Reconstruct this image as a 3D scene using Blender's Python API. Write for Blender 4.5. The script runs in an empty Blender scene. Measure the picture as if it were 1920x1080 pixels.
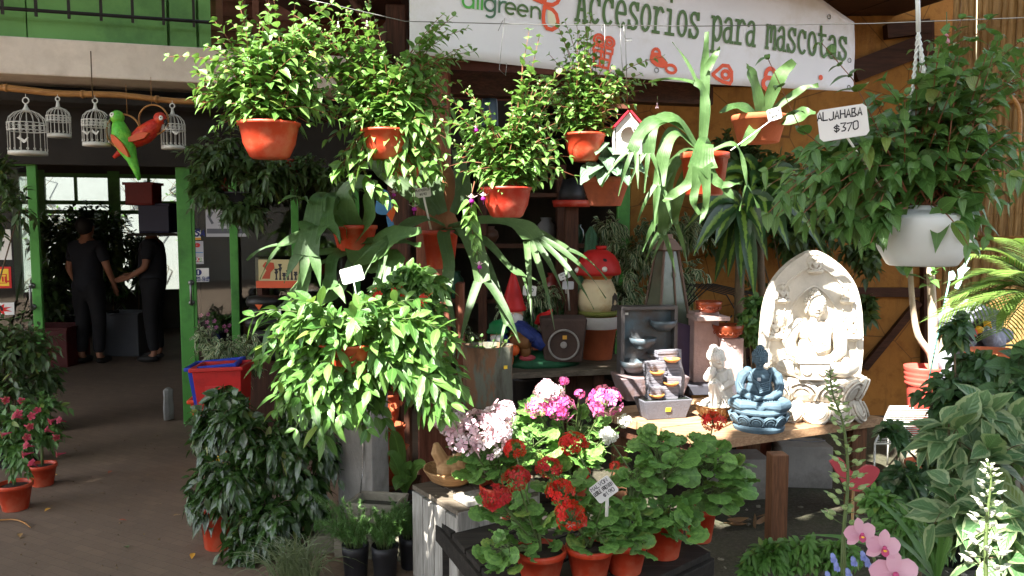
import bpy, math, random
import numpy as np
from mathutils import Vector, Matrix
from mathutils.geometry import tessellate_polygon
R = math.radians
scene = bpy.context.scene
COL = scene.collection
rng = random.Random(11)
nrg = np.random.default_rng(5)

# ---------------------------------------------------------------- camera, sky, sun, exposure
PITCH = R(4.5); FPX = 1507.0; EYE = 1.6
cam = bpy.data.cameras.new('camera'); cam.sensor_width = 36; cam.lens = FPX / 1920 * 36
cam.clip_start = .05; cam.clip_end = 500
camo = bpy.data.objects.new('camera', cam); COL.objects.link(camo)
camo.location = (0, 0, EYE); camo.rotation_euler = (math.pi / 2 - PITCH, 0, 0)
scene.camera = camo
SUN = Vector((-.47, -.62, 1.0)).normalized()          # towards the sun
SUN_EL = math.asin(SUN.z); SUN_AZ = math.atan2(SUN.x, SUN.y)
wd = bpy.data.worlds.new('World'); scene.world = wd; wd.use_nodes = True
nt = wd.node_tree; bgn = nt.nodes['Background']
sky = nt.nodes.new('ShaderNodeTexSky'); sky.sky_type = 'NISHITA'; sky.sun_disc = False
sky.sun_elevation = SUN_EL; sky.sun_rotation = SUN_AZ; sky.air_density = 1.0; sky.dust_density = 2.0; sky.ozone_density = .6
hs = nt.nodes.new('ShaderNodeHueSaturation'); hs.inputs['Saturation'].default_value = .5; nt.links.new(sky.outputs[0], hs.inputs['Color']); nt.links.new(hs.outputs[0], bgn.inputs[0]); bgn.inputs[1].default_value = .125
sl = bpy.data.lights.new('sun', 'SUN'); sl.energy = 5.0; sl.angle = R(.5); sl.color = (1, .96, .88)
so = bpy.data.objects.new('sun', sl); COL.objects.link(so); so.rotation_euler = SUN.to_track_quat('Z', 'Y').to_euler()
scene.view_settings.view_transform = 'Standard'; scene.view_settings.look = 'None'
scene.view_settings.exposure = 2.55; scene.view_settings.gamma = 1.0
try:
    scene.cycles.max_bounces = 8; scene.cycles.transparent_max_bounces = 12
    scene.cycles.use_denoising = True; scene.cycles.caustics_reflective = False; scene.cycles.caustics_refractive = False
except Exception: pass

def W(px, py, Y):
    "point at depth Y whose bearing from the eye is the photo's (px,py)"
    x = (px - 960) / FPX; u = (540 - py) / FPX
    c, s = math.cos(PITCH), math.sin(PITCH)
    d = Vector((x, c + u * s, -s + u * c))
    k = Y / d.y
    return Vector((d.x * k, Y, EYE + d.z * k))
def WZ(px, py, z):
    "point at height z"
    x = (px - 960) / FPX; u = (540 - py) / FPX
    c, s = math.cos(PITCH), math.sin(PITCH)
    d = Vector((x, c + u * s, -s + u * c)); k = (z - EYE) / d.z
    return Vector((d.x * k, d.y * k, z))
def PX(Y): return Y / FPX
def lin(c):
    c = c / 255
    return c / 12.92 if c <= .04045 else ((c + .055) / 1.055) ** 2.4
def C(r, g, b): return (lin(r), lin(g), lin(b))
def V(*a): return Vector(a)

# ---------------------------------------------------------------- materials
MATS = {}
def nodes(name):
    m = bpy.data.materials.new(name); m.use_nodes = True
    t = m.node_tree; return m, t, t.nodes['Principled BSDF'], t.nodes, t.links
def mixc(N, L, fac, a, b, mode='MIX'):
    n = N.new('ShaderNodeMix'); n.data_type = 'RGBA'; n.blend_type = mode
    for sock, v in ((n.inputs['Factor'], fac), (n.inputs['A'] if False else n.inputs[6], a), (n.inputs[7], b)):
        if hasattr(v, 'links') or hasattr(v, 'is_linked'): L.new(v, sock)
        elif isinstance(v, (int, float)): sock.default_value = v
        else: sock.default_value = (*v[:3], 1)
    return n.outputs[2]
def ramp(N, L, src, stops):
    n = N.new('ShaderNodeValToRGB'); e = n.color_ramp.elements
    while len(e) < len(stops): e.new(.5)
    for el, (p, c) in zip(e, stops):
        el.position = p; el.color = (c, c, c, 1) if isinstance(c, (int, float)) else (*c, 1)
    L.new(src, n.inputs[0]); return n.outputs[0]
def noise(N, L, scale, detail=4, rough=.6, sc=None, coord='Object', rot=None):
    tc = N.new('ShaderNodeTexCoord'); mp = N.new('ShaderNodeMapping'); L.new(tc.outputs[coord], mp.inputs[0])
    if sc: mp.inputs['Scale'].default_value = sc
    if rot: mp.inputs['Rotation'].default_value = rot
    n = N.new('ShaderNodeTexNoise'); n.inputs['Scale'].default_value = scale; n.inputs['Detail'].default_value = detail
    n.inputs['Roughness'].default_value = rough; L.new(mp.outputs[0], n.inputs['Vector']); return n.outputs['Fac']
def bump(N, L, bs, h, strength, dist=.01):
    b = N.new('ShaderNodeBump'); b.inputs['Strength'].default_value = strength; b.inputs['Distance'].default_value = dist
    L.new(h, b.inputs['Height']); L.new(b.outputs[0], bs.inputs['Normal']); return b
def M(name, col, rough=.6, var=.25, scale=6, bmp=.15, bscale=60, metal=0, spec=.4, col2=None, amt=.5, sc=None, trans=0, emit=None, dirt=None, dscale=3):
    if name in MATS: return MATS[name]
    m, t, bs, N, L = nodes(name)
    f = noise(N, L, scale, 5, .65, sc)
    a = tuple(c * (1 - var) for c in col); b = tuple(min(1, c * (1 + var)) for c in (col2 or col))
    fr = ramp(N, L, f, [(.5 - amt * .45, 0), (.5 + amt * .45, 1)])
    c = mixc(N, L, fr, a, b)
    if dirt:
        f2 = ramp(N, L, noise(N, L, dscale, 6, .7), [(.48, 0), (.72, 1)])
        c = mixc(N, L, f2, c, dirt)
    L.new(c, bs.inputs['Base Color'])
    bs.inputs['Roughness'].default_value = rough; bs.inputs['Metallic'].default_value = metal
    bs.inputs['Specular IOR Level'].default_value = spec
    if bmp: bump(N, L, bs, noise(N, L, bscale, 4, .6, sc), bmp, .008)
    if trans: bs.inputs['Transmission Weight'].default_value = trans
    if emit: bs.inputs['Emission Color'].default_value = (*emit[0], 1); bs.inputs['Emission Strength'].default_value = emit[1]
    MATS[name] = m; return m
def WOOD(name, c1, c2, axis='z', rough=.7, bmp=.4, scale=5, k=9):
    sc = {'x': (1 / k * 2, 3, 3), 'y': (3, 1 / k * 2, 3), 'z': (3, 3, 1 / k * 2)}[axis]
    if name in MATS: return MATS[name]
    m, t, bs, N, L = nodes(name)
    f = noise(N, L, scale * 2.2, 6, .7, sc); g = noise(N, L, scale * .6, 3, .5)
    h = noise(N, L, scale * 9, 3, .6, sc)
    c = mixc(N, L, ramp(N, L, f, [(.32, 0), (.66, 1)]), c1, c2)
    c = mixc(N, L, ramp(N, L, h, [(.3, .55), (.6, 0)]), c, tuple(x * .45 for x in c1))
    c = mixc(N, L, ramp(N, L, g, [(.35, .35), (.65, 0)]), c, tuple(x * .6 for x in c1))
    L.new(c, bs.inputs['Base Color']); bs.inputs['Roughness'].default_value = rough; bs.inputs['Specular IOR Level'].default_value = .25
    bump(N, L, bs, h, bmp, .004); MATS[name] = m; return m
def LEAF(name, c1, c2, rough=.38, trans=.3, margin=None, mth=.6, stripe=None, sth=.35, vein=.35, spec=.5, side=True, zone=None, old=True):
    if name in MATS: return MATS[name]
    m, t, bs, N, L = nodes(name)
    geo = N.new('ShaderNodeNewGeometry'); c = mixc(N, L, geo.outputs['Random Per Island'], c1, c2)
    if vein and old: c = mixc(N, L, ramp(N, L, geo.outputs['Random Per Island'], [(.965, 0), (.985, .6)]), c, (.24, .27, .05))
    uv = N.new('ShaderNodeUVMap'); sx = N.new('ShaderNodeSeparateXYZ'); L.new(uv.outputs[0], sx.inputs[0])
    ab = N.new('ShaderNodeMath'); ab.operation = 'ABSOLUTE'; L.new(sx.outputs[1], ab.inputs[0])
    nz = noise(N, L, 45, 3, .6)
    if margin or stripe:
        ad = N.new('ShaderNodeMath'); ad.operation = 'MULTIPLY_ADD'; L.new(nz, ad.inputs[0]); ad.inputs[1].default_value = .7; L.new(ab.outputs[0], ad.inputs[2])
        if margin: c = mixc(N, L, ramp(N, L, ad.outputs[0], [(mth + .30, 0), (mth + .38, 1)]), c, margin)
        if stripe: c = mixc(N, L, ramp(N, L, ad.outputs[0], [(sth + .28, 1), (sth + .42, 0)]), c, stripe)
    if zone:
        vm = N.new('ShaderNodeVectorMath'); vm.operation = 'MULTIPLY_ADD'; L.new(uv.outputs[0], vm.inputs[0]); vm.inputs[1].default_value = (2, 1, 0); vm.inputs[2].default_value = (-1, 0, 0)
        ln_ = N.new('ShaderNodeVectorMath'); ln_.operation = 'LENGTH'; L.new(vm.outputs[0], ln_.inputs[0])
        ad2 = N.new('ShaderNodeMath'); ad2.operation = 'MULTIPLY_ADD'; L.new(nz, ad2.inputs[0]); ad2.inputs[1].default_value = .25; L.new(ln_.outputs['Value'], ad2.inputs[2])
        c = mixc(N, L, ramp(N, L, ad2.outputs[0], [(.50, 0), (.62, .75), (.74, .75), (.84, 0)]), c, zone)
        c = mixc(N, L, ramp(N, L, ad2.outputs[0], [(1.0, 0), (1.0, .0)]) if False else ramp(N, L, ln_.outputs['Value'], [(.9, 0), (1.0, .5)]), c, tuple(x * 1.5 for x in c2))
    if vein:
        # midrib and side veins
        vr = ramp(N, L, ab.outputs[0], [(.02, vein), (.10, 0)])
        c = mixc(N, L, vr, c, tuple(min(1, x * 2.2 + .02) for x in c2))
        q = N.new('ShaderNodeMath'); q.operation = 'MULTIPLY_ADD'; L.new(ab.outputs[0], q.inputs[0]); q.inputs[1].default_value = -.35; L.new(sx.outputs[0], q.inputs[2])
        q2 = N.new('ShaderNodeMath'); q2.operation = 'MULTIPLY'; L.new(q.outputs[0], q2.inputs[0]); q2.inputs[1].default_value = 48
        q3 = N.new('ShaderNodeMath'); q3.operation = 'SINE'; L.new(q2.outputs[0], q3.inputs[0])
        if not side:
            q4 = N.new('ShaderNodeMath'); q4.operation = 'MULTIPLY'; L.new(ab.outputs[0], q4.inputs[0]); q4.inputs[1].default_value = 26; L.new(q4.outputs[0], q3.inputs[0])
            c = mixc(N, L, ramp(N, L, noise(N, L, 30, 5, .7), [(.5, 0), (.75, .6)]), c, tuple(min(1, x * 1.6 + .02) for x in c2))
        bump(N, L, bs, q3.outputs[0], .25 if side else .1, .003)
    c = mixc(N, L, ramp(N, L, noise(N, L, 9, 3, .6), [(.35, .3), (.6, 0)]), c, tuple(x * .65 for x in c1))
    L.new(c, bs.inputs['Base Color']); bs.inputs['Roughness'].default_value = rough; bs.inputs['Specular IOR Level'].default_value = spec
    tr = N.new('ShaderNodeBsdfTranslucent'); L.new(mixc(N, L, .5, c, (.25, .45, .06)), tr.inputs[0])
    mx = N.new('ShaderNodeMixShader'); mx.inputs[0].default_value = trans
    L.new(bs.outputs[0], mx.inputs[1]); L.new(tr.outputs[0], mx.inputs[2]); L.new(mx.outputs[0], N['Material Output'].inputs[0])
    MATS[name] = m; return m
def GLASS(name, tint=(.8, .85, .82), alpha=.02, rough=.03):
    if name in MATS: return MATS[name]
    m, t, bs, N, L = nodes(name)
    gl = N.new('ShaderNodeBsdfGlossy'); gl.inputs[1].default_value = rough
    tp = N.new('ShaderNodeBsdfTransparent'); tp.inputs[0].default_value = (*tint, 1)
    fr = N.new('ShaderNodeFresnel'); fr.inputs[0].default_value = 1.5
    ad = N.new('ShaderNodeMath'); ad.operation = 'ADD'; ad.inputs[1].default_value = alpha; L.new(fr.outputs[0], ad.inputs[0])
    mx = N.new('ShaderNodeMixShader'); L.new(ad.outputs[0], mx.inputs[0]); L.new(tp.outputs[0], mx.inputs[1]); L.new(gl.outputs[0], mx.inputs[2])
    L.new(mx.outputs[0], N['Material Output'].inputs[0]); MATS[name] = m; return m

# ---------------------------------------------------------------- mesh collector
def nrm(a): return a / np.maximum(np.linalg.norm(a, axis=-1, keepdims=True), 1e-9)
class MB:
    def __init__(s): s.v = []; s.f = []; s.mi = []; s.sm = []; s.uv = []; s.n = 0; s.k = 0
    def add(s, vs, fs, uv=None, smooth=True):
        vs = np.asarray(vs, float).reshape(-1, 3)
        if isinstance(fs, np.ndarray): fs = [fs]
        else:
            q = [f for f in fs if len(f) == 4]; t = [f for f in fs if len(f) == 3]
            fs = [np.array(x) for x in (q, t) if x]
        for f in fs:
            s.f.append(f + s.n); s.mi.append(np.full(len(f), s.k)); s.sm.append(np.full(len(f), smooth))
        s.v.append(vs); s.uv.append(np.zeros((len(vs), 2)) if uv is None else np.asarray(uv, float).reshape(-1, 2)); s.n += len(vs)
        return s
    def box(s, c, d, rot=None):
        x, y, z = (q / 2 for q in d)
        vs = np.array([(a * x, b * y, e * z) for a in (-1, 1) for b in (-1, 1) for e in (-1, 1)])
        if rot is not None:
            m = rot if isinstance(rot, Matrix) else Matrix.Rotation(rot, 3, 'Z'); vs = vs @ np.array(m.to_3x3()).T
        return s.add(vs + np.array(c), [(0, 1, 3, 2), (4, 6, 7, 5), (0, 4, 5, 1), (2, 3, 7, 6), (0, 2, 6, 4), (1, 5, 7, 3)], smooth=False)
    def taper(s, c, b, t, h, rot=0):
        "box with bottom size b, top size t, standing on c"
        vs = [(sx * w[0] / 2, sy * w[1] / 2, z) for z, w in ((0, b), (h, t)) for sx, sy in ((-1, -1), (1, -1), (1, 1), (-1, 1))]
        vs = np.array(vs) @ np.array(Matrix.Rotation(rot, 3, 'Z')).T + np.array(c)
        return s.add(vs, [(3, 2, 1, 0), (4, 5, 6, 7)] + [(i, (i + 1) % 4, 4 + (i + 1) % 4, 4 + i) for i in range(4)], smooth=False)
    def lathe(s, prof, n=24, c=(0, 0, 0), rot=None, sx=1, sy=1, wob=0, sq=0, smooth=True, arc=None):
        a = np.linspace(0, 2 * math.pi, n, endpoint=False)
        pr = np.array(prof, float)
        ca, sa = np.cos(a), np.sin(a)
        if sq: k = (np.abs(ca) ** sq + np.abs(sa) ** sq) ** (-1 / sq); ca, sa = ca * k, sa * k
        w = 1 + (wob * np.sin(a * 3 + 1) + wob * .6 * np.sin(a * 7 + 2) if wob else 0)
        vs = np.stack([pr[:, 0:1] * ca * sx * w, pr[:, 0:1] * sa * sy * w, np.repeat(pr[:, 1:2], n, 1)], -1).reshape(-1, 3)
        if rot is not None: vs = vs @ np.array(rot.to_3x3()).T
        k = len(pr); f = []
        for i in range(k - 1):
            for j in range(n):
                f.append((i * n + j, i * n + (j + 1) % n, (i + 1) * n + (j + 1) % n, (i + 1) * n + j))
        s.add(vs + np.array(c), np.array(f), smooth=smooth); return s
    def ell(s, c, r, rot=None, n=14, m=9, lo=-90, hi=90):
        r = (r, r, r) if isinstance(r, (int, float)) else r
        prof = [(max(1e-5, math.cos(R(t))), math.sin(R(t)) ) for t in np.linspace(lo, hi, m)]
        b = MB(); b.lathe(prof, n); vs = b.v[0] * np.array(r)
        if rot is not None: vs = vs @ np.array(rot.to_3x3()).T
        return s.add(vs + np.array(c), b.f[0])
    def tube(s, pts, r, n=6, cap=True, flat=1.0):
        P = np.array([tuple(p) for p in pts], float); k = len(P)
        r = np.full(k, r) if np.isscalar(r) else np.interp(np.linspace(0, 1, k), np.linspace(0, 1, len(r)), r)
        T = nrm(np.gradient(P, axis=0)); up = np.array((0, 0, 1.)) if abs(T[0][2]) < .9 else np.array((1., 0, 0))
        A = np.cross(T[0], up); A /= np.linalg.norm(A); fr = []
        for t in T:
            A = A - t * np.dot(A, t); A /= max(1e-9, np.linalg.norm(A)); fr.append((A, np.cross(t, A)))
        a = np.linspace(0, 2 * math.pi, n, endpoint=False)
        vs = np.concatenate([P[i] + r[i] * (np.cos(a)[:, None] * fr[i][0] + flat * np.sin(a)[:, None] * fr[i][1]) for i in range(k)])
        f = [(i * n + j, i * n + (j + 1) % n, (i + 1) * n + (j + 1) % n, (i + 1) * n + j) for i in range(k - 1) for j in range(n)]
        if cap:
            for base, rev in ((0, 1), ((k - 1) * n, 0)):
                for j in range(1, n - 1):
                    q = (base, base + j, base + j + 1); f.append(q[::-1] if rev else q)
        return s.add(vs, f)
    def ring(s, c, r, t, rot=None, n=28, m=6):
        a = np.linspace(0, 2 * math.pi, n + 1)
        p = np.stack([np.cos(a) * r, np.sin(a) * r, a * 0], -1)
        if rot is not None: p = p @ np.array(rot.to_3x3()).T
        return s.tube(p + np.array(c), t, m, cap=False)
    def prism(s, pts, th, o=(0, 0, 0), ux=(1, 0, 0), uy=(0, 0, 1), bend=None):
        "2D outline extruded by th on both... along ux x uy"
        ux, uy, o = (np.array(tuple(q), float) for q in (ux, uy, o)); nz = np.cross(ux, uy)
        p = np.array(pts, float); n = len(p)
        if np.sum(p[:, 0] * np.roll(p[:, 1], -1) - np.roll(p[:, 0], -1) * p[:, 1]) < 0: p = p[::-1]
        base = o + p[:, :1] * ux + p[:, 1:2] * uy
        tri = tessellate_polygon([[Vector((a, b, 0)) for a, b in p]])
        vs = np.concatenate([base + nz * th / 2, base - nz * th / 2])
        f = []
        for t in tri:
            t = list(t); q = [p[i] for i in t]
            if (q[1][0] - q[0][0]) * (q[2][1] - q[0][1]) - (q[2][0] - q[0][0]) * (q[1][1] - q[0][1]) < 0: t = t[::-1]
            f.append(tuple(t)); f.append(tuple(i + n for i in t[::-1]))
        f += [(i, i + n, (i + 1) % n + n, (i + 1) % n) for i in range(n)]
        return s.add(vs, f, smooth=False)
    def strokes(s, lines, o, ux, uy, size, hw, lift=.002, th=.002):
        "flat pen strokes (2D polylines) laid on the plane o,ux,uy"
        ux, uy, o = (np.array(tuple(q), float) for q in (ux, uy, o)); nz = np.cross(ux, uy); nz /= np.linalg.norm(nz)
        li = 0
        for ln in lines:
            p = np.array(ln, float) * size; k = len(p)
            if k < 2: continue
            t = nrm(np.gradient(p, axis=0)); e = nrm(np.diff(p, axis=0)); nn = np.stack([-t[:, 1], t[:, 0]], -1)
            sc = np.ones(k)
            for i in range(1, k - 1):
                tt = e[i - 1] + e[i]; L_ = np.linalg.norm(tt)
                if L_ > .3: tt /= L_; nn[i] = (-tt[1], tt[0]); sc[i] = min(1.6, 1 / max(.5, abs(np.dot(nn[i], (-e[i][1], e[i][0])))))
            p = p.copy(); p[0] -= e[0] * hw * .5; p[-1] += e[-1] * hw * .5
            q = np.concatenate([p + nn * hw * sc[:, None], p - nn * hw * sc[:, None]])
            vs = o + q[:, :1] * ux + q[:, 1:2] * uy + nz * (lift + li * .00004); li += 1
            s.add(vs, np.array([(i, i + k, i + 1 + k, i + 1) for i in range(k - 1)]), smooth=False)
        return s
    def inst(s, T, P, D, Nn, L, Wd=None, droop=0.0):
        tv, tf, tuv = T
        P = np.asarray(P, float).reshape(-1, 3); n = len(P)
        if n == 0: return s
        D = nrm(np.asarray(D, float).reshape(-1, 3)); Nn = np.asarray(Nn, float).reshape(-1, 3) + 1e-4
        S = nrm(np.cross(Nn, D)); Nn = np.cross(D, S)
        L = np.broadcast_to(np.asarray(L, float), (n,)); Wd = L if Wd is None else np.broadcast_to(np.asarray(Wd, float), (n,))
        dr = np.broadcast_to(np.asarray(droop, float), (n,))
        x, y, z = tv[:, 0], tv[:, 1], tv[:, 2]
        vs = P[:, None] + D[:, None] * (L[:, None] * x)[..., None] + S[:, None] * (Wd[:, None] * y)[..., None] + Nn[:, None] * (Wd[:, None] * z)[..., None]
        vs[..., 2] -= dr[:, None] * x ** 2 * L[:, None]
        for f in tf:
            ff = (f[None] + (np.arange(n) * len(tv))[:, None, None]).reshape(-1, f.shape[1])
            s.f.append(ff + s.n); s.mi.append(np.full(len(ff), s.k)); s.sm.append(np.full(len(ff), True))
        s.v.append(vs.reshape(-1, 3)); s.uv.append(np.tile(tuv, (n, 1))); s.n += n * len(tv); return s
    def build(s, name, mats, parent=None, off=None, bevel=0, mods=None):
        me = bpy.data.meshes.new(name)
        Vv = np.concatenate(s.v)
        if off is None and parent is not None and parent.get('world'): off = parent.location
        if off is not None: Vv = Vv - np.array(tuple(off))
        me.vertices.add(len(Vv)); me.vertices.foreach_set('co', Vv.ravel())
        lp = np.concatenate([f.ravel() for f in s.f]); cnt = np.concatenate([np.full(len(f), f.shape[1]) for f in s.f])
        me.loops.add(len(lp)); me.loops.foreach_set('vertex_index', lp.astype(np.int32))
        me.polygons.add(len(cnt)); me.polygons.foreach_set('loop_start', np.concatenate([[0], np.cumsum(cnt)[:-1]]).astype(np.int32))
        me.polygons.foreach_set('material_index', np.concatenate(s.mi).astype(np.int32))
        me.polygons.foreach_set('use_smooth', np.concatenate(s.sm).astype(bool))
        uvl = me.uv_layers.new(name='UVMap'); uvl.data.foreach_set('uv', np.concatenate(s.uv)[lp].ravel())
        me.update(calc_edges=True); me.validate()
        for m in (mats if isinstance(mats, (list, tuple)) else [mats]): me.materials.append(m)
        o = bpy.data.objects.new(name, me); COL.objects.link(o)
        if parent is not None: o.parent = parent
        if bevel:
            b = o.modifiers.new('bevel', 'BEVEL'); b.width = bevel; b.segments = 2; b.limit_method = 'ANGLE'
        return o

def tag(o, label, cat, group=None):
    o['label'] = label; o['category'] = cat
    if group: o['group'] = group
    return o
def thing(name, label, cat, loc=(0, 0, 0), rz=0, group=None, world=False):
    "Empty at the base; world=True: its parts are modelled in world coordinates"
    o = bpy.data.objects.new(name, None); COL.objects.link(o); o.empty_display_size = .05
    o.location = loc; o.rotation_euler = (0, 0, rz); tag(o, label, cat, group)
    if world: o['world'] = True
    return o
def struct(o): o['kind'] = 'structure'; return o
def dup(root, loc, rz=None, label=None):
    def cp(o, par):
        c = o.copy(); COL.objects.link(c)
        if par is not None: c.parent = par; c.matrix_parent_inverse = o.matrix_parent_inverse.copy()
        for ch in list(o.children): cp(ch, c)
        return c
    r = cp(root, None); r.location = loc
    if rz is not None: r.rotation_euler = (0, 0, rz)
    if label: r['label'] = label
    return r

# ---------------------------------------------------------------- leaf templates  (x along, y across, z up)
def T_strip(xs, ws, fold=.25, tip=0):
    v = []; uv = []
    for x, w in zip(xs, ws):
        for sg in (-1, 0, 1): v.append((x, sg * w / 2, fold * abs(sg) * w / 2)); uv.append((x, sg))
    n = len(xs); f = []
    for i in range(n - 1):
        a = i * 3; f += [(a, a + 3, a + 4, a + 1), (a + 1, a + 4, a + 5, a + 2)]
    return np.array(v), [np.array(f)], np.array(uv, float)
OVATE = T_strip([0, .06, .2, .4, .62, .82, .93, 1], [.02, .3, .82, 1, .82, .42, .15, .0], .3)
HEART = T_strip([-.06, .06, .22, .42, .62, .82, .93, 1], [.45, .86, 1, .95, .72, .34, .12, .0], .25)
LANC = T_strip([0, .1, .3, .5, .72, .9, 1], [.05, .38, .85, 1, .75, .3, 0], .22)
FICUS = T_strip([0, .1, .3, .5, .7, .85, .93, 1], [.05, .5, .95, 1, .7, .3, .1, 0], .28)
STRAP = T_strip([0, .15, .35, .55, .75, .9, 1], [.35, .62, .9, 1, .85, .5, 0], .3)
NEEDLE = (np.array([(0, -.5, 0), (0, .5, 0), (.6, .4, .1), (.6, -.4, .1), (1, 0, 0)]), [np.array([(0, 1, 2, 3)]), np.array([(3, 2, 4)])], np.zeros((5, 2)))
BLADE = T_strip([0, .35, .7, 1], [.8, 1, .7, .0], .4)
def T_disc(n, scal, cup, notch=0):
    v = [(0, 0, 0)]; uv = [(0, 0)]
    for ring, rr in ((1, .55), (2, 1.0)):
        for i in range(n):
            a = 2 * math.pi * i / n + math.pi
            q = rr * (1 + (scal * math.cos(a * 9) if ring == 2 else 0)) * .5
            if notch and abs(a - math.pi) < .25: q *= (1 - notch * (.6 if ring == 1 else 1))
            v.append((q * math.cos(a), q * math.sin(a), cup * rr * rr + (.05 * math.cos(a * 9) if ring == 2 else 0))); uv.append((.5 + .5 * rr * math.cos(a), rr * math.sin(a)))
    t = [(0, 1 + i, 1 + (i + 1) % n) for i in range(n)]
    q = [(1 + i, 1 + n + i, 1 + n + (i + 1) % n, 1 + (i + 1) % n) for i in range(n)]
    return np.array(v), [np.array(t), np.array(q)], np.array(uv)
ROUND = T_disc(27, .06, -.1, .55)
ROUND[0][:, 0] += .5
def T_floret(np_=5, cup=.25):
    v = [(0, 0, 0)]; f = []
    for k in range(np_):
        a = 2 * math.pi * k / np_; b = len(v)
        for r_, da, z in ((.3, -.35, .1), (.8, -.5, cup), (1, 0, cup * .9), (.8, .5, cup), (.3, .35, .1)):
            v.append((.5 * r_ * math.cos(a + da), .5 * r_ * math.sin(a + da), z * .5))
        f += [(0, b, b + 4), (b, b + 1, b + 2), (b, b + 2, b + 4), (b + 4, b + 2, b + 3)]
    return np.array(v), [np.array(f)], np.zeros((len(v), 2))
FLORET = T_floret()
BALL = (lambda b: (b.v[0], b.f, np.zeros((len(b.v[0]), 2))))(MB().ell((0, 0, 0), .5, n=7, m=5))

# ---------------------------------------------------------------- plants
def rnd(a, b): return rng.uniform(a, b)
def bez(a, b, c, n):
    t = np.linspace(0, 1, n)[:, None]; a, b, c = (np.array(tuple(q)) for q in (a, b, c))
    return a * (1 - t) ** 2 + 2 * b * t * (1 - t) + c * t * t
def rdir(): return nrm(nrg.normal(size=3))
def grow(S, Lf, T, pts, nodes, L, Wd, droop=.25, start=.2, r=.003, pair=True, out=.8, up=.5, tipl=.55, sd=.25, stem=True, per=2):
    "leaves along one stem"
    pts = np.asarray(pts); k = len(pts)
    if stem: S.tube(pts, [r, r * .45], 5)
    tt = np.linspace(start, 1, nodes); idx = tt * (k - 1)
    P = np.stack([np.interp(idx, np.arange(k), pts[:, j]) for j in range(3)], -1)
    G = nrm(np.stack([np.interp(idx, np.arange(k), np.gradient(pts, axis=0)[:, j]) for j in range(3)], -1))
    a0 = rnd(0, 6.28); aP = []; aD = []; aN = []; aL = []
    for i in range(nodes):
        t = G[i]; A = np.cross(t, (0.3, .2, 1) if abs(t[2]) < .9 else (1, .2, 0)); A /= np.linalg.norm(A); B = np.cross(t, A)
        frac = (tt[i] - start) / max(1e-6, 1 - start); sz = (1 - (1 - tipl) * frac ** 2)
        for j in range(per if pair else 1):
            a = a0 + (i * math.pi / 2 + j * 2 * math.pi / per if pair else i * 2.4) + rnd(-.3, .3)
            d = (A * math.cos(a) + B * math.sin(a)) * out + t * (up + .5 * frac) + nrg.normal(size=3) * sd
            aP.append(P[i]); aD.append(d); aN.append(t * .35 + LEAN + nrg.normal(size=3) * .38); aL.append(L * sz * rnd(.75, 1.2))
    aL = np.array(aL); Lf.inst(T, aP, aD, aN, aL, aL * Wd / L, droop * nrg.uniform(.3, 1.6, len(aL)))
    return P[-1], G[-1]
LEAN = np.array((0, 0, .75)) + np.array(tuple(SUN)) * .7
def ellip_tip(c, r, bias=.55):
    d = rdir(); q = rnd(bias, 1.0)
    return np.array((c[0] + d[0] * r[0] * q, c[1] + d[1] * r[1] * q, c[2] + d[2] * r[2] * q))
def bush(S, Lf, T, base, ells, L, Wd, nodes=6, droop=.3, tw=.25, r=.003, arch=.1, pair=True, bias=.45, out=.8, up=.5, sd=.3, tipl=.7, hang=0, per=2):
    "twigs with leaves filling ellipsoids (centre, radii, number)"
    base = np.array(tuple(base))
    for c, rr, n in ells:
        c = np.array(tuple(c)); S.tube(bez(base, base * .5 + c * .5 + (0, 0, arch), c, 7), [r * 2.6, r * 1.2], 6)
        for _ in range(n):
            tip = ellip_tip(c, rr, bias); root = c + (tip - c) * .15
            v = tip - root; ln = np.linalg.norm(v); a = tip - v / max(ln, 1e-6) * min(ln, tw * rnd(.7, 1.2))
            if hang: tip = tip - np.array((0, 0, hang * rnd(.3, 1)))
            mid = (a + tip) / 2 + np.array((0, 0, arch * rnd(.2, 1)))
            grow(S, Lf, T, bez(a, mid, tip, 6), nodes, L, Wd, droop, .1, r * .6, pair, out, up, tipl, sd, per=per)
def pot_profile(rt, rb, h, rim=.012, t=.004):
    return [(1e-4, 0), (rb * .96, 0), (rb, .004), (rt * .985, h - rim * 2.0), (rt, h - rim * 2), (rt + t * 1.3, h - rim * 1.7), (rt + t * 1.5, h - t), (rt + t, h), (rt - t, h), (rt - t * 1.5, h * .9), (rb - t, h * .25), (1e-4, h * .25)]
def add_pot(par, rt, rb, h, mat, off=(0, 0, 0), soil=True, rim=.012, n=28, name='pot', world=None):
    o = np.array(tuple(off)); b = MB().lathe(pot_profile(rt, rb, h, rim), n, o); p = b.build(name, mat, par, off=(0, 0, 0))
    if soil:
        q = MB(); q.lathe([(1e-4, h * .93), (rt * .5, h * .92), (rt - .006, h * .86)], n, o, wob=.0)
        q.build('soil', MATS['soil'], par, off=(0, 0, 0))
    return p
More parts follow.
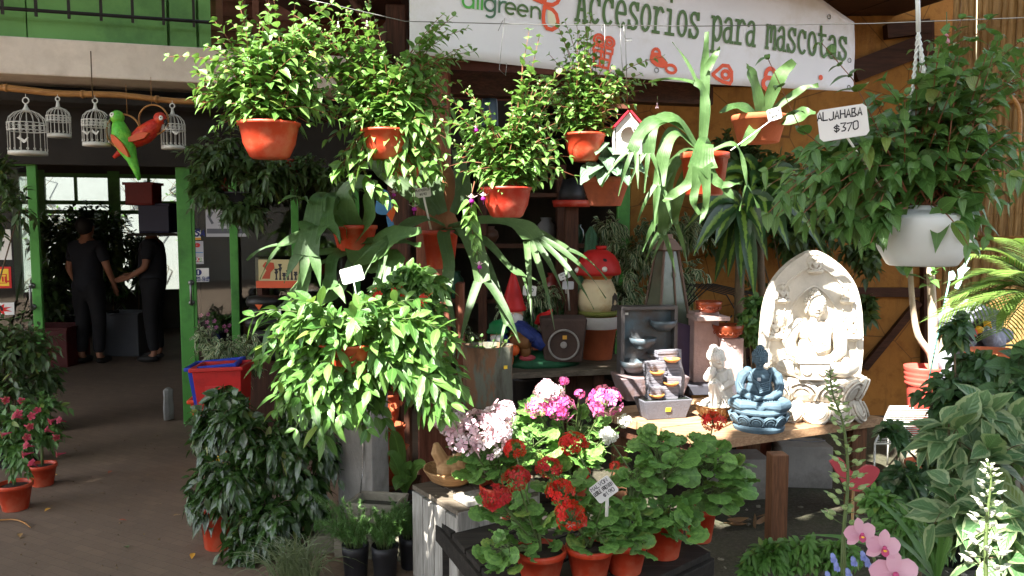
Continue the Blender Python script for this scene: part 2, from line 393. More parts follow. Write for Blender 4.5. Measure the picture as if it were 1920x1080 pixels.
# ---------------------------------------------------------------- common materials
M('soil', (.035, .024, .016), .95, .5, 30, .8, 120)
M('orange_plastic', C(186, 62, 34), .45, .2, 3, .06, 30, spec=.45, dirt=C(196, 112, 84), dscale=7)
M('red_plastic', C(170, 44, 28), .45, .2, 3, .05, 30, spec=.45, dirt=C(186, 104, 84), dscale=7)
M('hanger_red', C(196, 62, 40), .45, .1, 10, 0)
M('terracotta', C(165, 88, 62), .85, .18, 7, .25, 90, dirt=C(122, 70, 52), dscale=6)
M('clay', C(196, 104, 66), .85, .2, 7, .3, 90)
M('black_plastic', (.012, .012, .014), .5, .3, 8, .1, 60)
M('green_paint', C(78, 146, 62), .5, .16, 4, .12, 20, dirt=C(44, 92, 38), dscale=2.5)
M('green_panel', C(116, 172, 98), .6, .14, 2.5, .1, 25, dirt=C(84, 132, 76), dscale=1.6)
M('white_render', C(226, 216, 204), .85, .1, 3, .2, 60, dirt=C(186, 174, 160), dscale=1.2)
M('iron', (.018, .015, .013), .55, .3, 12, .2, 60)
M('white_metal', C(205, 205, 198), .5, .1, 12, .1, 60)
M('steel', C(120, 120, 118), .35, .2, 10, .05, 60, metal=.8)
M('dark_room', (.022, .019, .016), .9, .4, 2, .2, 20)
M('concrete', C(150, 146, 140), .9, .2, 4, .5, 70, dirt=C(104, 100, 94), dscale=2.5, sc=(1, 1, .5))
M('old_concrete', C(132, 126, 112), .92, .25, 5, .6, 60, dirt=C(66, 70, 44), dscale=4)
M('card', C(226, 226, 222), .6, .05, 5, 0)
M('ink', (.012, .012, .014), .5, .1, 5, 0)
M('white_paint', C(228, 226, 218), .55, .06, 6, .05, 40)
M('stem_green', (.09, .13, .04), .6, .3, 20, 0)
M('stem_red', C(120, 74, 48), .6, .3, 20, 0)
M('stem_wood', C(96, 80, 60), .8, .3, 20, .3, 80)
WOOD('dark_wood', C(58, 38, 28), C(92, 58, 42), 'x')
WOOD('dark_wood_v', C(58, 38, 28), C(96, 60, 44), 'z')
WOOD('red_post', C(112, 66, 50), C(160, 102, 80), 'z', scale=3)
WOOD('table_wood', C(146, 112, 84), C(196, 160, 124), 'x', .6, .3)
WOOD('grey_wood', C(86, 78, 68), C(138, 126, 110), 'x')
WOOD('white_wash', C(142, 138, 130), C(188, 184, 176), 'z', scale=4)
WOOD('black_wood', C(32, 30, 28), C(62, 56, 50), 'x')
WOOD('bamboo', C(150, 116, 72), C(190, 152, 100), 'z', .45, .1)
WOOD('bamboo_x', C(150, 104, 56), C(184, 134, 78), 'x', .45, .1)

FUCH = LEAF('fuchsia_leaf', (.08, .20, .035), (.22, .39, .10), .36, .28)
DEEP = LEAF('deep_leaf', (.06, .155, .035), (.115, .235, .055), .36, .22)
BRIGHT = LEAF('bright_leaf', (.045, .13, .025), (.16, .31, .07), .36, .28)
FICM = LEAF('ficus_leaf', (.020, .052, .010), (.042, .092, .02), .2, .10, spec=.7)
FICL = LEAF('shade_leaf', (.035, .075, .02), (.075, .125, .04), .34, .18)
VARI = LEAF('variegated_leaf', (.03, .09, .03), (.05, .13, .05), .4, .2, margin=(.52, .55, .33), mth=.50)
VARL = LEAF('large_variegated_leaf', (.07, .16, .06), (.13, .22, .10), .42, .25, margin=(.30, .38, .19), mth=.66)
DRAC = LEAF('striped_leaf', (.018, .06, .016), (.03, .08, .022), .32, .15, stripe=(.2, .34, .05), sth=.30, vein=0)
STAG = LEAF('staghorn_leaf', (.05, .115, .03), (.085, .165, .05), .5, .2, vein=.15, side=False, old=False)
GERA = LEAF('geranium_leaf', (.09, .22, .04), (.165, .32, .07), .5, .2, vein=.2, zone=(.07, .17, .035))
HERB = LEAF('herb_leaf', (.07, .19, .03), (.13, .28, .06), .45, .25)
PALM = LEAF('palm_leaf', (.11, .20, .04), (.2, .3, .07), .4, .3, vein=0)
FERN = LEAF('needle_leaf', (.06, .15, .03), (.10, .21, .05), .5, .2, vein=0)
GRAS = LEAF('grass_leaf', (.09, .12, .05), (.16, .19, .09), .5, .2, vein=0)
def PETAL(n, c1, c2): return LEAF(n, c1, c2, .55, .25, vein=0, spec=.3)
P_RED = PETAL('red_petal', (.55, .006, .008), (.78, .02, .02))
P_DRED = PETAL('dark_red_petal', (.36, .005, .012), (.58, .01, .025))
P_PINK = PETAL('pink_petal', (.75, .06, .32), (.9, .3, .6))
P_PALE = PETAL('pale_petal', (.86, .52, .64), (.95, .82, .85))
P_WHITE = PETAL('white_petal', (.75, .72, .66), (.85, .84, .78))
P_PURP = PETAL('purple_petal', (.45, .02, .38), (.6, .05, .5))
P_BLUE = PETAL('blue_petal', (.22, .28, .7), (.4, .45, .8))
P_ORCH = PETAL('orchid_petal', (.75, .36, .5), (.86, .55, .66))
P_BUD = PETAL('pale_bud', (.26, .40, .13), (.42, .52, .24))

# ---------------------------------------------------------------- lettering (pen strokes)
HAND = {'A': '00 26 40|12 32', 'B': '00 06 36 35 23 03|23 41 30 00', 'C': '45 36 16 04 02 10 30 41', 'D': '00 06 26 44 42 20 00', 'E': '40 00 06 46|03 33',
 'F': '00 06 46|03 33', 'G': '45 36 16 04 02 10 30 42 22', 'H': '00 06|40 46|03 43', 'I': '20 26', 'J': '46 41 30 10 01', 'K': '00 06|46 03 40', 'L': '06 00 40', 'M': '00 06 23 46 40', 'N': '00 06 40 46',
 'O': '10 01 05 16 36 45 41 30 10', 'P': '00 06 36 45 44 33 03', 'R': '00 06 36 45 44 33 03|23 40', 'S': '45 36 16 05 14 33 42 30 10 01', 'T': '20 26|06 46', 'U': '06 01 10 30 41 46',
 'V': '06 20 46', 'X': '00 46|06 40', 'Y': '06 23 46|23 20', '0': '10 01 05 16 36 45 41 30 10', '1': '04 26 20', '2': '05 16 36 45 44 00 40', '3': '06 46 23 42 41 30 10', '4': '30 36 02 42',
 '5': '46 06 03 33 42 30 00', '6': '46 16 03 01 10 30 41 42 33 03', '7': '06 46 10', '8': '13 04 16 36 44 33 13 02 10 30 42 33', '9': '43 13 04 16 36 45 43 20', '$': '44 35 15 04 13 33 42 31 11 02|26 20'}
HANDL = {k: [[(int(p[0]) / 6, int(p[1]) / 6) for p in ln.split()] for ln in v.split('|')] for k, v in HAND.items()}
def hand(text, adv=.85, slant=.12, jit=.03):
    out = []; x = 0
    for ch in text:
        if ch in HANDL:
            j = rnd(-jit, jit) * 2
            for ln in HANDL[ch]: out.append([(x + a + b * slant + rnd(-jit, jit), b + j + rnd(-jit, jit)) for a, b in ln])
        x += adv
    return out, x
def arc(cx, cy, rx, ry, a0, a1, n=14): return [(cx + rx * math.cos(R(a)), cy + ry * math.sin(R(a))) for a in np.linspace(a0, a1, n)]
def cat(pts, n=6):
    p = np.array(pts, float); q = np.concatenate([p[:1] * 2 - p[1:2], p, p[-1:] * 2 - p[-2:-1]]); o = []
    for i in range(1, len(q) - 2):
        for t in np.linspace(0, 1, n, endpoint=False):
            a, b, c, d = q[i - 1:i + 3]
            o.append(.5 * ((2 * b) + (c - a) * t + (2 * a - 5 * b + 4 * c - d) * t * t + (3 * b - a - 3 * c + d) * t ** 3))
    o.append(p[-1]); return [tuple(x) for x in o]
SLAB = {
 'o': [arc(5, 4.8, 3.5, 4.8, 0, 360, 26)], 'c': [arc(5.2, 4.8, 3.6, 4.8, 48, 315, 22), [(8.2, 9.4), (8.2, 6.6)]],
 'e': [[(1.6, 5), (8.5, 5)] , arc(5.1, 4.8, 3.6, 4.8, 2, 318, 24)],
 's': [cat([(7.8, 8), (6.4, 9.4), (4, 9.5), (2.2, 8), (2.9, 6.1), (6.6, 4), (8.2, 2.4), (6.8, .3), (4, 0), (1.9, 1.6)]), [(8.2, 9.8), (8.2, 7.0)], [(1.5, 2.9), (1.5, -.2)]],
 'r': [[(3.2, 0), (3.2, 9.2)], [(.8, 0), (6.6, 0)], [(.8, 9.2), (3.4, 9.2)], cat([(3.2, 5.8), (5, 8.8), (7.2, 9.4), (9, 8)])],
 'i': [[(5, 0), (5, 9.2)], [(1.4, 0), (8.6, 0)], [(1.8, 9.2), (5.2, 9.2)], [(5, 12.4), (5, 14)]],
 'p': [[(2.5, -4.6), (2.5, 9.2)], [(.5, -4.6), (5.2, -4.6)], [(.4, 9.2), (2.5, 9.2)], cat([(2.5, 7), (5, 9.4), (7.8, 8.4), (8.9, 4.8), (7.8, 1.3), (5, 0), (2.5, 2.2)])],
 'a': [cat([(1.9, 7.6), (4, 9.3), (6.6, 9), (7.6, 6.8), (7.5, 3)]), [(7.5, 3.6), (7.5, 0), (9.6, 0)], cat([(7.5, 5.4), (4, 5.4), (1.6, 4), (1.6, 1.5), (3.5, 0), (6, .6), (7.5, 2.6)])],
 'm': [[(1.4, 0), (1.4, 9.2)], [(.2, 9.2), (1.4, 9.2)], cat([(1.4, 7), (3, 9.2), (4.6, 8.8), (5.1, 7), (5.1, 2.5)]), cat([(5.1, 7), (6.7, 9.2), (8.3, 8.8), (8.8, 7), (8.8, .1)]), [(.2, 0), (2.7, 0)], [(7.7, 0), (10, 0)]],
 't': [cat([(3.8, 13), (3.8, 8), (3.8, 2.8), (4.8, .3), (7, .1), (8.8, 1.4)]), [(.9, 9.2), (8.6, 9.2)]],
 'A': [[(1.9, 0), (4.6, 13), (5.4, 13), (8.1, 0)], [(3, 4.2), (7, 4.2)], [(.2, 0), (3.7, 0)], [(6.3, 0), (9.8, 0)], [(2.6, 13), (5, 13)]]}
SOFT = {'a': [arc(4, 4, 4, 4, 0, 360, 22), [(8, 8), (8, 0)]], 'l': [[(1, 0), (1, 12)]], 'g': [arc(4, 4, 4, 4, 0, 360, 22), [(8, 8), (8, -1)] + arc(4, -1, 4, 3.6, -10, -130, 9)],
 'r': [[(1, 0), (1, 8)], arc(5, 4, 4, 4, 180, 70, 9)], 'e': [[(.2, 4), (7.8, 4)] + arc(4, 4, 4, 4, 5, 310, 20)], 'n': [[(1, 0), (1, 8)], arc(4.6, 4.4, 3.6, 3.6, 180, 0, 14) + [(8.2, 0)]]}
SOFTW = {'a': 10.4, 'l': 3.2, 'g': 10.4, 'r': 6, 'e': 10, 'n': 10}

def price_tag(name, label, c, w, h, lines, th=0, lean=0, yaw=0, stake=None, sz=.2, hw=.0016, cardm='card', rows=None, group='handwritten price tags on stakes'):
    "card centred at c, rotated th in its plane, with pen writing and an optional stake to a point"
    t = thing(name, label, 'price tag', c, world=True, group=group)
    m = Matrix.Rotation(yaw, 3, 'Z') @ Matrix.Rotation(lean, 3, 'X') @ Matrix.Rotation(-th, 3, 'Y')
    ux, uy, nz = m @ V(1, 0, 0), m @ V(0, 0, 1), m @ V(0, -1, 0)
    q = w * .07
    out = [(-w / 2 + q, -h / 2), (w / 2 - q, -h / 2), (w / 2, -h / 2 + q), (w / 2, h / 2 - q), (w / 2 - q, h / 2), (-w / 2 + q, h / 2), (-w / 2, h / 2 - q), (-w / 2, -h / 2 + q)]
    b = MB(); b.prism(out, .0016, c, ux, uy); b.build('card', MATS[cardm], t)
    b = MB(); n = len(lines)
    for i, (tx, off) in enumerate(lines):
        s = h * sz; st, wd_ = hand(tx); k = min(1, w * .92 / (wd_ * s))
        y = h * (.5 - (i + .82) / (n + .35)) if rows is None else rows[i] * h
        b.strokes([[(x * k, yy) for x, yy in ln] for ln in st], V(*c) + ux * (off * w - wd_ * s * k / 2) + uy * y, ux, uy, s, hw, .0016)
    if n: b.build('writing', MATS['ink'], t)
    if stake is not None:
        p0 = V(*c) - uy * h * .3 + nz * -.004; b = MB(); b.tube([p0, (p0 + V(*stake)) / 2, stake], .006, 6, flat=.35); b.build('stake', MATS['white_paint'], t)
    return t

# ---------------------------------------------------------------- ground
def ground_mat():
    m, t, bs, N, L = nodes('paving')
    tc = N.new('ShaderNodeTexCoord'); mp = N.new('ShaderNodeMapping'); L.new(tc.outputs['Object'], mp.inputs[0]); mp.inputs['Rotation'].default_value = (0, 0, R(28))
    br = N.new('ShaderNodeTexBrick'); L.new(mp.outputs[0], br.inputs[0]); br.inputs['Scale'].default_value = 4.6; br.inputs['Mortar Size'].default_value = .012; br.inputs['Mortar Smooth'].default_value = .6
    br.inputs['Color1'].default_value = (.225, .148, .098, 1); br.inputs['Color2'].default_value = (.175, .115, .077, 1); br.inputs['Mortar'].default_value = (.115, .078, .053, 1)
    c = mixc(N, L, ramp(N, L, noise(N, L, 1.6, 6, .7), [(.3, .75), (.7, 0)]), br.outputs[0], (.13, .088, .06))
    c = mixc(N, L, ramp(N, L, noise(N, L, 70, 3, .7), [(.35, .5), (.65, 0)]), c, (.17, .135, .105))
    L.new(c, bs.inputs['Base Color']); bs.inputs['Roughness'].default_value = .85; bs.inputs['Specular IOR Level'].default_value = .3
    h = mixc(N, L, .35, br.outputs[1], noise(N, L, 90, 3, .7)); bump(N, L, bs, h, .35, .006); return m
def soil_mat():
    m, t, bs, N, L = nodes('mossy_soil')
    c = mixc(N, L, ramp(N, L, noise(N, L, 3, 6, .7), [(.35, 0), (.65, 1)]), (.05, .04, .028), (.045, .052, .022))
    c = mixc(N, L, ramp(N, L, noise(N, L, 60, 3, .7), [(.45, 0), (.75, 1)]), c, (.10, .085, .06))
    L.new(c, bs.inputs['Base Color']); bs.inputs['Roughness'].default_value = .95; bump(N, L, bs, noise(N, L, 40, 5, .7), .8, .02); return m
g = MB(); xs = [-60, 60]; g.add([(-60, -40, 0), (60, -40, 0), (60, 80, 0), (-60, 80, 0)], [(0, 1, 2, 3)]); struct(g.build('ground', ground_mat()))
gx, gy = np.meshgrid(np.linspace(.05, 6, 60), np.linspace(1.2, 6.58, 54)); gz = .006 + .018 * np.abs(np.sin(gx * 3.1 + np.cos(gy * 2.3) * 1.7) * np.cos(gy * 2.7 + .4)) 
gx = gx + np.where(gx < .1, .1 * np.sin(gy * 4), 0); gz[:, 0] = .004
q = np.array([(j * 60 + i, j * 60 + i + 1, (j + 1) * 60 + i + 1, (j + 1) * 60 + i) for j in range(53) for i in range(59)])
struct(MB().add(np.stack([gx, gy, gz], -1), q).build('soil_ground', soil_mat()))

# ---------------------------------------------------------------- the green shop (local x along its front, y inwards)
FO = V(-2.61, 6.36, 0); FA = R(17)
shop = thing('shop_building', 'green and white shop with open glazed doors and an iron balcony over them', 'building', FO, FA)
EXT = 6.6    # interior depth
M('siding', C(112, 66, 48), .7, .2, 3, .3, 40, sc=(.3, 1, 6), dirt=C(66, 38, 28), dscale=2)
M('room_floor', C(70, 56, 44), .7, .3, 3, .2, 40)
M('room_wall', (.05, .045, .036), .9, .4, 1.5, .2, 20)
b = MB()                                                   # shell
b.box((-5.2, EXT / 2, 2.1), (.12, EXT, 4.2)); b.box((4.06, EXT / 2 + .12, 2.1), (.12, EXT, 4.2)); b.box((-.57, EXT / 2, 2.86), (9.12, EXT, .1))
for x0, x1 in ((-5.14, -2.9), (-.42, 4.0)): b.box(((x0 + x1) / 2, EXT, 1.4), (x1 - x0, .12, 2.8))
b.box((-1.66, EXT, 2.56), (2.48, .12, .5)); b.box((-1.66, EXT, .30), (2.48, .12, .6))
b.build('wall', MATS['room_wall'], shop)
b = MB(); b.box((-1.1, -.36, 2.735), (4.9, .5, .25)); b.build('floor_beam', MATS['white_render'], shop, bevel=.012)
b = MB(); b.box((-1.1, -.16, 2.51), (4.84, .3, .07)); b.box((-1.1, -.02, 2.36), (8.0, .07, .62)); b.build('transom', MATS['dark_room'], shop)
b = MB()                                                   # balcony front of green boards with dark joints
for i, (x0, x1) in enumerate(((-3.6, -2.54), (-2.52, -1.66), (-1.64, -1.30), (-1.29, -1.14), (-1.13, -.93), (-.92, -.02), (0, .18), (.2, .28))):
    b.box(((x0 + x1) / 2, -.34 - .004 * (i % 3), 3.57), (x1 - x0, .05, 1.42))
b.box((-1.7, -.30, 3.57), (3.9, .03, 1.40)); b.build('balcony_wall', MATS['green_panel'], shop)
b = MB(); zr = 3.05
b.tube([(-3.6, -.56, zr), (.3, -.56, zr)], .013, 6); b.tube([(-3.6, -.56, 3.97), (.3, -.56, 3.97)], .018, 6)
for i in range(19):
    x = -3.42 + i * .2
    b.box((x, -.56, 3.49), (.018, .018, .96))
b.box((-.97 - .33, -.585, 3.49), (.02, .012, .96))
for sg in (-1, 1):
    cx = -1.30
    b.tube(cat([(cx + sg * .02, zr + .06), (cx + sg * .10, zr + .16), (cx + sg * .21, zr + .36), (cx + sg * .2, zr + .62), (cx, zr + .85)]) and [(x, -.585, z) for x, z in cat([(cx + sg * .012, zr + .05), (cx + sg * .10, zr + .15), (cx + sg * .21, zr + .34), (cx + sg * .2, zr + .62), (cx + sg * .01, zr + .85)])], .008, 5)
    b.tube([(cx + sg * (.012 + .055 - .055 * math.cos(t)) , -.585, zr + .06 - .03 * math.sin(t)) for t in np.linspace(0, 3.1, 12)] + [(cx + sg * (.085 + .03 * math.cos(t)), -.585, zr + .075 + .03 * math.sin(t)) for t in np.linspace(0, 4.5, 12)], .007, 5)
b.build('balcony_railing', MATS['iron'], shop)
# sliding glazed door leaves and the fixed shop window
M('window_daylight', (.8, .82, .8), .9, .1, 3, 0)
def leaf(x0, x1, y, handle, name='door'):
    b = MB(); H = 2.14; w = .105
    b.box((x0 + w / 2, y, H / 2), (w, .05, H)); b.box((x1 - w * .3, y, H / 2), (w * .6, .05, H))
    for z, h in ((.12, .22), (H - .05, .1)): b.box(((x0 + x1 + w * .4) / 2, y, z), (x1 - x0 - 1.6 * w - .002, .044, h))
    for xx in (x0 + w + .012,): b.box((xx, y - .004, H / 2), (.024, .03, H - .35))
    d = b.build(name, MATS['green_paint'], shop, bevel=.004)
    g = MB(); g.box(((x0 + x1 + w * .4) / 2, y, H / 2 + .06), (x1 - x0 - 1.6 * w, .006, H - .34)); g.build('glass', GLASS('pane'), d)
    hb = MB(); hx = handle; hb.tube([(hx, y - .03, .98), (hx, y - .075, .98), (hx, y - .085, 1.0), (hx, y - .085, 1.12), (hx, y - .075, 1.14), (hx, y - .03, 1.14)], .009, 8)
    for z in (.98, 1.14): hb.lathe([(1e-4, 0), (.024, 0), (.02, .012), (1e-4, .014)], 14, (hx, y - .026, z), Matrix.Rotation(R(90), 3, 'X'))
    hb.build('handle', MATS['steel'], d); return d
leaf(-1.85, -1.0, .03, -1.06); leaf(-.03, .42, .03, .06)
b = MB()
for x in (.84, 1.34): b.box((x + .03, .10, 1.07), (.06, .06, 2.14))
b.box((.89, .10, .05), (.93, .05, .1)); b.box((.89, .10, 2.1), (.93, .05, .08)); f = b.build('shop_window', MATS['green_paint'], shop, bevel=.004)
g = MB(); g.box((.89, .10, 1.08), (.9, .006, 1.95)); g.build('glass', GLASS('pane'), f)
# back wall glazing with green mullions
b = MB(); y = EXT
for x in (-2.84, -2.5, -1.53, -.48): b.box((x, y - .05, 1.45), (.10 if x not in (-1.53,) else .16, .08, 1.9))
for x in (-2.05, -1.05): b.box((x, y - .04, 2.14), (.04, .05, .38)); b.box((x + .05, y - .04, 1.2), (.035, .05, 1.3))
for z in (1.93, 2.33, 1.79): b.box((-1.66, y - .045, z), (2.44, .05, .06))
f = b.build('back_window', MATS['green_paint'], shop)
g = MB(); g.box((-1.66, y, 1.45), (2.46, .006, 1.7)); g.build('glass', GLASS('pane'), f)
# upper timber siding to the right of the balcony
b = MB()
for i in range(17): b.box((2.1, .02, 2.72 + i * .115), (3.7, .03, .12), Matrix.Rotation(R(-7), 3, 'X'))
for x in (.33, .5, .60, .70): b.box((x, -.03, 3.6), (.05, .05, 1.9))
b.build('siding', MATS['siding'], shop)

# courtyard wall behind the back windows, with creeper
M('yard_wall', C(150, 150, 150), .9, .08, 2, .2, 20)
fa = Matrix.Rotation(FA, 3, 'Z')
def FW(x, y, z): return FO + fa @ V(x, y, z)
yw = thing('courtyard_wall', 'pale wall of the courtyard seen through the rear windows of the shop', 'wall', FW(-.9, 9.2, 0), FA)
MB().box((0, 0, 1.9), (9, .2, 3.8)).build('wall', MATS['yard_wall'], yw)
vn = thing('creeper', 'bare twining creeper with a few green leaves on the courtyard wall', 'climbing plant', FW(-.9, 9.0, 0), world=True)
S, Lf = MB(), MB()
for i in range(46):
    x = rnd(-3.2, 2.6); p = [FW(-.9 + x, 9.05, rnd(.2, 2))]
    for k in range(7): p.append(p[-1] + fa @ V(rnd(-.28, .28), rnd(-.03, .03), rnd(.0, .3)))
    grow(S, Lf, OVATE, np.array([tuple(q) for q in p]), 3 if i % 3 == 0 else 1, .09, .07, .3, .5, .008, True)
S.build('stem', MATS['stem_wood'], vn); Lf.build('foliage', BRIGHT, vn)

# ---------------------------------------------------------------- ochre timber-framed wall, porch roof, posts
def ochre():
    m, t, bs, N, L = nodes('ochre_render')
    a = noise(N, L, 1.3, 6, .7); d = noise(N, L, 9, 6, .7)
    c = mixc(N, L, ramp(N, L, a, [(.3, 0), (.7, 1)]), C(150, 100, 46), C(184, 130, 60))
    c = mixc(N, L, ramp(N, L, d, [(.5, 0), (.75, .8)]), c, C(118, 72, 26))
    st_ = noise(N, L, 7, 5, .7, (1, 1, .12)); c = mixc(N, L, ramp(N, L, st_, [(.52, 0), (.68, .55)]), c, C(104, 70, 36))
    vo = N.new('ShaderNodeTexVoronoi'); vo.feature = 'DISTANCE_TO_EDGE'; vo.inputs['Scale'].default_value = 1.7; tcv = N.new('ShaderNodeTexCoord'); L.new(tcv.outputs['Object'], vo.inputs['Vector']); c = mixc(N, L, ramp(N, L, vo.outputs[0], [(.003, .7), (.008, 0)]), c, C(80, 54, 30))
    L.new(c, bs.inputs['Base Color']); bs.inputs['Roughness'].default_value = .9; bump(N, L, bs, noise(N, L, 30, 6, .7), .5, .01); return m
OY = 6.6
ow = thing('ochre_house', 'ochre rendered house wall with dark brown timber framing and a diagonal brace', 'building', (2.3, OY, 0), 0, world=True)
MB().box((2.62, OY + .1, 2.3), (3.3, .2, 4.6)).build('wall', ochre(), ow)
def beamW(b, p, q, w, d):
    p, q = V(*p), V(*q); v = q - p; m = v.to_track_quat('X', 'Z').to_matrix(); b.box(tuple((p + q) / 2), (v.length, d, w), m)
ty = OY - .03
def tb(p, q, w, d=.06, dy=0):
    b = MB(); beamW(b, W(*p, ty - dy), W(*q, ty - dy), w, d); return b
tb((1575, 548), (1722, 548), .075).build('timber', MATS['dark_wood'], ow)
tb((1736, 40), (1742, 790), .10, .07, .01).build('timber', MATS['dark_wood_v'], ow)
tb((1722, 566), (1620, 690), .06, .05).build('timber', MATS['dark_wood'], ow)
tb((1600, 135), (1722, 88), .17, .08).build('timber', MATS['dark_wood'], ow)
tb((1660, 60), (1740, 50), .11, .08, .02).build('timber', MATS['dark_wood'], ow)
tb((1200, 150), (1420, 150), .10).build('timber', MATS['dark_wood'], ow)
# porch roof over the shop front
pr = thing('porch_roof', 'dark boarded porch roof on heavy beams behind the banner', 'roof', (0, 5.6, 2.6), world=True)
b = MB()
for i in range(24): b.box((-1.62 + i * .2, 6.0, 3.22 + (.004 if i % 2 else 0)), (.196, 2.0, .03), Matrix.Rotation(R(6), 3, 'X'))
b.build('boards', MATS['dark_wood'], pr)
b = MB(); beamW(b, W(700, 150, 5.0), W(1330, 178, 5.55), .15, .12); b.build('beam', MATS['dark_wood'], pr, bevel=.006)
b = MB()
for x in (-.75, .2, 1.1): b.box((x, 5.9, 3.08), (.09, 1.9, .14))
beamW(b, W(640, 160, 5.6), W(770, 30, 5.4), .14, .1); b.build('rafter', MATS['dark_wood'], pr)
t = thing('timber_post', 'thick reddish brown timber post in the middle with a staghorn fern pot fixed on it', 'post', W(815, 905, 4.95), world=True)
o = W(815, 600, 4.95); b = MB(); b.box((o.x, 4.95, 1.4), (.20, .2, 2.8)); b.build('shaft', MATS['red_post'], t, bevel=.012)
b = MB(); b.box((o.x + .155, 5.0, .62), (.05, .16, 1.24)); b.build('plank', MATS['red_post'], t, bevel=.006)
t = thing('slender_post', 'dark brown post at the left end of the white banner', 'post', W(745, 800, 5.3), world=True)
o = W(745, 100, 5.3); b = MB(); b.box((o.x, 5.3, 1.5), (.13, .13, 3.0)); b.build('shaft', MATS['dark_wood_v'], t, bevel=.01)
b = MB(); b.tube([W(748, 150, 5.2), W(700, 60, 5.2), W(650, -20, 5.2)], .03, 6); b.build('brace', MATS['dark_wood_v'], t)

# bamboo fence on the right
bf = thing('bamboo_fence', 'fence of upright tan bamboo canes at the right behind the palm', 'fence', W(1860, 780, 6.0), world=True)
b = MB(); p0, p1 = W(1772, 600, 6.45), W(2010, 600, 5.6); n = 26
for i in range(n):
    p = p0.lerp(p1, i / (n - 1)); r = rnd(.022, .032); p.y += rnd(-.015, .015)
    pts = [(p.x + rnd(-.006, .006), p.y, z) for z in np.arange(0, 3.7, .28)]
    b.tube(pts, r, 8)
    for q in pts[1:]: b.lathe([(r * 1.0, -.008), (r * 1.12, 0), (r * 1.0, .008)], 8, q)
b.build('canes', MATS['bamboo'], bf)
b = MB()
for z in (.5, 1.5, 2.5): b.tube([p0 + V(0, -.05, z - p0.z), p1 + V(0, -.05, z - p1.z)], .02, 6)
b.build('rail', MATS['bamboo_x'], bf)

b = MB(); b.box((1, -13, 2.4), (30, 5, 4.8)); sh_ = thing('low_sky_blocker', 'unseen plain house block added across the street to cut low sky light', 'building', (1, -13, 0), world=True); b.build('wall', M('blocker_wall', (.34, .30, .25), .9, .3, 1, .2), sh_)  # unseen block added behind the camera to darken the shop interior
b = MB()
for i in range(7): b.box((-9 + i * 3.3, -10.48, 3.6), (1.1, .06, 1.5)); 
b.build('window', MATS['dark_room'], sh_)
# tree whose crown shades the yard: see the end of the script (needs the sunlit spots)
# ---------------------------------------------------------------- wire, banner, bamboo pole, cages, parrots
t = thing('hanging_wire', 'thin grey wire strung across the yard that the baskets hang from', 'wire', W(1150, 44, 3.75), world=True)
wp = [W(430, -30, 3.85), W(620, 8, 3.85), W(760, 40, 3.85), W(1000, 46, 3.8), W(1320, 49, 3.75), W(1640, 44, 3.8), W(1925, 33, 3.8), W(2200, 20, 3.8)]
MB().tube(wp, .0022, 5).build('wire', MATS['steel'], t)
def looseh(name, label, pts, Y, r=.0016):
    t = thing(name, label, 'wire hook', W(*pts[0], Y), world=True, group='bent wire hooks on the hanging wire')
    MB().tube([W(a, b, Y) for a, b in pts], r, 5).build('hook', MATS['steel'], t)
looseh('wire_hook', 'long bent wire hook holding up the red hanger left of the gift emblem', [(934, 58), (942, 40), (946, 34), (940, 90), (936, 130), (948, 142), (950, 118)], 3.8)
looseh('wire_hook', 'short wire hook with a curled end right of the gift emblem', [(1169, 46), (1171, 70), (1173, 72), (1185, 72), (1184, 77), (1172, 77)], 3.75)
looseh('wire_hook', 'straight hanging wire just right of the gift emblem', [(1163, 46), (1164, 90), (1168, 140)], 3.75)
looseh('wire_hook', 'double wire passing in front of the gift emblem', [(1128, 46), (1129, 78), (1133, 46), (1134, 110)], 3.75)

# banner
bnr = thing('banner', 'long white pet accessories banner with green letters and orange emblems', 'banner', W(1180, 140, 5.0), world=True)
A_, B_ = W(768, 100, 4.45), W(1600, 172, 5.6)
ux = (B_ - A_); LEN = ux.length; ux.normalize(); nzb = V(ux.y, -ux.x, 0).normalized(); uyb = nzb.cross(ux) * -1
if uyb.z < 0: uyb = -uyb
HT = .98
nx, ny = 60, 16; vs = []
for j in range(ny):
    for i in range(nx):
        u = i / (nx - 1); v = j / (ny - 1)
        top = HT * (1 - .52 * max(0, (u - .45) / .55) ** 1.5)
        z = v * top - .03 * math.sin(u * math.pi) * (1 - v)
        w = .018 * math.sin(u * 9 + v * 3) * (.3 + .7 * abs(v - .5)) + .012 * math.sin(u * 23 - v * 5) * v
        vs.append(tuple(A_ + ux * (u * LEN) + uyb * z + nzb * w))
q = np.array([(j * nx + i, j * nx + i + 1, (j + 1) * nx + i + 1, (j + 1) * nx + i) for j in range(ny - 1) for i in range(nx - 1)])
M('banner_cloth', C(224, 224, 230), .55, .04, 2, .25, 5, dirt=C(198, 194, 188), dscale=1.6)
o = MB().add(vs, q).build('cloth', MATS['banner_cloth'], bnr); so_ = o.modifiers.new('thickness', 'SOLIDIFY'); so_.thickness = .004
def drape(b):
    for k in range(len(b.v)):
        for i, p in enumerate(b.v[k]):
            q = V(*p) - A_; u = q.dot(ux) / LEN; zz = q.dot(uyb); lf = q.dot(nzb); top = HT * (1 - .52 * max(0, (u - .45) / .55) ** 1.5); v = min(1.2, max(0, zz / max(.1, top)))
            w = .018 * math.sin(u * 9 + v * 3) * (.3 + .7 * abs(v - .5)) + .012 * math.sin(u * 23 - v * 5) * v
            b.v[k][i] = tuple(A_ + ux * (u * LEN) + uyb * zz + nzb * (w + .0035 + lf * .06))
    return b
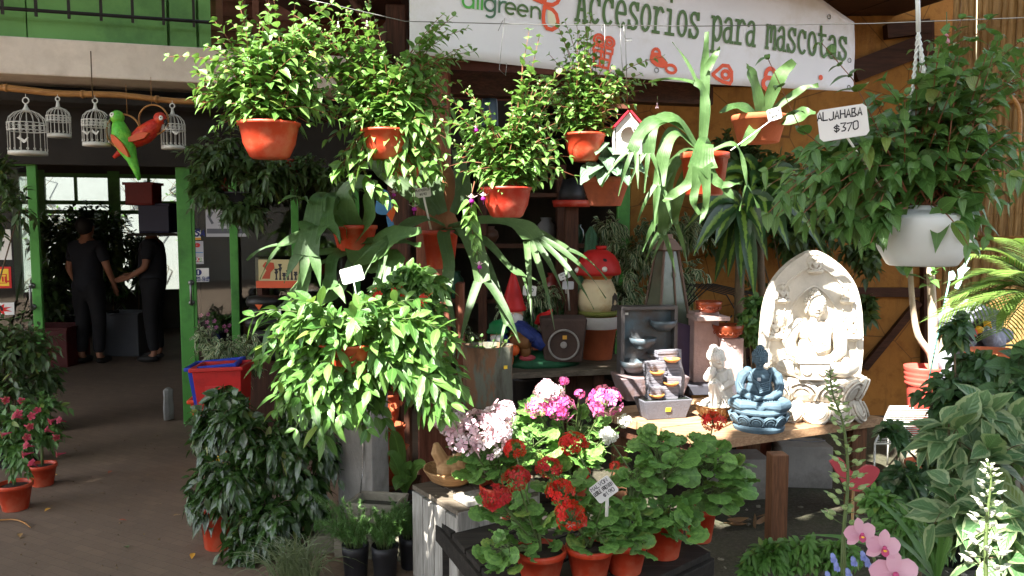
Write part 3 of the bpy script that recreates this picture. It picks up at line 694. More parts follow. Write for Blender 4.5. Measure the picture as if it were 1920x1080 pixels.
def onb(px, py):
    "banner-plane coordinates (m) of the place seen at px,py"
    e = V(0, 0, EYE); d = W(px, py, 5.0) - e; k = (A_ - e).dot(nzb) / d.dot(nzb); p = e + d * k - A_
    return p.dot(ux), p.dot(uyb)
M('banner_green', C(74, 106, 50), .5, .05, 4, 0); M('banner_orange', C(224, 84, 40), .5, .08, 4, 0)
M('banner_lime', C(86, 176, 76), .5, .05, 4, 0); M('banner_teal', C(72, 112, 84), .5, .05, 4, 0); M('banner_cream', C(226, 222, 196), .6, .05, 4, 0)
def bstr(lines, org, dirv, size, hw, mat, name, sx=1.0, lift=.034):
    a = V(dirv[0], dirv[1], 0).normalized(); u2 = ux * a.x + uyb * a.y; v2 = ux * -a.y + uyb * a.x
    b = MB(); b.strokes([[(x * sx, y) for x, y in ln] for ln in lines], A_ + ux * org[0] + uyb * org[1] + nzb * 0, u2 * 1.0, v2, size, hw, lift)
    return drape(b).build(name, mat, bnr)
p0 = onb(1078, 37); p1 = onb(1588, 113); dv = (p1[0] - p0[0], p1[1] - p0[1]); tl = math.hypot(*dv)
b = MB()
for eu, ev in ((.93, .86), (.985, .05), (.985, .42), (.02, .05), (.5, .03)):
    tp_ = HT * (1 - .52 * max(0, (eu - .45) / .55) ** 1.5); b.ring(tuple(A_ + ux * (eu * LEN) + uyb * (ev * tp_)), .014, .004, Matrix.Rotation(math.atan2(ux.y, ux.x), 3, 'Z') @ Matrix.Rotation(R(90), 3, 'X'), 12, 5)
drape(b).build('eyelets', MATS['steel'], bnr)
txt = 'Accesorios para mascotas'; sz = tl / (len(txt) * 10.4); x = 0; lines = []
for ch in txt:
    if ch != ' ': lines += [[(x + a, b) for a, b in ln] for ln in SLAB[ch]]
    x += 10.4 if ch != ' ' else 9.0
sz = tl / x
b = MB(); a = V(dv[0], dv[1], 0).normalized(); u2 = ux * a.x + uyb * a.y; v2 = ux * -a.y + uyb * a.x
b.strokes([[(px_, py_ * 1.85) for px_, py_ in ln] for ln in lines], A_ + ux * p0[0] + uyb * p0[1], u2, v2, sz, sz * 1.15, .036)
drape(b).build('lettering', MATS['banner_green'], bnr)
g0 = onb(866, 14); g1 = onb(1016, 36); dv = (g1[0] - g0[0], g1[1] - g0[1]); x = 0; parts = {}
for i, ch in enumerate('allgreen'):
    c = 'banner_lime' if i < 3 else 'banner_teal' if i < 5 else 'banner_green'
    parts.setdefault(c, []).extend([[(x + p, q_) for p, q_ in ln] for ln in SOFT[ch]]); x += SOFTW[ch]
gs = math.hypot(*dv) / x
for k_, ls in parts.items(): bstr(ls, g0, dv, gs, gs * .85, MATS[k_], 'lettering')
def emblem(lines, px, py, s, hw, mat='banner_orange', name='emblem', ang=(1, -.13)): bstr(lines, onb(px, py), ang, s, hw, MATS[mat], name)
petal = lambda fx, fy: [(fx * x_, fy * y_) for x_, y_ in [(0, 0), (0, -6), (.6, -9), (3, -11.5), (6, -11.5), (8.6, -9.5), (9, -6), (7.5, -2.5), (5, -.6), (0, 0)]]
emblem([petal(1, 1)], 1021, 12, .0105, .011); emblem([petal(1, -1)], 1021, 7, .0105, .011); emblem([petal(-1, -1)], 1016, 4, .0105, .011)
b = MB(); gp = onb(1024, 15); b.prism([(x_ * .0078 + .008, y_ * .0078 - .008) for x_, y_ in petal(1, 1)[:-1]], .002, A_ + ux * gp[0] + uyb * gp[1] + nzb * .03, ux, uyb); drape(b).build('emblem', MATS['banner_cream'], bnr)
emblem([[(0, 0), (10, 0), (11, 9), (-1, 9), (0, 0)], [(-1.6, 9), (-1.6, 12), (11.6, 12), (11.6, 9)], [(4, 0), (4, 12)], [(6.4, 0), (6.4, 12)], [(-.5, 5), (10.5, 5)], arc(1.5, 15.6, 3.6, 3.2, 0, 360), arc(8.6, 15.6, 3.6, 3.2, 0, 360), arc(1.5, 15.6, 1.6, 1.3, 0, 360), arc(8.6, 15.6, 1.6, 1.3, 0, 360)], 1113, 122, .0098, .0075)
b = MB(); gp = onb(1240, 116); o_ = A_ + ux * gp[0] + uyb * gp[1] + nzb * .034
mouse = [(-.075, .035), (-.06, .055), (-.02, .055), (.02, .03), (.05, .0), (.045, -.02), (.02, -.035), (-.03, -.03), (-.065, -.01), (-.078, .012)]
b.prism(mouse, .002, o_, ux, uyb); drape(b).build('emblem', MATS['banner_orange'], bnr)
emblem([arc(0, 0, 3, 3.6, 0, 360)], 1231, 101, .009, .009); emblem([arc(0, 0, 4.6, 3.0, 0, 360)], 1259, 129, .008, .009)
emblem([[(-6, -1), (0, 5.5), (4, 6), (7, 3), (8, -2), (7, -4), (2, -4), (-3, -2.6), (-6, -1)], arc(3, .6, 2.6, 2.2, 0, 360)], 1352, 140, .0105, .011)
emblem([arc(0, 0, 3.8, 3.2, 0, 360), arc(0, 4.4, 3, 3.6, -10, 190)], 1440, 158, .0125, .014)
emblem([arc(0, 0, 1.0, 1.0, 0, 360)], 1536, 146, .008, .010)

def add_parrot(name, label, loc, col, wing, ringr, rz, cat_='parrot figure'):
    t = thing(name, label, cat_, loc, rz, group='painted parrots on hanging rings')
    b = MB(); tl = .36
    # local: ring in the xz plane; the bird leans, tail hanging down to +x
    ax = [( -.035, 0, .13), (-.03, 0, .10), (-.02, 0, .05), (0, 0, -.01), (.025, 0, -.07), (.05, 0, -.13), (.075, 0, -.20), (.095, 0, -.27)]
    b.tube(ax, [.030, .044, .060, .068, .056, .036, .024, .012], 14); b.ell((-.036, -.004, .150), (.046, .044, .046)); o = b.build('body', col, t)
    b = MB()
    b.prism(cat([(-.05, .03), (-.03, .02), (0, -.01), (.03, -.06), (.05, -.12), (.03, -.11), (-.01, -.07), (-.045, -.02)], 4), .03, (.006, -.060, 0), (1.15, 0, 0), (0, 0, 1)); b.build('wing', wing, t, bevel=.006)
    b = MB(); b.tube([(-.07, -.01, .155), (-.094, -.014, .148), (-.10, -.016, .124)], [.018, .012, .002], 8); b.build('beak', MATS['black_plastic'], t)
    b = MB(); b.ell((-.052, -.040, .160), (.017, .008, .018)); b.build('cheek', MATS['white_paint'], t); b = MB(); b.ell((-.054, -.047, .163), .005); b.build('eye', MATS['black_plastic'], t)
    b = MB(); b.ring((.0, .0, .055), ringr, .0065, Matrix.Rotation(R(90), 3, 'X')); b.tube([(.02, .02, .055 + ringr), (.018, .02, .055 + ringr + .20)], .002, 5); b.build('ring', MATS['bamboo_x'], t)
    return t
M('parrot_green', C(92, 190, 60), .5, .3, 26, .7, 70, dirt=C(150, 200, 60), dscale=14); M('parrot_red', C(186, 40, 24), .5, .3, 26, .7, 70, dirt=C(214, 96, 30), dscale=14)
M('parrot_orange', C(224, 120, 40), .5, .3, 9, .2, 60, col2=C(200, 70, 30)); M('parrot_wing', C(206, 112, 36), .5, .35, 9, .2, 60, col2=C(190, 56, 28))
PY = 5.5; g_ = W(232, 262, PY)
p = add_parrot('parrot', 'green parrot with an orange wing perched on a hanging ring', g_, MATS['parrot_green'], MATS['parrot_orange'], .115, 0)
r_ = add_parrot('parrot', 'red parrot with an orange wing perched on a hanging ring', W(272, 250, PY + .03), MATS['parrot_red'], MATS['parrot_wing'], .105, 0)
r_.rotation_euler = (0, R(34), 0); r_.scale = (-.95, .95, .95)
for ch in r_.children:
    if ch.name.startswith('ring'): ch.rotation_euler = (0, R(34), 0); ch.location = (-.03, .0, .07)
pole = thing('bamboo_pole', 'long horizontal bamboo pole under the balcony that the white cages hang from', 'pole', W(200, 178, PY), world=True)
b = MB(); pa, pb = W(-60, 162, 5.45), W(430, 194, 5.7); pts = [pa.lerp(pb, i / 14) + V(0, 0, .008 * math.sin(i)) for i in range(15)]
b.tube(pts, [.024, .019], 10)
for q_ in pts[2::4]: b.tube([q_ - V(.01, 0, 0), q_ + V(.01, 0, 0)], .027, 10)
b.build('pole', MATS['bamboo_x'], pole)
b = MB(); b.tube([W(170, 96, 5.3), W(172, 150, 5.4), W(174, 186, 5.5)], .004, 5); b.build('cord', MATS['stem_wood'], pole)
def cage(label, px, pyt, pyb, wpx, Y, birds, six=False):
    s = PX(Y); w = wpx * s; top = W(px, pyt, Y); h = (pyb - pyt) * s; base = top - V(0, 0, h)
    t = thing('bird_cage', label, 'birdcage', base, group='white wire birdcages on the bamboo pole')
    r = w / 2; body = h * .56; dome = h * .24; n = 18
    b = MB()
    for i in range(n):
        a = 2 * math.pi * i / n; c_, s_ = math.cos(a), math.sin(a)
        pts = [(r * c_, r * s_, .01), (r * c_, r * s_, body)] + [(r * c_ * math.cos(R(q)), r * s_ * math.cos(R(q)), body + dome * math.sin(R(q))) for q in (25, 50, 72, 88)]
        b.tube(pts, .0022, 4)
    b.build('bars', MATS['white_metal'], t)
    b = MB()
    b.lathe([(r * .2, .0), (r * 1.02, 0), (r * 1.03, .012), (r * 1.01, .024), (r * .9, .02), (1e-4, .02)], n, (0, 0, 0)); b.build('floor', MATS['white_metal'], t)
    b = MB()
    for i in range(n):                                   # lace band and scalloped rail
        a = 2 * math.pi * i / n; m = Matrix.Rotation(a, 3, 'Z') @ Matrix.Rotation(R(90), 3, 'Y')
        for z, rr in ((body - h * .035, .021), (body - h * .09, .026)): b.ring(tuple(m @ V(-z, 0, r)) if False else (r * 1.01 * math.cos(a), r * 1.01 * math.sin(a), z), h * rr, .0022, m, 8, 4)
        b.ring((r * 1.01 * math.cos(a), r * 1.01 * math.sin(a), .035), h * .018, .002, m, 8, 4)
    for z in (body, body - h * .13): b.ring((0, 0, z), r * 1.01, .0035, None, n)
    b.build('lace_band', MATS['white_metal'], t)
    b = MB(); z = body + dome; b.lathe([(r * .22, -.012), (r * .2, .0), (.01, .022), (.008, .04), (1e-4, .042)], 12, (0, 0, z)); b.ring((0, 0, z + .04 + h * .06), h * .055, .004, Matrix.Rotation(R(90), 3, 'X'), 18)
    b.tube([(0, 0, z + .04 + h * .115), (0, 0, z + .04 + h * .18)], .0018, 4); b.build('top_ring', MATS['white_metal'], t)
    for bx, bz in birds:
        b = MB(); b.prism([(q_ * w, k_ * w) for q_, k_ in ((-.2, .1), (-.1, .02), (0, -.06), (.06, -.02), (.14, .1), (.1, .1), (.02, .03), (-.08, .1), (-.12, .16), (-.14, .11))], .004, (bx * w, -r * .86, body * bz)); b.build('bird_cutout', MATS['white_metal'], t)
cage('largest white wire birdcage, leftmost on the pole', 48, 185, 288, 64, 5.45, [(.15, .4)])
cage('smallest white wire birdcage, hanging second from the left', 108, 187, 256, 40, 5.5, [])
cage('white wire birdcage with bird cutouts beside the green parrot', 178, 188, 272, 47, 5.5, [(-.15, .45), (.2, .45)])
cage('narrow white wire birdcage right of the red parrot', 323, 198, 278, 42, 5.6, [(.3, .6)])

# ---------------------------------------------------------------- hanging baskets
def bowl_profile(r, h):
    return [(1e-4, 0), (r * .55, 0), (r * .66, h * .06), (r * .86, h * .42), (r * .97, h * .9), (r * 1.04, h * .92), (r * 1.05, h), (r * .99, h), (r * .94, h * .9), (r * .8, h * .42), (r * .5, h * .12), (1e-4, h * .12)]
def hanger(par, r, h, hook, mat, t=.0035, spread=1.0, join=.82, hooksz=.03, n=3, a0=.5):
    "strands from the rim to a hook point (local coordinates)"
    b = MB(); hk = V(*hook); j = V(0, 0, h).lerp(hk, join)
    for i in range(n):
        a = a0 + 2 * math.pi * i / n; p = V(r * math.cos(a), r * math.sin(a), h)
        b.tube([p, p.lerp(j, .5) + V(0, 0, 0), j + V(.006 * math.cos(a), .006 * math.sin(a), 0), hk - V(0, 0, hooksz)], t, 5)
    b.tube([hk - V(0, 0, hooksz * 1.2), hk - V(0, 0, .2 * hooksz)] + [hk + V(hooksz * .5 * (-1 + math.cos(q)), 0, hooksz * .6 * math.sin(q)) for q in np.linspace(.0, 3.8, 9)], t * 1.7, 6)
    return b.build('hanger', mat, par)
def fuchsia_flower(par, p, s, open_=True, cor=P_PURP, sep=P_PALE):
    b = MB(); p = np.array(tuple(p)); b.k = 0
    b.tube([p + (0, 0, s * 1.6), p + (.002, 0, s * .9), p + (0, 0, s * .5)], s * .035, 5)
    b.k = 1; b.lathe([(s * .05, .5 * s), (s * .12, .42 * s), (s * .09, .15 * s), (s * .2, 0), (1e-4, -.02 * s)], 8, p)
    a = np.arange(4) * math.pi / 2 + .4
    D = np.stack([np.cos(a), np.sin(a), np.full(4, .25 if open_ else -2.2)], -1); b.inst(LANC, np.repeat([p], 4, 0), D, np.tile((0, 0, 1.), (4, 1)), s * .75, s * .34, -.25)
    if open_:
        b.k = 2; b.lathe([(s * .1, .02 * s), (s * .24, -.12 * s), (s * .3, -.34 * s), (s * .22, -.5 * s), (1e-4, -.42 * s)], 9, p, wob=.12)
        for q in range(5): b.tube([p + (0, 0, -.3 * s), p + (rnd(-.05, .05) * s, rnd(-.05, .05) * s, -rnd(.75, 1.05) * s)], s * .015, 4)
    b.build('flower' if open_ else 'bud', [MATS['stem_green'], sep, cor], par, off=par.location)
def buds(b, p, s, n=4):
    for _ in range(n): b.inst(BALL, [p + nrg.normal(size=3) * s * 1.2], [(.3, .2, -1 if rnd(0, 1) < .5 else 1)], [(1, 0, 0)], s * rnd(.9, 1.4), s * .8)
def basket(label, px, pyr, pyb, wpx, Y, hook, stems, L=.062, W_=.04, mat=FUCH, potm='orange_plastic', flowers=(), budn=10, hm='hanger_red', cat_='hanging basket', nodes=9, droop=.3, name='fuchsia_basket', join=.82, group='fuchsias in hanging baskets', trail=(), T=OVATE, out=.85, up=.35):
    s = PX(Y); r = wpx * s / 2; h = (pyb - pyr) * s; loc = W(px, pyb, Y)
    t = thing(name, label, cat_, loc, world=True, group=group)
    MB().lathe(bowl_profile(r, h), 36).build('pot', MATS[potm], t, off=(0, 0, 0))
    MB().lathe([(1e-4, h * .93), (r * .9, h * .88)], 20).build('soil', MATS['soil'], t, off=(0, 0, 0))
    if hook: hanger(t, r, h, W(*hook, Y) - loc, MATS[hm], join=join)
    S, Lf = MB(), MB(); base = np.array(tuple(loc + V(0, 0, h * .9)))
    for (ex, ey, rx, ry, n) in stems:
        for _ in range(n):
            a = rnd(0, 6.28); q = math.sqrt(rnd(.05, 1)); dz = rnd(-.8, .8)
            tip = np.array(tuple(W(ex + rx * q * math.cos(a), ey + ry * q * math.sin(a), Y + dz * max(rx, 60) * s * math.sqrt(max(0, 1 - q * q * .6)))))
            b0 = base + np.array((rnd(-.6, .6) * r, rnd(-.6, .6) * r, 0)); dv = tip - b0
            if rnd(0, 1) < .16: dv = dv * rnd(1.15, 1.35); tip = b0 + dv
            mid = b0 + dv * .45 + np.array((-dv[0] * .12, -dv[1] * .12, abs(dv[0]) * .35 + .03))
            ln = np.linalg.norm(dv); nn = max(4, int(ln / .043))
            e, g = grow(S, Lf, T, bez(b0, mid, tip, 8), nn, L * rnd(.85, 1.15), W_ * (L / L), droop, .12, .0028, True, out, up, .5, .22)
            if rnd(0, 1) < budn / 40: Lf.k = 1; buds(Lf, e, .011, 3); Lf.k = 0
    for pts in trail:
        P = np.array([tuple(W(a, b, Y - .05)) for a, b in pts]); grow(S, Lf, T, P, max(4, len(pts) * 3), L * .9, W_, .5, .25, .0025, True, .85, .3, .45, .2)
    S.build('stems', MATS['stem_red'], t); Lf.build('foliage', [mat, P_BUD], t)
    for fx, fy, fs, op in flowers: fuchsia_flower(t, W(fx, fy, Y - .08), fs, op)
    return t
basket('fuchsia basket nearest the green balcony, its red bowl in full sun', 506, 232, 298, 110, 3.85, (497, -25), [(505, 120, 115, 95, 52), (430, 150, 75, 85, 26), (590, 110, 60, 85, 22), (410, 190, 50, 50, 14), (600, 200, 50, 50, 14), (440, 60, 40, 50, 6), (545, 50, 50, 45, 6)], budn=4, L=.076, W_=.05, droop=.45)
basket('fuchsia basket with white buds left of the banner', 725, 245, 300, 92, 4.0, (714, 8), [(640, 90, 70, 90, 30), (710, 160, 80, 90, 40), (800, 190, 70, 90, 36), (850, 90, 45, 80, 14), (660, 240, 55, 60, 22), (790, 290, 65, 50, 22), (700, 320, 60, 40, 12)], budn=8,
       flowers=((634, 46, .03, False), (688, 44, .028, False)), trail=[[(690, 250), (670, 300), (700, 350), (740, 385)], [(760, 250), (800, 310), (825, 330)], [(680, 250), (640, 310), (625, 335)]], L=.074, W_=.048, droop=.45)
basket('sunlit fuchsia basket with purple flowers below the middle of the banner', 950, 352, 408, 92, 3.6, (944, 135), [(955, 270, 80, 75, 52), (1000, 200, 50, 70, 18), (885, 290, 50, 55, 22), (1030, 290, 50, 60, 20), (990, 150, 25, 40, 6), (870, 220, 35, 55, 12), (950, 330, 70, 30, 14)], L=.064, W_=.043, droop=.45, potm='red_plastic',
       flowers=((893, 240, .036, True), (884, 372, .04, True), (906, 368, .036, True), (899, 497, .034, True)), trail=[[(890, 340), (878, 390), (885, 430), (895, 478)]], budn=12)
basket('shaded fuchsia basket hanging in front of the gift emblem', 1096, 252, 303, 76, 4.2, (1081, 45), [(1075, 150, 65, 85, 34), (1130, 200, 60, 60, 26), (1030, 190, 45, 60, 16), (1180, 170, 45, 45, 12), (1085, 90, 40, 60, 12), (1130, 130, 40, 50, 8)], L=.06, W_=.04, mat=FUCH, budn=8, join=.8,
       flowers=((1232, 198, .03, False),))
# fuchsia with a pale pink flower hanging by itself
tf = thing('fuchsia_basket', 'small fuchsia basket with a single pale pink flower beside the blue bird', 'hanging basket', W(760, 330, 4.3), world=True, group='fuchsias in hanging baskets')
MB().lathe(bowl_profile(.10, .11), 24).build('pot', MATS['orange_plastic'], tf, off=(0, 0, 0))
S, Lf = MB(), MB()
for tip in ((775, 380), (735, 300), (800, 345)): grow(S, Lf, OVATE, np.array([tuple(W(760, 325, 4.3)), tuple(W(768, 300, 4.25)), tuple(W(tip[0], tip[1] - 20, 4.2)), tuple(W(*tip, 4.2))]), 5, .05, .035, .3, .3)
S.build('stems', MATS['stem_red'], tf); Lf.build('foliage', FUCH, tf); fuchsia_flower(tf, W(776, 388, 4.2), .042, True); fuchsia_flower(tf, W(738, 362, 4.3), .036, True)

# the big white basket with large heart leaves on the right
wb = thing('fuchsia_basket', 'translucent white hanging basket full of large heart shaped leaves', 'hanging basket', W(1728, 498, 2.95), world=True)
s = PX(2.95); r = 90 * s; h = 112 * s
M('white_plastic', C(216, 222, 220), .35, .05, 3, .03, 10, spec=.5)
MB().lathe([(1e-4, 0), (r * .62, 0), (r * .68, .006), (r * .86, h * .28), (r * .97, h * .58), (r * 1.0, h * .78), (r * .97, h * .83), (r * .70, h * .90), (r * .5, h * .95), (r * .52, h), (r * .46, h), (r * .46, h * .93), (r * .93, h * .74), (r * .7, h * .15), (1e-4, h * .15)], 40).build('pot', MATS['white_plastic'], wb, off=(0, 0, 0))
MB().lathe([(1e-4, h * .95), (r * .46, h * .93)], 20).build('soil', MATS['soil'], wb, off=(0, 0, 0))
b = MB()
hk = W(1720, -30, 2.95)
for px, py in ((1688, 395), (1752, 400), (1775, 400)):
    p, q = W(px, py, 2.95 + (.06 if px < 1770 else -.08)), W(1722, 60, 2.95)
    for k in range(2):
        a = np.linspace(0, 1, 60); P = np.array(tuple(p))[None] * (1 - a[:, None]) + np.array(tuple(q))[None] * a[:, None]
        P[:, 0] += .004 * np.cos(a * 90 + k * math.pi); P[:, 1] += .004 * np.sin(a * 90 + k * math.pi); b.tube(P, .004, 5)
b.tube([W(1722, 60, 2.95), hk], .008, 6)
for px in (1690, 1752): b.box(tuple(W(px, 383, 2.95 - .02)), (.022, .012, .03))
b.build('rope', MATS['white_plastic'], wb)
S, Lf = MB(), MB(); base = np.array(tuple(W(1728, 385, 2.95)))
for (ex, ey, rx, ry, n) in ((1700, 250, 110, 110, 34), (1800, 200, 100, 130, 34), (1600, 330, 110, 60, 26), (1540, 340, 90, 60, 22), (1860, 320, 80, 80, 26), (1745, 120, 50, 70, 8), (1820, 80, 60, 70, 10), (1620, 260, 60, 50, 10), (1500, 380, 70, 50, 14), (1890, 120, 40, 80, 8), (1470, 330, 40, 40, 5), (1620, 420, 60, 40, 7), (1840, 420, 60, 50, 10)):
    for _ in range(n):
        a = rnd(0, 6.28); q = math.sqrt(rnd(.05, 1)); tip = np.array(tuple(W(ex + rx * q * math.cos(a), ey + ry * q * math.sin(a), 2.95 + rnd(-.28, .3))))
        b0 = base + np.array((rnd(-.1, .1), rnd(-.1, .1), 0)); dv = tip - b0; mid = b0 + dv * .5 + np.array((0, 0, abs(dv[0]) * .45 + .03))
        grow(S, Lf, HEART, bez(b0, mid, tip, 8), max(3, int(np.linalg.norm(dv) / .075)), .092, .062, .5, .25, .003, True, .8, .25, .5, .25)
for pts in ([(1700, 360), (1640, 300), (1560, 290), (1500, 240), (1440, 110)], [(1700, 360), (1650, 250), (1600, 150), (1540, 80)], [(1690, 380), (1650, 400), (1640, 440)], [(1780, 385), (1800, 395), (1812, 430)], [(1670, 380), (1600, 420), (1560, 430)], [(1700, 390), (1660, 395), (1620, 420)]):
    grow(S, Lf, HEART, np.array([tuple(W(a, b_, 2.8)) for a, b_ in pts]), 8, .085, .058, .5, .3, .003, True, .8, .2, .5, .2)
S.build('stems', MATS['stem_red'], wb); Lf.build('foliage', DEEP, wb)
fuchsia_flower(wb, W(1773, 68, 2.75), .05, False, sep=PETAL('bud_pink', (.8, .28, .45), (.85, .45, .55)))
price_tag('price_tag', 'large white price tag reading ALJAHABA $370 stuck in the white basket', W(1581, 230, 2.72), .175, .105, [('ALJAHABA', -.05), ('$370', .05)], R(9), 0, .1, W(1650, 350, 2.8), .25, .0021)
# ---------------------------------------------------------------- staghorn ferns and other hanging pots
def frond(Lf, path, wid, forks=0, fl=.12, nvec=(0, -.6, 1), fw=None, spread=.5, drop=.6, depth=0, wob=.012):
    "thick ribbon along path (world points), forking at its end"
    P = np.array([tuple(p) for p in path], float)
    if len(P) < 6: P = np.array(cat3(P, 5))
    k = len(P); T = nrm(np.gradient(P, axis=0)); N0 = np.array(nvec, float)
    w = np.interp(np.linspace(0, 1, k), np.linspace(0, 1, len(wid)), wid); vs = []; uv = []
    ph = rnd(0, 6)
    for i in range(k):
        S = np.cross(N0, T[i]); S /= max(1e-6, np.linalg.norm(S)); Nn = np.cross(T[i], S)
        for sg in (-1, 0, 1): vs.append(P[i] + S * sg * w[i] / 2 + Nn * (abs(sg) * w[i] * .14 + wob * math.sin(i * .9 + sg * 1.3 + ph) * (i / k))); uv.append((i / k, sg))
    f = []
    for i in range(k - 1): a = i * 3; f += [(a, a + 3, a + 4, a + 1), (a + 1, a + 4, a + 5, a + 2)]
    Lf.add(vs, f, uv)
    if forks and depth >= 0:
        fw = fw or {2: .52, 3: .36, 5: .24}.get(forks, .4)
        S = np.cross(N0, T[-1]); S /= max(1e-6, np.linalg.norm(S))
        for j in range(forks):
            u = (j / (forks - 1) - .5) * 2 if forks > 1 else 0
            d = T[-1] + S * u * spread; d /= np.linalg.norm(d); st = P[-1] + S * u * w[-1] * .28 - T[-1] * .006
            ln = fl * rnd(.75, 1.25); d2 = d + np.array((0, 0, -drop)); d2 /= np.linalg.norm(d2)
            frond(Lf, bez(st, st + d * ln * .5, st + d * ln * .45 + d2 * ln * .6, 7), [w[-1] * fw * 1.15, w[-1] * fw, w[-1] * fw * .5 if depth <= 0 else w[-1] * fw, .004 if depth <= 0 else w[-1] * fw * .9], 2 if depth > 0 else 0, ln * .6, N0, .55, .55, drop, depth - 1)
def cat3(P, n):
    q = np.concatenate([P[:1] * 2 - P[1:2], P, P[-1:] * 2 - P[-2:-1]]); o = []
    for i in range(1, len(q) - 2):
        for t in np.linspace(0, 1, n, endpoint=False):
            a, b, c, d = q[i - 1:i + 3]; o.append(.5 * ((2 * b) + (c - a) * t + (2 * a - 5 * b + 4 * c - d) * t * t + (3 * b - a - 3 * c + d) * t ** 3))
    o.append(P[-1]); return o
def fr(Lf, pts, Y, wid, dy=0, ws=.72, **kw):
    s = PX(Y) * ws if kw.get('forks') else PX(Y); n = len(pts); wid = [w for w in wid]; s0 = PX(Y)
    s = s; n = len(pts)
    frond(Lf, [W(a, b, Y + dy * i / (n - 1)) for i, (a, b) in enumerate(pts)], [w * s for w in wid], fl=kw.pop('fl', 60) * s0 * 1.25, **kw)
def hpot(name, label, px, pyt, pyb, wt, wb_, Y, mat, hook=None, join=.7, cat_='hanging pot', hm='hanger_red', group=None, rim=.014, hooksz=.03):
    s = PX(Y); h = (pyb - pyt) * s; t = thing(name, label, cat_, W((px), pyb, Y), world=True, group=group)
    add_pot(t, wt * s / 2, wb_ * s / 2, h, MATS[mat], rim=rim)
    if hook: hanger(t, wt * s / 2, h, W(*hook, Y) - W(px, pyb, Y), MATS[hm], join=join, hooksz=hooksz)
    return t
G_ST = 'staghorn ferns in pots'
# orange pot with the sunlit fronds
t = hpot('staghorn_fern', 'staghorn fern in bright orange hanging pot with sunlit forked fronds', 1320, 288, 366, 86, 68, 3.6, 'orange_plastic', (1316, 45), .25, group=G_ST, hooksz=.05); Lf = MB()
fr(Lf, [(1315, 290), (1320, 200), (1322, 120), (1325, 60)], 3.6, [12, 18, 17, 6], forks=0, nvec=(0, -1, .1))
fr(Lf, [(1325, 130), (1340, 105), (1350, 88)], 3.58, [16, 12, 3], nvec=(0, -1, .2))
fr(Lf, [(1316, 280), (1322, 210), (1318, 170), (1300, 150)], 3.58, [20, 26, 20, 16], forks=2, fl=55, nvec=(0, -1, .2), drop=.5, depth=0)
fr(Lf, [(1322, 285), (1322, 268), (1318, 285), (1316, 318)], 3.52, [14, 28, 36, 52], dy=-.12, forks=0, nvec=(0, -1, .5))
fr(Lf, [(1308, 312), (1290, 345), (1262, 365), (1243, 378)], 3.40, [30, 20, 16, 6], nvec=(0, -1, .4)); fr(Lf, [(1312, 315), (1304, 350), (1300, 380), (1312, 402)], 3.39, [28, 16, 14, 4], nvec=(0, -1, .3))
fr(Lf, [(1318, 315), (1324, 350), (1322, 390), (1312, 420)], 3.38, [28, 15, 13, 3], nvec=(0, -1, .3)); fr(Lf, [(1322, 312), (1340, 338), (1358, 352), (1375, 373)], 3.39, [30, 18, 18, 5], nvec=(0, -1, .4)); fr(Lf, [(1352, 348), (1372, 346), (1392, 342)], 3.39, [16, 10, 2], nvec=(0, -1, .6))
for pts in ([(1310, 285), (1280, 240), (1240, 225), (1205, 245), (1185, 285)], [(1312, 285), (1270, 225), (1225, 235), (1215, 290)], [(1314, 285), (1285, 260), (1262, 250), (1245, 285), (1235, 350)]):
    fr(Lf, pts, 3.62, [12, 24, 36, 34, 30], dy=-.15, forks=3, fl=55, nvec=(0, -.8, .7), drop=.9)
for pts in ([(1312, 285), (1280, 290), (1255, 330), (1245, 400), (1240, 440)], [(1314, 288), (1270, 300), (1238, 350), (1232, 420)], [(1316, 288), (1290, 320), (1268, 380), (1262, 420)]):
    fr(Lf, pts, 3.66, [16, 26, 30, 30, 24], dy=.05, forks=2, fl=60, nvec=(0, -1, .3), drop=.8)
fr(Lf, [(1330, 285), (1370, 270), (1390, 290), (1400, 350)], 3.6, [10, 14, 10, 8], forks=2, fl=35, nvec=(0, -.8, .7))
Lf.build('foliage', STAG, t)
# brown-orange pot with upright straps behind
t = hpot('staghorn_fern', 'staghorn fern with upright straps in a ribbed brown pot on a black hanger', 1422, 218, 268, 96, 74, 3.9, 'clay', (1425, 48), .62, hm='black_plastic', group=G_ST); Lf = MB()
for pts, w in (([(1425, 220), (1420, 180), (1408, 140), (1400, 120)], [16, 22, 20, 4]), ([(1432, 220), (1445, 180), (1465, 140), (1490, 115)], [14, 22, 26, 12]), ([(1435, 222), (1470, 190), (1510, 165), (1535, 160)], [10, 14, 12, 4]), ([(1440, 225), (1480, 225), (1505, 215), (1528, 212)], [14, 26, 28, 10]), ([(1420, 222), (1400, 205), (1375, 200), (1350, 210)], [14, 20, 16, 3]), ([(1424, 225), (1418, 235), (1405, 255), (1392, 275)], [16, 24, 20, 8])):
    fr(Lf, pts, 3.85, w, dy=-.1, nvec=(0, -1, .5))
Lf.build('foliage', STAG, t)
price_tag('price_tag', 'small white price tag leaning in the ribbed brown hanging pot', W(1452, 214, 3.75), .075, .055, [('HELECHO', 0), ('$590', 0)], R(18), .1, .3, W(1370, 282, 3.7), .2, .0008)
# terracotta pot with broad waxy leaves
t = hpot('hanging_plant', 'broad waxy leaved plant in a matte terracotta hanging pot under the bird house', 1135, 334, 386, 88, 58, 4.3, 'terracotta', (1135, 120), .5); Lf = MB()
for tip in ((1090, 345), (1105, 330), (1128, 348), (1160, 330), (1205, 315), (1215, 330), (1180, 345), (1140, 318), (1120, 290), (1165, 300)):
    fr(Lf, [(1135, 338), ((1135 + tip[0]) / 2, min(338, tip[1]) - 22), tip], 4.25, [8, 32, 34, 6], dy=-.14, nvec=(0, -.6, 1))
Lf.build('foliage', LEAF('waxy_leaf', (.10, .18, .11), (.16, .25, .16), .35, .15), t)

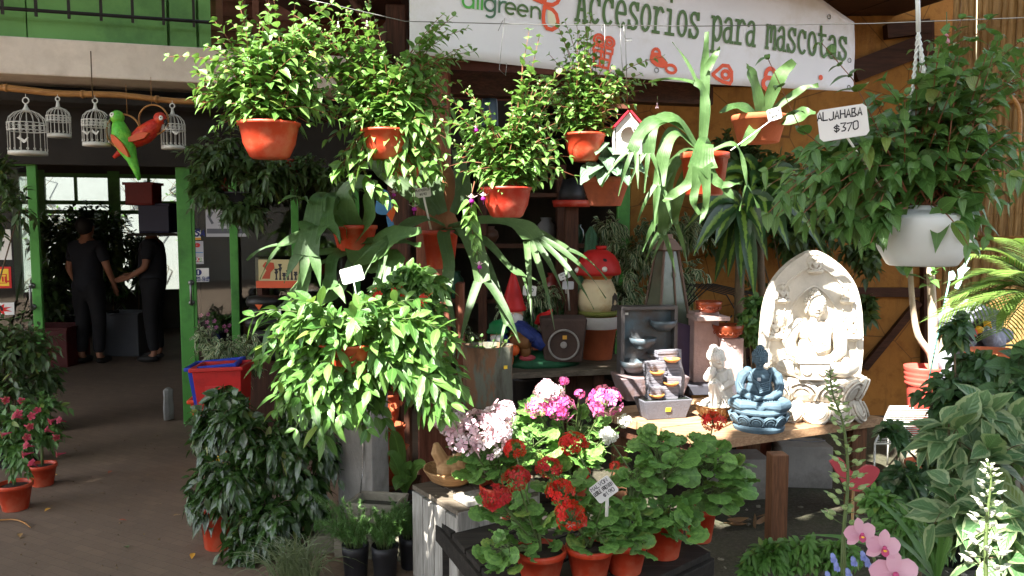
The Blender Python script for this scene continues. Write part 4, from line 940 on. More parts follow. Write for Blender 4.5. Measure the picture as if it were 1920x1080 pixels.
# staghorn in the orange pot on the post
t = hpot('staghorn_fern', 'staghorn fern with drooping antler fronds in the orange pot on the timber post', 826, 432, 503, 66, 50, 4.55, 'orange_plastic', None, group=G_ST)
b = MB(); b.tube(np.array(cat3(np.array([tuple(W(a, c, 4.6)) for a, c in ((835, 432), (825, 390), (838, 345), (815, 290), (800, 240))]), 4)), [.085, .075, .05, .03], 12); b.build('trunk', M('fern_bark', C(142, 104, 68), .9, .35, 9, .9, 30, col2=C(110, 70, 44)), t)
Lf = MB()
for pts, w, fk, fl in (([(840, 425), (900, 415), (970, 422), (1000, 450)], [16, 34, 44, 62], 5, 120), ([(980, 430), (1020, 440), (1060, 470)], [22, 20, 22], 2, 60), ([(835, 425), (800, 412), (760, 425), (725, 455)], [18, 34, 34, 24], 3, 60),
      ([(845, 430), (870, 430), (895, 480), (905, 530)], [26, 48, 46, 38], 2, 90), ([(838, 430), (832, 445), (842, 500), (832, 560)], [22, 34, 30, 26], 2, 80), ([(846, 432), (905, 450), (955, 500), (985, 520)], [16, 24, 18, 12], 2, 40), ([(850, 432), (900, 470), (935, 560), (950, 610)], [16, 26, 22, 14], 2, 40)):
    fr(Lf, pts, 4.5, w, dy=-.3, forks=fk, fl=fl, nvec=(0, -.6, .8), drop=.85)
for pts, w in (([(830, 400), (810, 350), (800, 300), (795, 270)], [20, 40, 36, 12]), ([(850, 400), (868, 360), (862, 310), (850, 280)], [16, 30, 26, 6]), ([(820, 400), (770, 360), (720, 320), (690, 300)], [18, 34, 34, 10])): fr(Lf, pts, 4.5, w, dy=.1, nvec=(0, -1, .2))
Lf.build('foliage', LEAF('staghorn_dark', (.045, .095, .03), (.075, .135, .045), .5, .2, vein=.15, side=False, old=False), t)
price_tag('price_tag', 'small grey price tag stuck in the orange pot on the timber post', W(793, 361, 4.35), .085, .052, [('PLATYCERIUM', 0), ('$590', 0)], R(8), 0, .1, W(808, 430, 4.45), .22, .0009)
# the big staghorn at the left
t = thing('staghorn_fern', 'huge staghorn fern with broad grey green fronds hanging left of the post', 'hanging pot', W(665, 470, 4.4), world=True, group=G_ST)
add_pot(t, .12, .09, .14, MATS['orange_plastic']); Lf = MB()
for pts, w, fk, fl in (([(665, 460), (690, 480), (740, 450), (790, 432)], [40, 70, 60, 10], 0, 0), ([(660, 450), (650, 400), (660, 350), (690, 350), (725, 380)], [50, 56, 40, 30, 16], 0, 0), ([(655, 450), (620, 390), (600, 370), (590, 410), (575, 480)], [30, 44, 40, 50, 66], 3, 55),
      ([(660, 455), (640, 380), (620, 370), (615, 400), (615, 425)], [24, 36, 30, 28, 36], 2, 26), ([(655, 455), (610, 420), (570, 440), (520, 462)], [24, 36, 34, 16], 2, 50), ([(655, 455), (600, 410), (575, 380), (565, 370)], [22, 30, 26, 18], 2, 40), ([(650, 470), (625, 485), (620, 520), (620, 540)], [24, 30, 30, 40], 2, 36), ([(645, 470), (580, 480), (572, 520), (565, 560)], [20, 22, 30, 32], 2, 40),
      ([(650, 475), (590, 500), (560, 530), (535, 570)], [16, 16, 14, 12], 2, 30), ([(665, 470), (640, 540), (600, 570), (565, 590)], [20, 30, 24, 20], 2, 40), ([(670, 470), (700, 500), (735, 490), (700, 560)], [24, 44, 50, 20], 0, 0), ([(668, 450), (690, 420), (700, 380), (705, 340)], [30, 50, 50, 14], 0, 0), ([(660, 450), (640, 420), (600, 420), (560, 425)], [20, 36, 30, 14], 0, 0), ([(668, 455), (720, 450), (760, 455), (790, 460)], [16, 18, 14, 6], 0, 0)):
    fr(Lf, pts, 4.35, w, dy=-.25, forks=fk, fl=fl, nvec=(0, -.7, .7), drop=.8)
Lf.build('foliage', STAG, t)

# ivy-like basket in front, in full sun at the top
Y = 3.25; t = thing('hanging_plant', 'sprawling bright green plant with lance leaves hanging from a red hook beside the concrete column', 'hanging basket', W(660, 700, Y), world=True)
s = PX(Y); MB().lathe(bowl_profile(.13, .13), 30).build('pot', MATS['orange_plastic'], t, off=(0, 0, 0)); MB().lathe([(1e-4, .12), (.115, .115)], 20).build('soil', MATS['soil'], t, off=(0, 0, 0))
hanger(t, .13, .13, W(665, 392, Y) - W(660, 700, Y), MATS['hanger_red'], .0035, join=.72, hooksz=.035)
S, Lf = MB(), MB(); base = np.array(tuple(W(660, 640, Y)))
for (ex, ey, rx, ry, n) in ((640, 620, 120, 70, 28), (560, 680, 80, 80, 22), (730, 640, 110, 90, 24), (560, 750, 70, 60, 12), (650, 750, 80, 60, 12), (810, 700, 60, 90, 18), (620, 780, 60, 50, 8), (690, 790, 40, 40, 5), (530, 620, 60, 60, 9), (835, 750, 30, 50, 6), (780, 610, 60, 50, 10)):
    for _ in range(n):
        a = rnd(0, 6.28); q = math.sqrt(rnd(.05, 1)); tip = np.array(tuple(W(ex + rx * q * math.cos(a), ey + ry * q * math.sin(a), Y + rnd(-.22, .18))))
        dv = tip - base; b0 = base + dv * .08; grow(S, Lf, LANC, bez(b0, b0 + dv * .5 + np.array((0, 0, .05 + .2 * abs(dv[0]))), tip, 7), max(3, int(np.linalg.norm(dv) / .058)), .085 * rnd(.6, 1.25), .041, .35, .3, .003, True, .85, .4, .8, .25, per=3)
S.build('stems', MATS['stem_green'], t); Lf.build('foliage', BRIGHT, t)
t = thing('hanging_plant', 'dark green leafy plant with small red flowers behind the bright hanging plant', 'hanging basket', W(760, 640, 4.0), world=True)
MB().lathe(bowl_profile(.11, .12), 24).build('pot', MATS['orange_plastic'], t, off=(0, 0, 0)); S, Lf = MB(), MB()
bush(S, Lf, OVATE, W(760, 610, 4.0), [(W(770, 550, 4.0), (.20, .2, .13), 30), (W(730, 560, 3.95), (.14, .15, .12), 16), (W(800, 600, 3.95), (.14, .14, .14), 16), (W(780, 520, 4), (.1, .1, .08), 8)], .08, .045, 5, .4, .14)
S.build('stems', MATS['stem_green'], t); Lf.build('foliage', BRIGHT, t)
for px, py in ((705, 553), (745, 548), (792, 565), (690, 560), (800, 556)):
    b = MB(); c = np.array(tuple(W(px, py, 3.85))); b.inst(FLORET, c + nrg.normal(size=(5, 3)) * .012, nrg.normal(size=(5, 3)), np.array((0, -1, .3)) + nrg.normal(size=(5, 3)) * .4, .035); b.build('flower', P_RED, t)
price_tag('price_tag', 'blank sunlit white price tag on the red strands of the bright hanging plant', W(660, 515, 3.2), .09, .062, [], R(15), 0, .1, W(675, 590, 3.22))

# dim hanging shrub and red pots behind the first basket
t = thing('hanging_plant', 'dark small leaved shrub hanging in the shade below the first sunlit basket', 'hanging basket', W(455, 400, 5.4), world=True)
MB().lathe(bowl_profile(.14, .14), 24).build('pot', MATS['black_plastic'], t, off=(0, 0, 0)); S, Lf = MB(), MB()
bush(S, Lf, OVATE, W(455, 370, 5.4), [(W(430, 300, 5.4), (.36, .25, .22), 60), (W(500, 340, 5.4), (.30, .25, .22), 46), (W(390, 360, 5.3), (.18, .2, .18), 24), (W(450, 400, 5.3), (.28, .2, .12), 30), (W(600, 340, 5.6), (.3, .25, .25), 46)], .075, .034, 7, .5, .2)
S.build('stems', MATS['stem_wood'], t); Lf.build('foliage', FICL, t)
for px, py, lab in ((550, 335, 'small dim red hanging pot with a black hook beside the shaded shrub'), (408, 352, 'dim red pot hanging above the card stickers'), (715, 300, 'red pot seen between the fuchsias in front of the timber post')):
    t = thing('flower_pot', lab, 'flower pot', W(px, py, 5.7), world=True, group='empty red pots hanging in the shade'); add_pot(t, .085, .065, .13, MATS['red_plastic'])
    b = MB(); hk = W(px, py - 80, 5.7) - W(px, py, 5.7)
    for sg in (-1, 1): b.tube([(sg * .08, 0, .13), tuple(hk)], .003, 5)
    b.build('hanger', MATS['hanger_red'], t)

# bird house, blue bird, lamp
Y = 4.15; s = PX(Y); t = thing('bird_house', 'small white bird house with a red roof and a round hole', 'birdhouse', W(1176, 288, Y), world=True); c = W(1176, 288, Y)
w, h, hr = 52 * s, 44 * s, 32 * s
b = MB(); outl = [(-w / 2, 0), (w / 2, 0), (w / 2, h), (0, h + hr * .9), (-w / 2, h)]; hole = arc(0, h * .72, w * .29, w * .29, 0, 360, 22)[:-1]
o2 = outl + [outl[0], ] 
# front with a real hole: wall built as a ring of quads between hole and outline
def ray_out(a):
    best = 9
    for i in range(5):
        (x0, y0), (x1, y1) = outl[i], outl[(i + 1) % 5]; dx, dy = math.cos(a), math.sin(a); ex, ey = x1 - x0, y1 - y0; den = dx * ey - dy * ex
        if abs(den) < 1e-9: continue
        k = ((x0) * ey - (y0 - h * .72) * ex) / den; u = ((x0) * dy - (y0 - h * .72) * dx) / den
        if k > 0 and -1e-6 <= u <= 1 + 1e-6: best = min(best, k)
    return best
an = sorted([2 * math.pi * i / 40 for i in range(40)] + [math.atan2(y - h * .72, x) % (2 * math.pi) for x, y in outl]); vs = []
for a in an:
    k = ray_out(a)
    for rr in (w * .29, k): vs.append((c.x + rr * math.cos(a), c.y - w * .4, c.z + h * .72 + rr * math.sin(a)))
n = len(an); b.add(vs, [(2 * i, 2 * i + 1, 2 * ((i + 1) % n) + 1, 2 * ((i + 1) % n)) for i in range(n)], smooth=False)
b.prism(outl, .006, c + V(0, w * .4, 0)); b.box((c.x - w / 2 + .003, c.y, c.z + h / 2), (.006, w * .8, h)); b.box((c.x + w / 2 - .003, c.y, c.z + h / 2), (.006, w * .8, h)); b.box((c.x, c.y, c.z - .004), (w * 1.05, w * .95, .008))
b.build('wall', MATS['white_paint'], t)
b = MB()
for sg in (-1, 1): b.box((c.x + sg * w * .29, c.y - .005, c.z + h + hr * .52), (w * .76, w * .98, .008), Matrix.Rotation(sg * math.atan2(hr * .9, w / 2), 3, 'Y'))
b.build('roof', M('roof_red', C(196, 34, 52), .5, .1, 6, .1), t)
b = MB(); b.tube([c + V(0, 0, h + hr), W(1172, 47, 3.8)], .0018, 4); b.build('cord', MATS['steel'], t)
Y = 4.75; t = thing('bird_ornament', 'painted wooden bird ornament in blue with an orange wing hanging by the staghorn fern', 'ornament', W(720, 430, Y), world=True)
def ppx(pts): return [((W(a, b_, Y) - W(720, 430, Y)).x, (W(a, b_, Y) - W(720, 430, Y)).z) for a, b_ in pts]
b = MB(); b.prism(ppx(cat([(712, 362), (720, 355), (728, 362), (735, 380), (738, 395), (728, 402), (712, 402), (704, 395), (706, 378)], 4)), .02, W(720, 430, Y)); b.build('body', M('blue_paint', C(72, 128, 176), .5, .1, 6, .1), t, bevel=.004)
b = MB(); b.prism(ppx([(726, 402), (742, 382), (742, 398), (736, 416)]), .012, W(720, 430, Y) + V(0, -.018, 0)); b.build('wing', MATS['parrot_orange'], t)
b = MB(); b.prism(ppx([(724, 404), (736, 412), (742, 432), (728, 428)]), .014, W(720, 430, Y)); b.build('tail', MATS['blue_paint'], t)
t = thing('hanging_lamp', 'blue grey enamelled hanging lamp under the beam below the banner', 'lamp', W(918, 236, 5.25), world=True); s = PX(5.25)
MB().lathe([(16 * s, 0), (15 * s, 40 * s), (12 * s, 62 * s), (6 * s, 74 * s), (.001, 76 * s)], 24).build('lamp_shade', M('lamp_blue', C(62, 84, 104), .35, .2, 6, .1, 30), t, off=(0, 0, 0))
b = MB(); b.tube([V(0, 0, 76 * s), V(0, 0, 100 * s)], .004, 5); b.build('cord', MATS['iron'], t, off=(0, 0, 0))

# ---------------------------------------------------------------- stickers and posters on the glazed doors
def sticker(name, label, x0, x1, z0, z1, xy, parts, cat_='sticker', face='white_paint', yo=-.012, group=None):
    "flat sheet on the shop front; parts: list of (material, strokes|poly, ...)"
    t = thing(name, label, cat_, FW((x0 + x1) / 2, xy, z0), FA, group)
    w, h = x1 - x0, z1 - z0; b = MB(); b.box((0, yo, h / 2), (w, .002, h)); b.build('sheet', MATS[face], t)
    for i, (mat, kind, data) in enumerate(parts):
        b = MB()
        if kind == 'poly': b.prism([(a * w, c * h) for a, c in data], .0008, (0, yo - .0016 - .0006 * i, 0))
        else:
            lines, ox, oz, sz_, hw = data; b.strokes(lines, V(ox * w, yo - .0014 - .0006 * i, oz * h), (1, 0, 0), (0, 0, 1), sz_, hw, .0006)
        b.build('print' if kind == 'poly' else 'lettering', MATS[mat], t)
    return t
def rect(a0, a1, c0, c1): return [(a0, c0), (a1, c0), (a1, c1), (a0, c1)]
def word(tx, adv=.85, slant=0): return hand(tx, adv, slant, 0)
M('sign_blue', C(24, 38, 104), .5, .05, 4, 0); M('sign_gold', C(214, 158, 60), .5, .05, 4, 0); M('sign_red', C(206, 40, 34), .5, .05, 4, 0); M('sign_yellow', C(240, 200, 60), .5, .05, 4, 0)
M('sign_cyan', C(40, 130, 190), .5, .05, 4, 0); M('sign_navy', C(22, 28, 48), .5, .1, 4, 0); M('sign_grey', C(186, 186, 190), .6, .06, 4, 0); M('sign_dark', C(96, 98, 104), .6, .1, 4, 0)
def lx(px, yl=.03):
    "shop-local x and z scale of a photo column on the door plane"
    k = (px - 960) / FPX; ca, sa = math.cos(FA), math.sin(FA)
    ox, oy = FO.x - yl * sa, FO.y + yl * ca
    return (k * oy - ox) / (ca - k * sa)
def lz(px, py, yl=.03):
    x = lx(px, yl); p = FW(x, yl, 0); return W(px, py, p.y).z
def sk(name, label, p0, p1, parts, **kw):
    return sticker(name, label, lx(p0[0]), lx(p1[0]), lz(p0[0], p1[1]), lz(p0[0], p0[1]), .03, parts, **kw)
ln, wv = word('VISA', .95, .25)
sk('card_sticker', 'white card sticker with blue VISA letters and a gold band on the glass door', (340, 428), (378, 450), [('sign_navy', 'poly', rect(-.5, .5, .84, 1)), ('sign_gold', 'poly', rect(-.5, .5, 0, .2)), ('sign_blue', 'lines', (ln, -.36, .34, .044, .0065))], group='card stickers on the glass door')
cir = lambda cx, cy, r, ry=None: arc(cx, cy, r, ry or r, 0, 340, 16)
sk('card_sticker', 'dark sticker with three pairs of overlapping card discs under the VISA sticker', (340, 454), (358, 497), [('sign_red', 'poly', cir(-.14, .82, .26, .09)), ('sign_gold', 'poly', cir(.18, .82, .26, .09)), ('sign_red', 'poly', cir(-.14, .5, .26, .09)), ('sign_cyan', 'poly', cir(.18, .5, .26, .09)), ('sign_red', 'poly', cir(-.14, .2, .26, .09)), ('sign_gold', 'poly', cir(.18, .2, .26, .09))], face='sign_navy', group='card stickers on the glass door')
ln2, _ = word('JCB', .9)
sk('card_sticker', 'narrow pale sticker with a red emblem above JCB on the glass door', (360, 452), (382, 495), [('sign_red', 'lines', ([arc(0, 0, 1, .7, 0, 330), [(.1, 0), (1, -.1)]], 0, .82, .016, .006)), ('sign_cyan', 'lines', ([[(0, 0), (3, 0)]], -.25, .5, .02, .003)), ('sign_blue', 'poly', rect(-.32, -.1, .1, .3)), ('sign_red', 'poly', rect(-.08, .12, .1, .3)), ('green_paint', 'poly', rect(.14, .36, .1, .3)), ('white_paint', 'lines', (ln2, -.28, .14, .026, .0025))], face='sign_grey', group='card stickers on the glass door')
ln3, _ = word('DINERS CLUB', .85); ln4, _ = word('INTERNATIONAL', .85)
sk('card_sticker', 'white sticker with a blue split disc reading Diners Club International', (351, 503), (391, 529), [('sign_blue', 'lines', ([arc(0, 0, 1, 1, 0, 360, 24)], 0, .7, .021, .005)), ('sign_blue', 'poly', arc(-.03, .7, .1, .2, 90, 270, 12)), ('sign_blue', 'poly', arc(.03, .7, .1, .2, -90, 90, 12)), ('sign_blue', 'lines', (ln3, -.43, .22, .0165, .0024)), ('sign_blue', 'lines', (ln4, -.43, .06, .0138, .0018))], group='card stickers on the glass door')
ln5, _ = word('FECHA HORA', .85)
sk('notice_sheet', 'large pale printed certificate sheet behind the shop window', (388, 393), (463, 444), [('sign_dark', 'poly', rect(-.48, .48, .12, .3)), ('sign_dark', 'poly', [(-.42, .95), (-.3, .9), (-.38, .7), (-.3, .5), (-.36, .46), (-.46, .75)])] + [('sign_dark', 'poly', rect(-.2, .1 + .1 * (i % 3), .42 + .1 * i, .44 + .1 * i)) for i in range(5)], cat_='notice', face='sign_grey')
ln6, _ = word('N', 1)
def skl(name, label, xr, z0, z1, w, parts, **kw): return sticker(name, label, xr - w, xr, z0, z1, .03, parts, **kw)
xr = lx(23, .03)
skl('open_sign', 'white sign with a big red letter N on the left glass door', xr, lz(10, 487), lz(10, 430), .58, [('sign_red', 'lines', (word('OPEN')[0], -.42, .22, .135, .017))], cat_='sign')
skl('shop_sticker', 'yellow and red square sticker ending in FIL on the left glass door', xr - .01, lz(10, 540), lz(10, 500), .20, [('sign_yellow', 'poly', rect(-.42, .42, .1, .9)), ('sign_red', 'poly', rect(-.36, .36, .22, .66)), ('sign_yellow', 'poly', rect(-.32, .32, .26, .62)), ('sign_red', 'lines', (word('FIL')[0], .02, .32, .034, .006))], face='sign_red')
skl('shop_sticker', 'cream sticker with a red star and a black arc low on the left glass door', xr, lz(10, 590), lz(10, 567), .22, [('sign_red', 'poly', [(.05 + .42 * math.cos(a) * (1 if i % 2 else .45), .45 + .5 * math.sin(a) * (1 if i % 2 else .45)) for i, a in enumerate(np.linspace(0, 2 * math.pi, 16, endpoint=False))]), ('ink', 'lines', ([arc(0, 0, 1, 1, 0, 180)], -.05, .4, .04, .008))], face='card')
# ---------------------------------------------------------------- left: shrubs and pots by the door, people inside
def potted(name, label, px, pyb, Y, rt, rb, h, potm, cat_, group=None, z=0):
    p = W(px, pyb, Y); p.z = z; t = thing(name, label, cat_, p, world=True, group=group); add_pot(t, rt, rb, h, MATS[potm]); return t, np.array(tuple(p + V(0, 0, h * .9)))
def fin(t, S, Lf, m, sm='stem_wood'):
    if S.n: S.build('stems', MATS[sm], t)
    Lf.build('foliage', m, t)
def mandevilla(label, px, pyb, Y, rt, blooms, top):
    t, b0 = potted('mandevilla', label, px, pyb, Y, rt, rt * .75, rt * 1.7, 'orange_plastic', 'potted plant', 'red flowering pots by the door'); S, Lf = MB(), MB()
    s = PX(Y); H = (pyb - top) * s
    bush(S, Lf, OVATE, b0, [(b0 + (0, 0, H * .32), (.17, .15, H * .25), 30), (b0 + (.02, 0, H * .55), (.15, .13, H * .2), 18)], .062, .028, 6, .3, .14, out=.7, up=.7); fin(t, S, Lf, DEEP, 'stem_green')
    for bx, by in blooms:
        c = np.array(tuple(W(bx, by, Y - .12 + rnd(-.06, .04)))); d = nrm(np.array((rnd(-1, 1), -.5, rnd(-.2, .6)))); b = MB()
        b.tube([c - d * .045, c - d * .02, c], [.003, .005, .012], 7); b.inst(FLORET, [c], [np.cross(d, (0, 0, 1)) + 1e-3], [d], .05); b.inst(FLORET, [c + d * .004], [np.cross(d, (0, .3, 1)) + 1e-3], [d], .035); b.build('flower', P_PINKR, t)
P_PINKR = PETAL('crimson_petal', (.5, .02, .07), (.75, .12, .22))
mandevilla('nearer pot of crimson trumpet flowers left of the door', 30, 965, 4.43, .088, [(10, 750), (35, 775), (55, 800), (50, 835), (45, 852), (60, 868), (28, 780), (60, 780), (5, 815), (50, 820)], 755)
mandevilla('pot of crimson trumpet flowers behind, nearer the doorway', 82, 930, 4.85, .078, [(112, 788), (88, 806), (108, 852), (95, 790), (70, 770), (40, 752), (105, 820)], 740)
def shrub(name, label, pxb, pyb, Y, rt, h, potm, ells, T, L, W_, nodes, mat, cat_='shrub', group=None, droop=.35, tw=.22, pair=False, hang=0, pot=True, zb=0, **kw):
    p = W(pxb, pyb, Y); p.z = zb; t = thing(name, label, cat_, p, world=True, group=group)
    if pot: add_pot(t, rt, rt * .78, h, MATS[potm])
    S, Lf = MB(), MB(); s = PX(Y)
    bush(S, Lf, T, p + V(0, 0, h * .9), [(W(a, b, Y + dy), (rx * s, max(rx, ry) * s * .8, ry * s), n) for a, b, dy, rx, ry, n in ells], L, W_, nodes, droop, tw, pair=pair, hang=hang, **kw)
    fin(t, S, Lf, mat); return t
shrub('weeping_fig', 'dense dark shrub at the left edge in front of the glass door', 30, 900, 5.3, .16, .28, 'black_plastic', [(40, 660, 0, 80, 80, 74), (-30, 640, 0, 80, 70, 40), (85, 720, .1, 45, 50, 28), (20, 730, 0, 80, 60, 46), (0, 800, 0, 70, 50, 30)], FICUS, .07, .032, 8, FICL)
shrub('leafy_shrub', 'shaded shrub reaching into the left edge of the picture beside the cages', -60, 860, 5.6, .16, .28, 'black_plastic', [(5, 340, 0, 35, 60, 26), (-10, 420, 0, 35, 50, 20), (40, 385, 0, 22, 60, 10)], FICUS, .085, .035, 7, FICL, tw=.25)
# variegated fig under the glass door
shrub('variegated_fig', 'variegated fig with white edged leaves against the glass door by the bins', 425, 800, 5.7, .14, .24, 'black_plastic', [(415, 660, 0, 60, 40, 54), (460, 690, 0, 50, 50, 40), (380, 640, 0, 30, 30, 14), (470, 650, 0, 30, 30, 14)], FICUS, .055, .026, 8, VARI, group='variegated figs')
# glossy weeping fig in the foreground
t = shrub('weeping_fig', 'big glossy dark weeping fig in a terracotta coloured pot in front of the bins', 415, 1050, 3.9, .098, .22, 'orange_plastic',
      [(440, 790, 0, 70, 60, 60), (520, 850, 0, 95, 90, 90), (430, 900, -.1, 80, 80, 80), (560, 770, .1, 70, 60, 50), (500, 970, -.15, 80, 70, 60), (375, 945, 0, 36, 46, 22), (580, 930, 0, 50, 80, 40), (460, 1030, -.2, 50, 50, 22), (600, 840, .05, 40, 90, 30), (420, 745, .1, 40, 30, 20), (395, 800, .05, 45, 60, 34)],
      FICUS, .085, .043, 7, FICM, cat_='shrub', droop=.6, tw=.26, hang=.06, sd=.35)
# dropped leaves on the paving
t0 = None
for px, py, Lc in ((362, 1040, 'sign_gold'), (95, 955, 'sign_gold'), (38, 1003, 'bamboo'), (222, 978, 'terracotta'), (240, 1030, 'stem_green'), (107, 893, 'sign_gold'), (325, 970, 'bamboo'), (210, 885, 'terracotta')):
    p = WZ(px, py, .004); b = MB(); a = rnd(0, 6); b.inst(OVATE, [p + V(0, 0, .008)], [(math.cos(a), math.sin(a), .05)], [(0, .1, 1)], .06 if px == 362 else .045, .026, .15)
    lab = {362: 'largest yellow fallen leaf beside the pot of the weeping fig', 95: 'small yellow fallen leaf just right of the nearer crimson flower pot', 38: 'small tan fallen leaf near the lower left corner', 222: 'reddish fallen leaf in the middle of the paving', 240: 'small dark green leaf fallen on the paving', 107: 'tiny yellow leaf beside the farther crimson flower pot', 325: 'tan leaf left of the weeping fig', 210: 'dark reddish leaf farthest in on the paving'}[px]
    o = tag(b.build('fallen_leaf', MATS[Lc], None, off=p), lab, 'leaf', 'leaves fallen on the paving'); o.location = p
t = thing('dry_frond', 'thin pale dry stalk lying on the paving below the crimson flowers', 'twig', WZ(20, 975, .01), world=True)
b = MB(); b.tube(cat3(np.array([tuple(WZ(a, c, .012)) for a, c in ((-10, 976), (25, 974), (45, 980), (57, 989))]), 4), [.005, .003], 6); b.build('stalk', MATS['bamboo_x'], t)

# nested bins
def bin_(name, label, p, wt, wb_, h, mat, rz, tilt=0):
    t = thing(name, label, 'bin', p, rz, group='stacked plastic bins by the door'); t.rotation_euler = (0, tilt, rz)
    b = MB(); d = .8
    for a0, a1, z0, z1 in ((wb_, wt, 0, h),):
        ow_ = MB().taper((0, 0, 0), (wb_, wb_ * d), (wt, wt * d), h); vs = ow_.v[0]; iw = MB().taper((0, 0, .012), (wb_ - .02, wb_ * d - .02), (wt - .02, wt * d - .02), h - .012).v[0]
        b.add(np.concatenate([vs, iw]), [(3, 2, 1, 0), (8, 9, 10, 11)] + [(i, (i + 1) % 4, 4 + (i + 1) % 4, 4 + i) for i in range(4)] + [(8 + (i + 1) % 4, 8 + i, 12 + i, 12 + (i + 1) % 4) for i in range(4)] + [(4 + i, 4 + (i + 1) % 4, 12 + (i + 1) % 4, 12 + i) for i in range(4)], smooth=False)
    b.build('body', mat, t, bevel=.008)
    b = MB()
    for sx, sy, lx_, ly_ in ((0, 1, wt + .03, .02), (0, -1, wt + .03, .02), (1, 0, .02, wt * d + .03), (-1, 0, .02, wt * d + .03)): b.box((sx * (wt / 2 + .006), sy * (wt * d / 2 + .006), h - .012), (lx_, ly_, .026))
    b.build('rim', mat, t, bevel=.006)
    b = MB(); b.box((0, -(wt + wb_) * .25 * d - .008, h * .55), (wt * .5, .012, h * .25)); b.build('panel', mat, t, bevel=.006)
M('bin_red', C(176, 34, 32), .38, .12, 4, .05, dirt=C(128, 26, 26), dscale=7); M('bin_blue', C(30, 56, 158), .4, .1, 4, .03); M('bin_orange', C(212, 70, 32), .4, .1, 4, .03); M('bin_yellow', C(220, 184, 40), .4, .1, 4, .03)
p = W(408, 870, 5.2); p.z = 0
bin_('bin', 'yellow plastic bin at the bottom of the stack by the green door', p, .15, .13, .17, MATS['bin_yellow'], .3)
bin_('bin', 'orange plastic bin peeping out low in the stack by the green door', p + V(-.01, .05, .18), .25, .21, .30, MATS['bin_orange'], .15, R(-5))
bin_('bin', 'blue plastic bin behind the red one in the stack', p + V(.03, .04, .26), .30, .25, .44, MATS['bin_blue'], .1, R(-5))
bin_('bin', 'red plastic bin uppermost and nearest in the stack by the green door', p + V(.08, -.05, .34), .31, .26, .36, MATS['bin_red'], .05, R(-2))
# white jug by the door foot, card roll and pink flowers behind the glass
q_ = W(326, 790, 6.5); t = thing('plastic_sheet', 'crumpled whitish plastic bag at the foot of the green door', 'bag', (q_.x - .04, q_.y, 0)); b = MB(); b.lathe([(.001, 0), (.05, .01), (.055, .1), (.045, .2), (.05, .25), (.02, .27), (.001, .26)], 22, wob=.16, sx=.7); b.build('bag', M('dull_bag', C(150, 148, 146), .6, .2, 9, .8, 20), t)
q_ = FW(.62, .35, 0); t = thing('cardboard_roll', 'upright cream cardboard roll standing behind the shop window', 'roll', q_); b = MB(); b.lathe([(.001, .9), (.075, .9), (.075, 1.32), (.06, 1.32), (.06, 1.0), (.001, 1.0)], 20); b.build('roll', M('cream_card', C(170, 160, 132), .8, .1, 4, .1), t); MB().box((0, 0, .45), (.3, .25, .9)).build('stand', MATS['dark_wood_v'], t)
t = thing('potted_plant', 'pot of pale pink flowers standing behind the glass door', 'potted plant', FW(.22, .5, .55), world=True); add_pot(t, .09, .07, .14, MATS['black_plastic']); S, Lf = MB(), MB(); c0 = FW(.22, .45, .75)
bush(S, Lf, OVATE, FW(.22, .5, .68), [(c0, (.18, .12, .10), 26)], .05, .025, 6, .3, .12); fin(t, S, Lf, DEEP)
for _ in range(11): b = MB(); c = np.array(tuple(c0 + V(rnd(-.17, .17), -.12, rnd(-.07, .10)))); b.inst(FLORET, [c], [(1, 0, .2)], [(rnd(-.4, .4), -1, .5)], .04); b.build('flower', P_PINK, t)
t = thing('plant_stand', 'dark low stand behind the glass door under the pink flowers', 'stand', FW(.22, .5, 0), FA); MB().box((0, 0, .265), (.4, .3, .53)).build('body', MATS['dark_wood_v'], t)

# people inside (dark against the light)
def skin(name, chains, mat, par, sub=2):
    "one continuous body grown from joint chains: [(points, radii)] all starting from an existing point"
    me = bpy.data.meshes.new(name); vs = []; es = []; rs = []; key = {}
    for pts, rad in chains:
        prev = None
        for p, r in zip(pts, rad):
            k = tuple(round(x, 4) for x in p)
            if k not in key: key[k] = len(vs); vs.append(p); rs.append(r)
            i = key[k]
            if prev is not None and prev != i: es.append((prev, i))
            prev = i
    me.from_pydata(vs, es, [])
    o = bpy.data.objects.new(name, me); COL.objects.link(o); o.parent = par
    o.modifiers.new('skin', 'SKIN').use_smooth_shade = True
    for i, r in enumerate(rs):
        sv = me.skin_vertices[0].data[i]; rr = r if isinstance(r, tuple) else (r, r); sv.radius = rr; sv.use_root = (i == 0)
    s_ = o.modifiers.new('sub', 'SUBSURF'); s_.levels = sub; s_.render_levels = sub; me.materials.append(mat); return o
M('skin_tone', C(150, 104, 80), .6, .08, 6, 0); M('dark_shirt', (.012, .013, .018), .85, .3, 6, .2); M('dark_trousers', (.010, .010, .012), .85, .3, 6, .2); M('hair_dark', (.008, .007, .006), .6, .3, 30, .5); M('shoe', (.015, .013, .012), .6, .2, 8, .1)
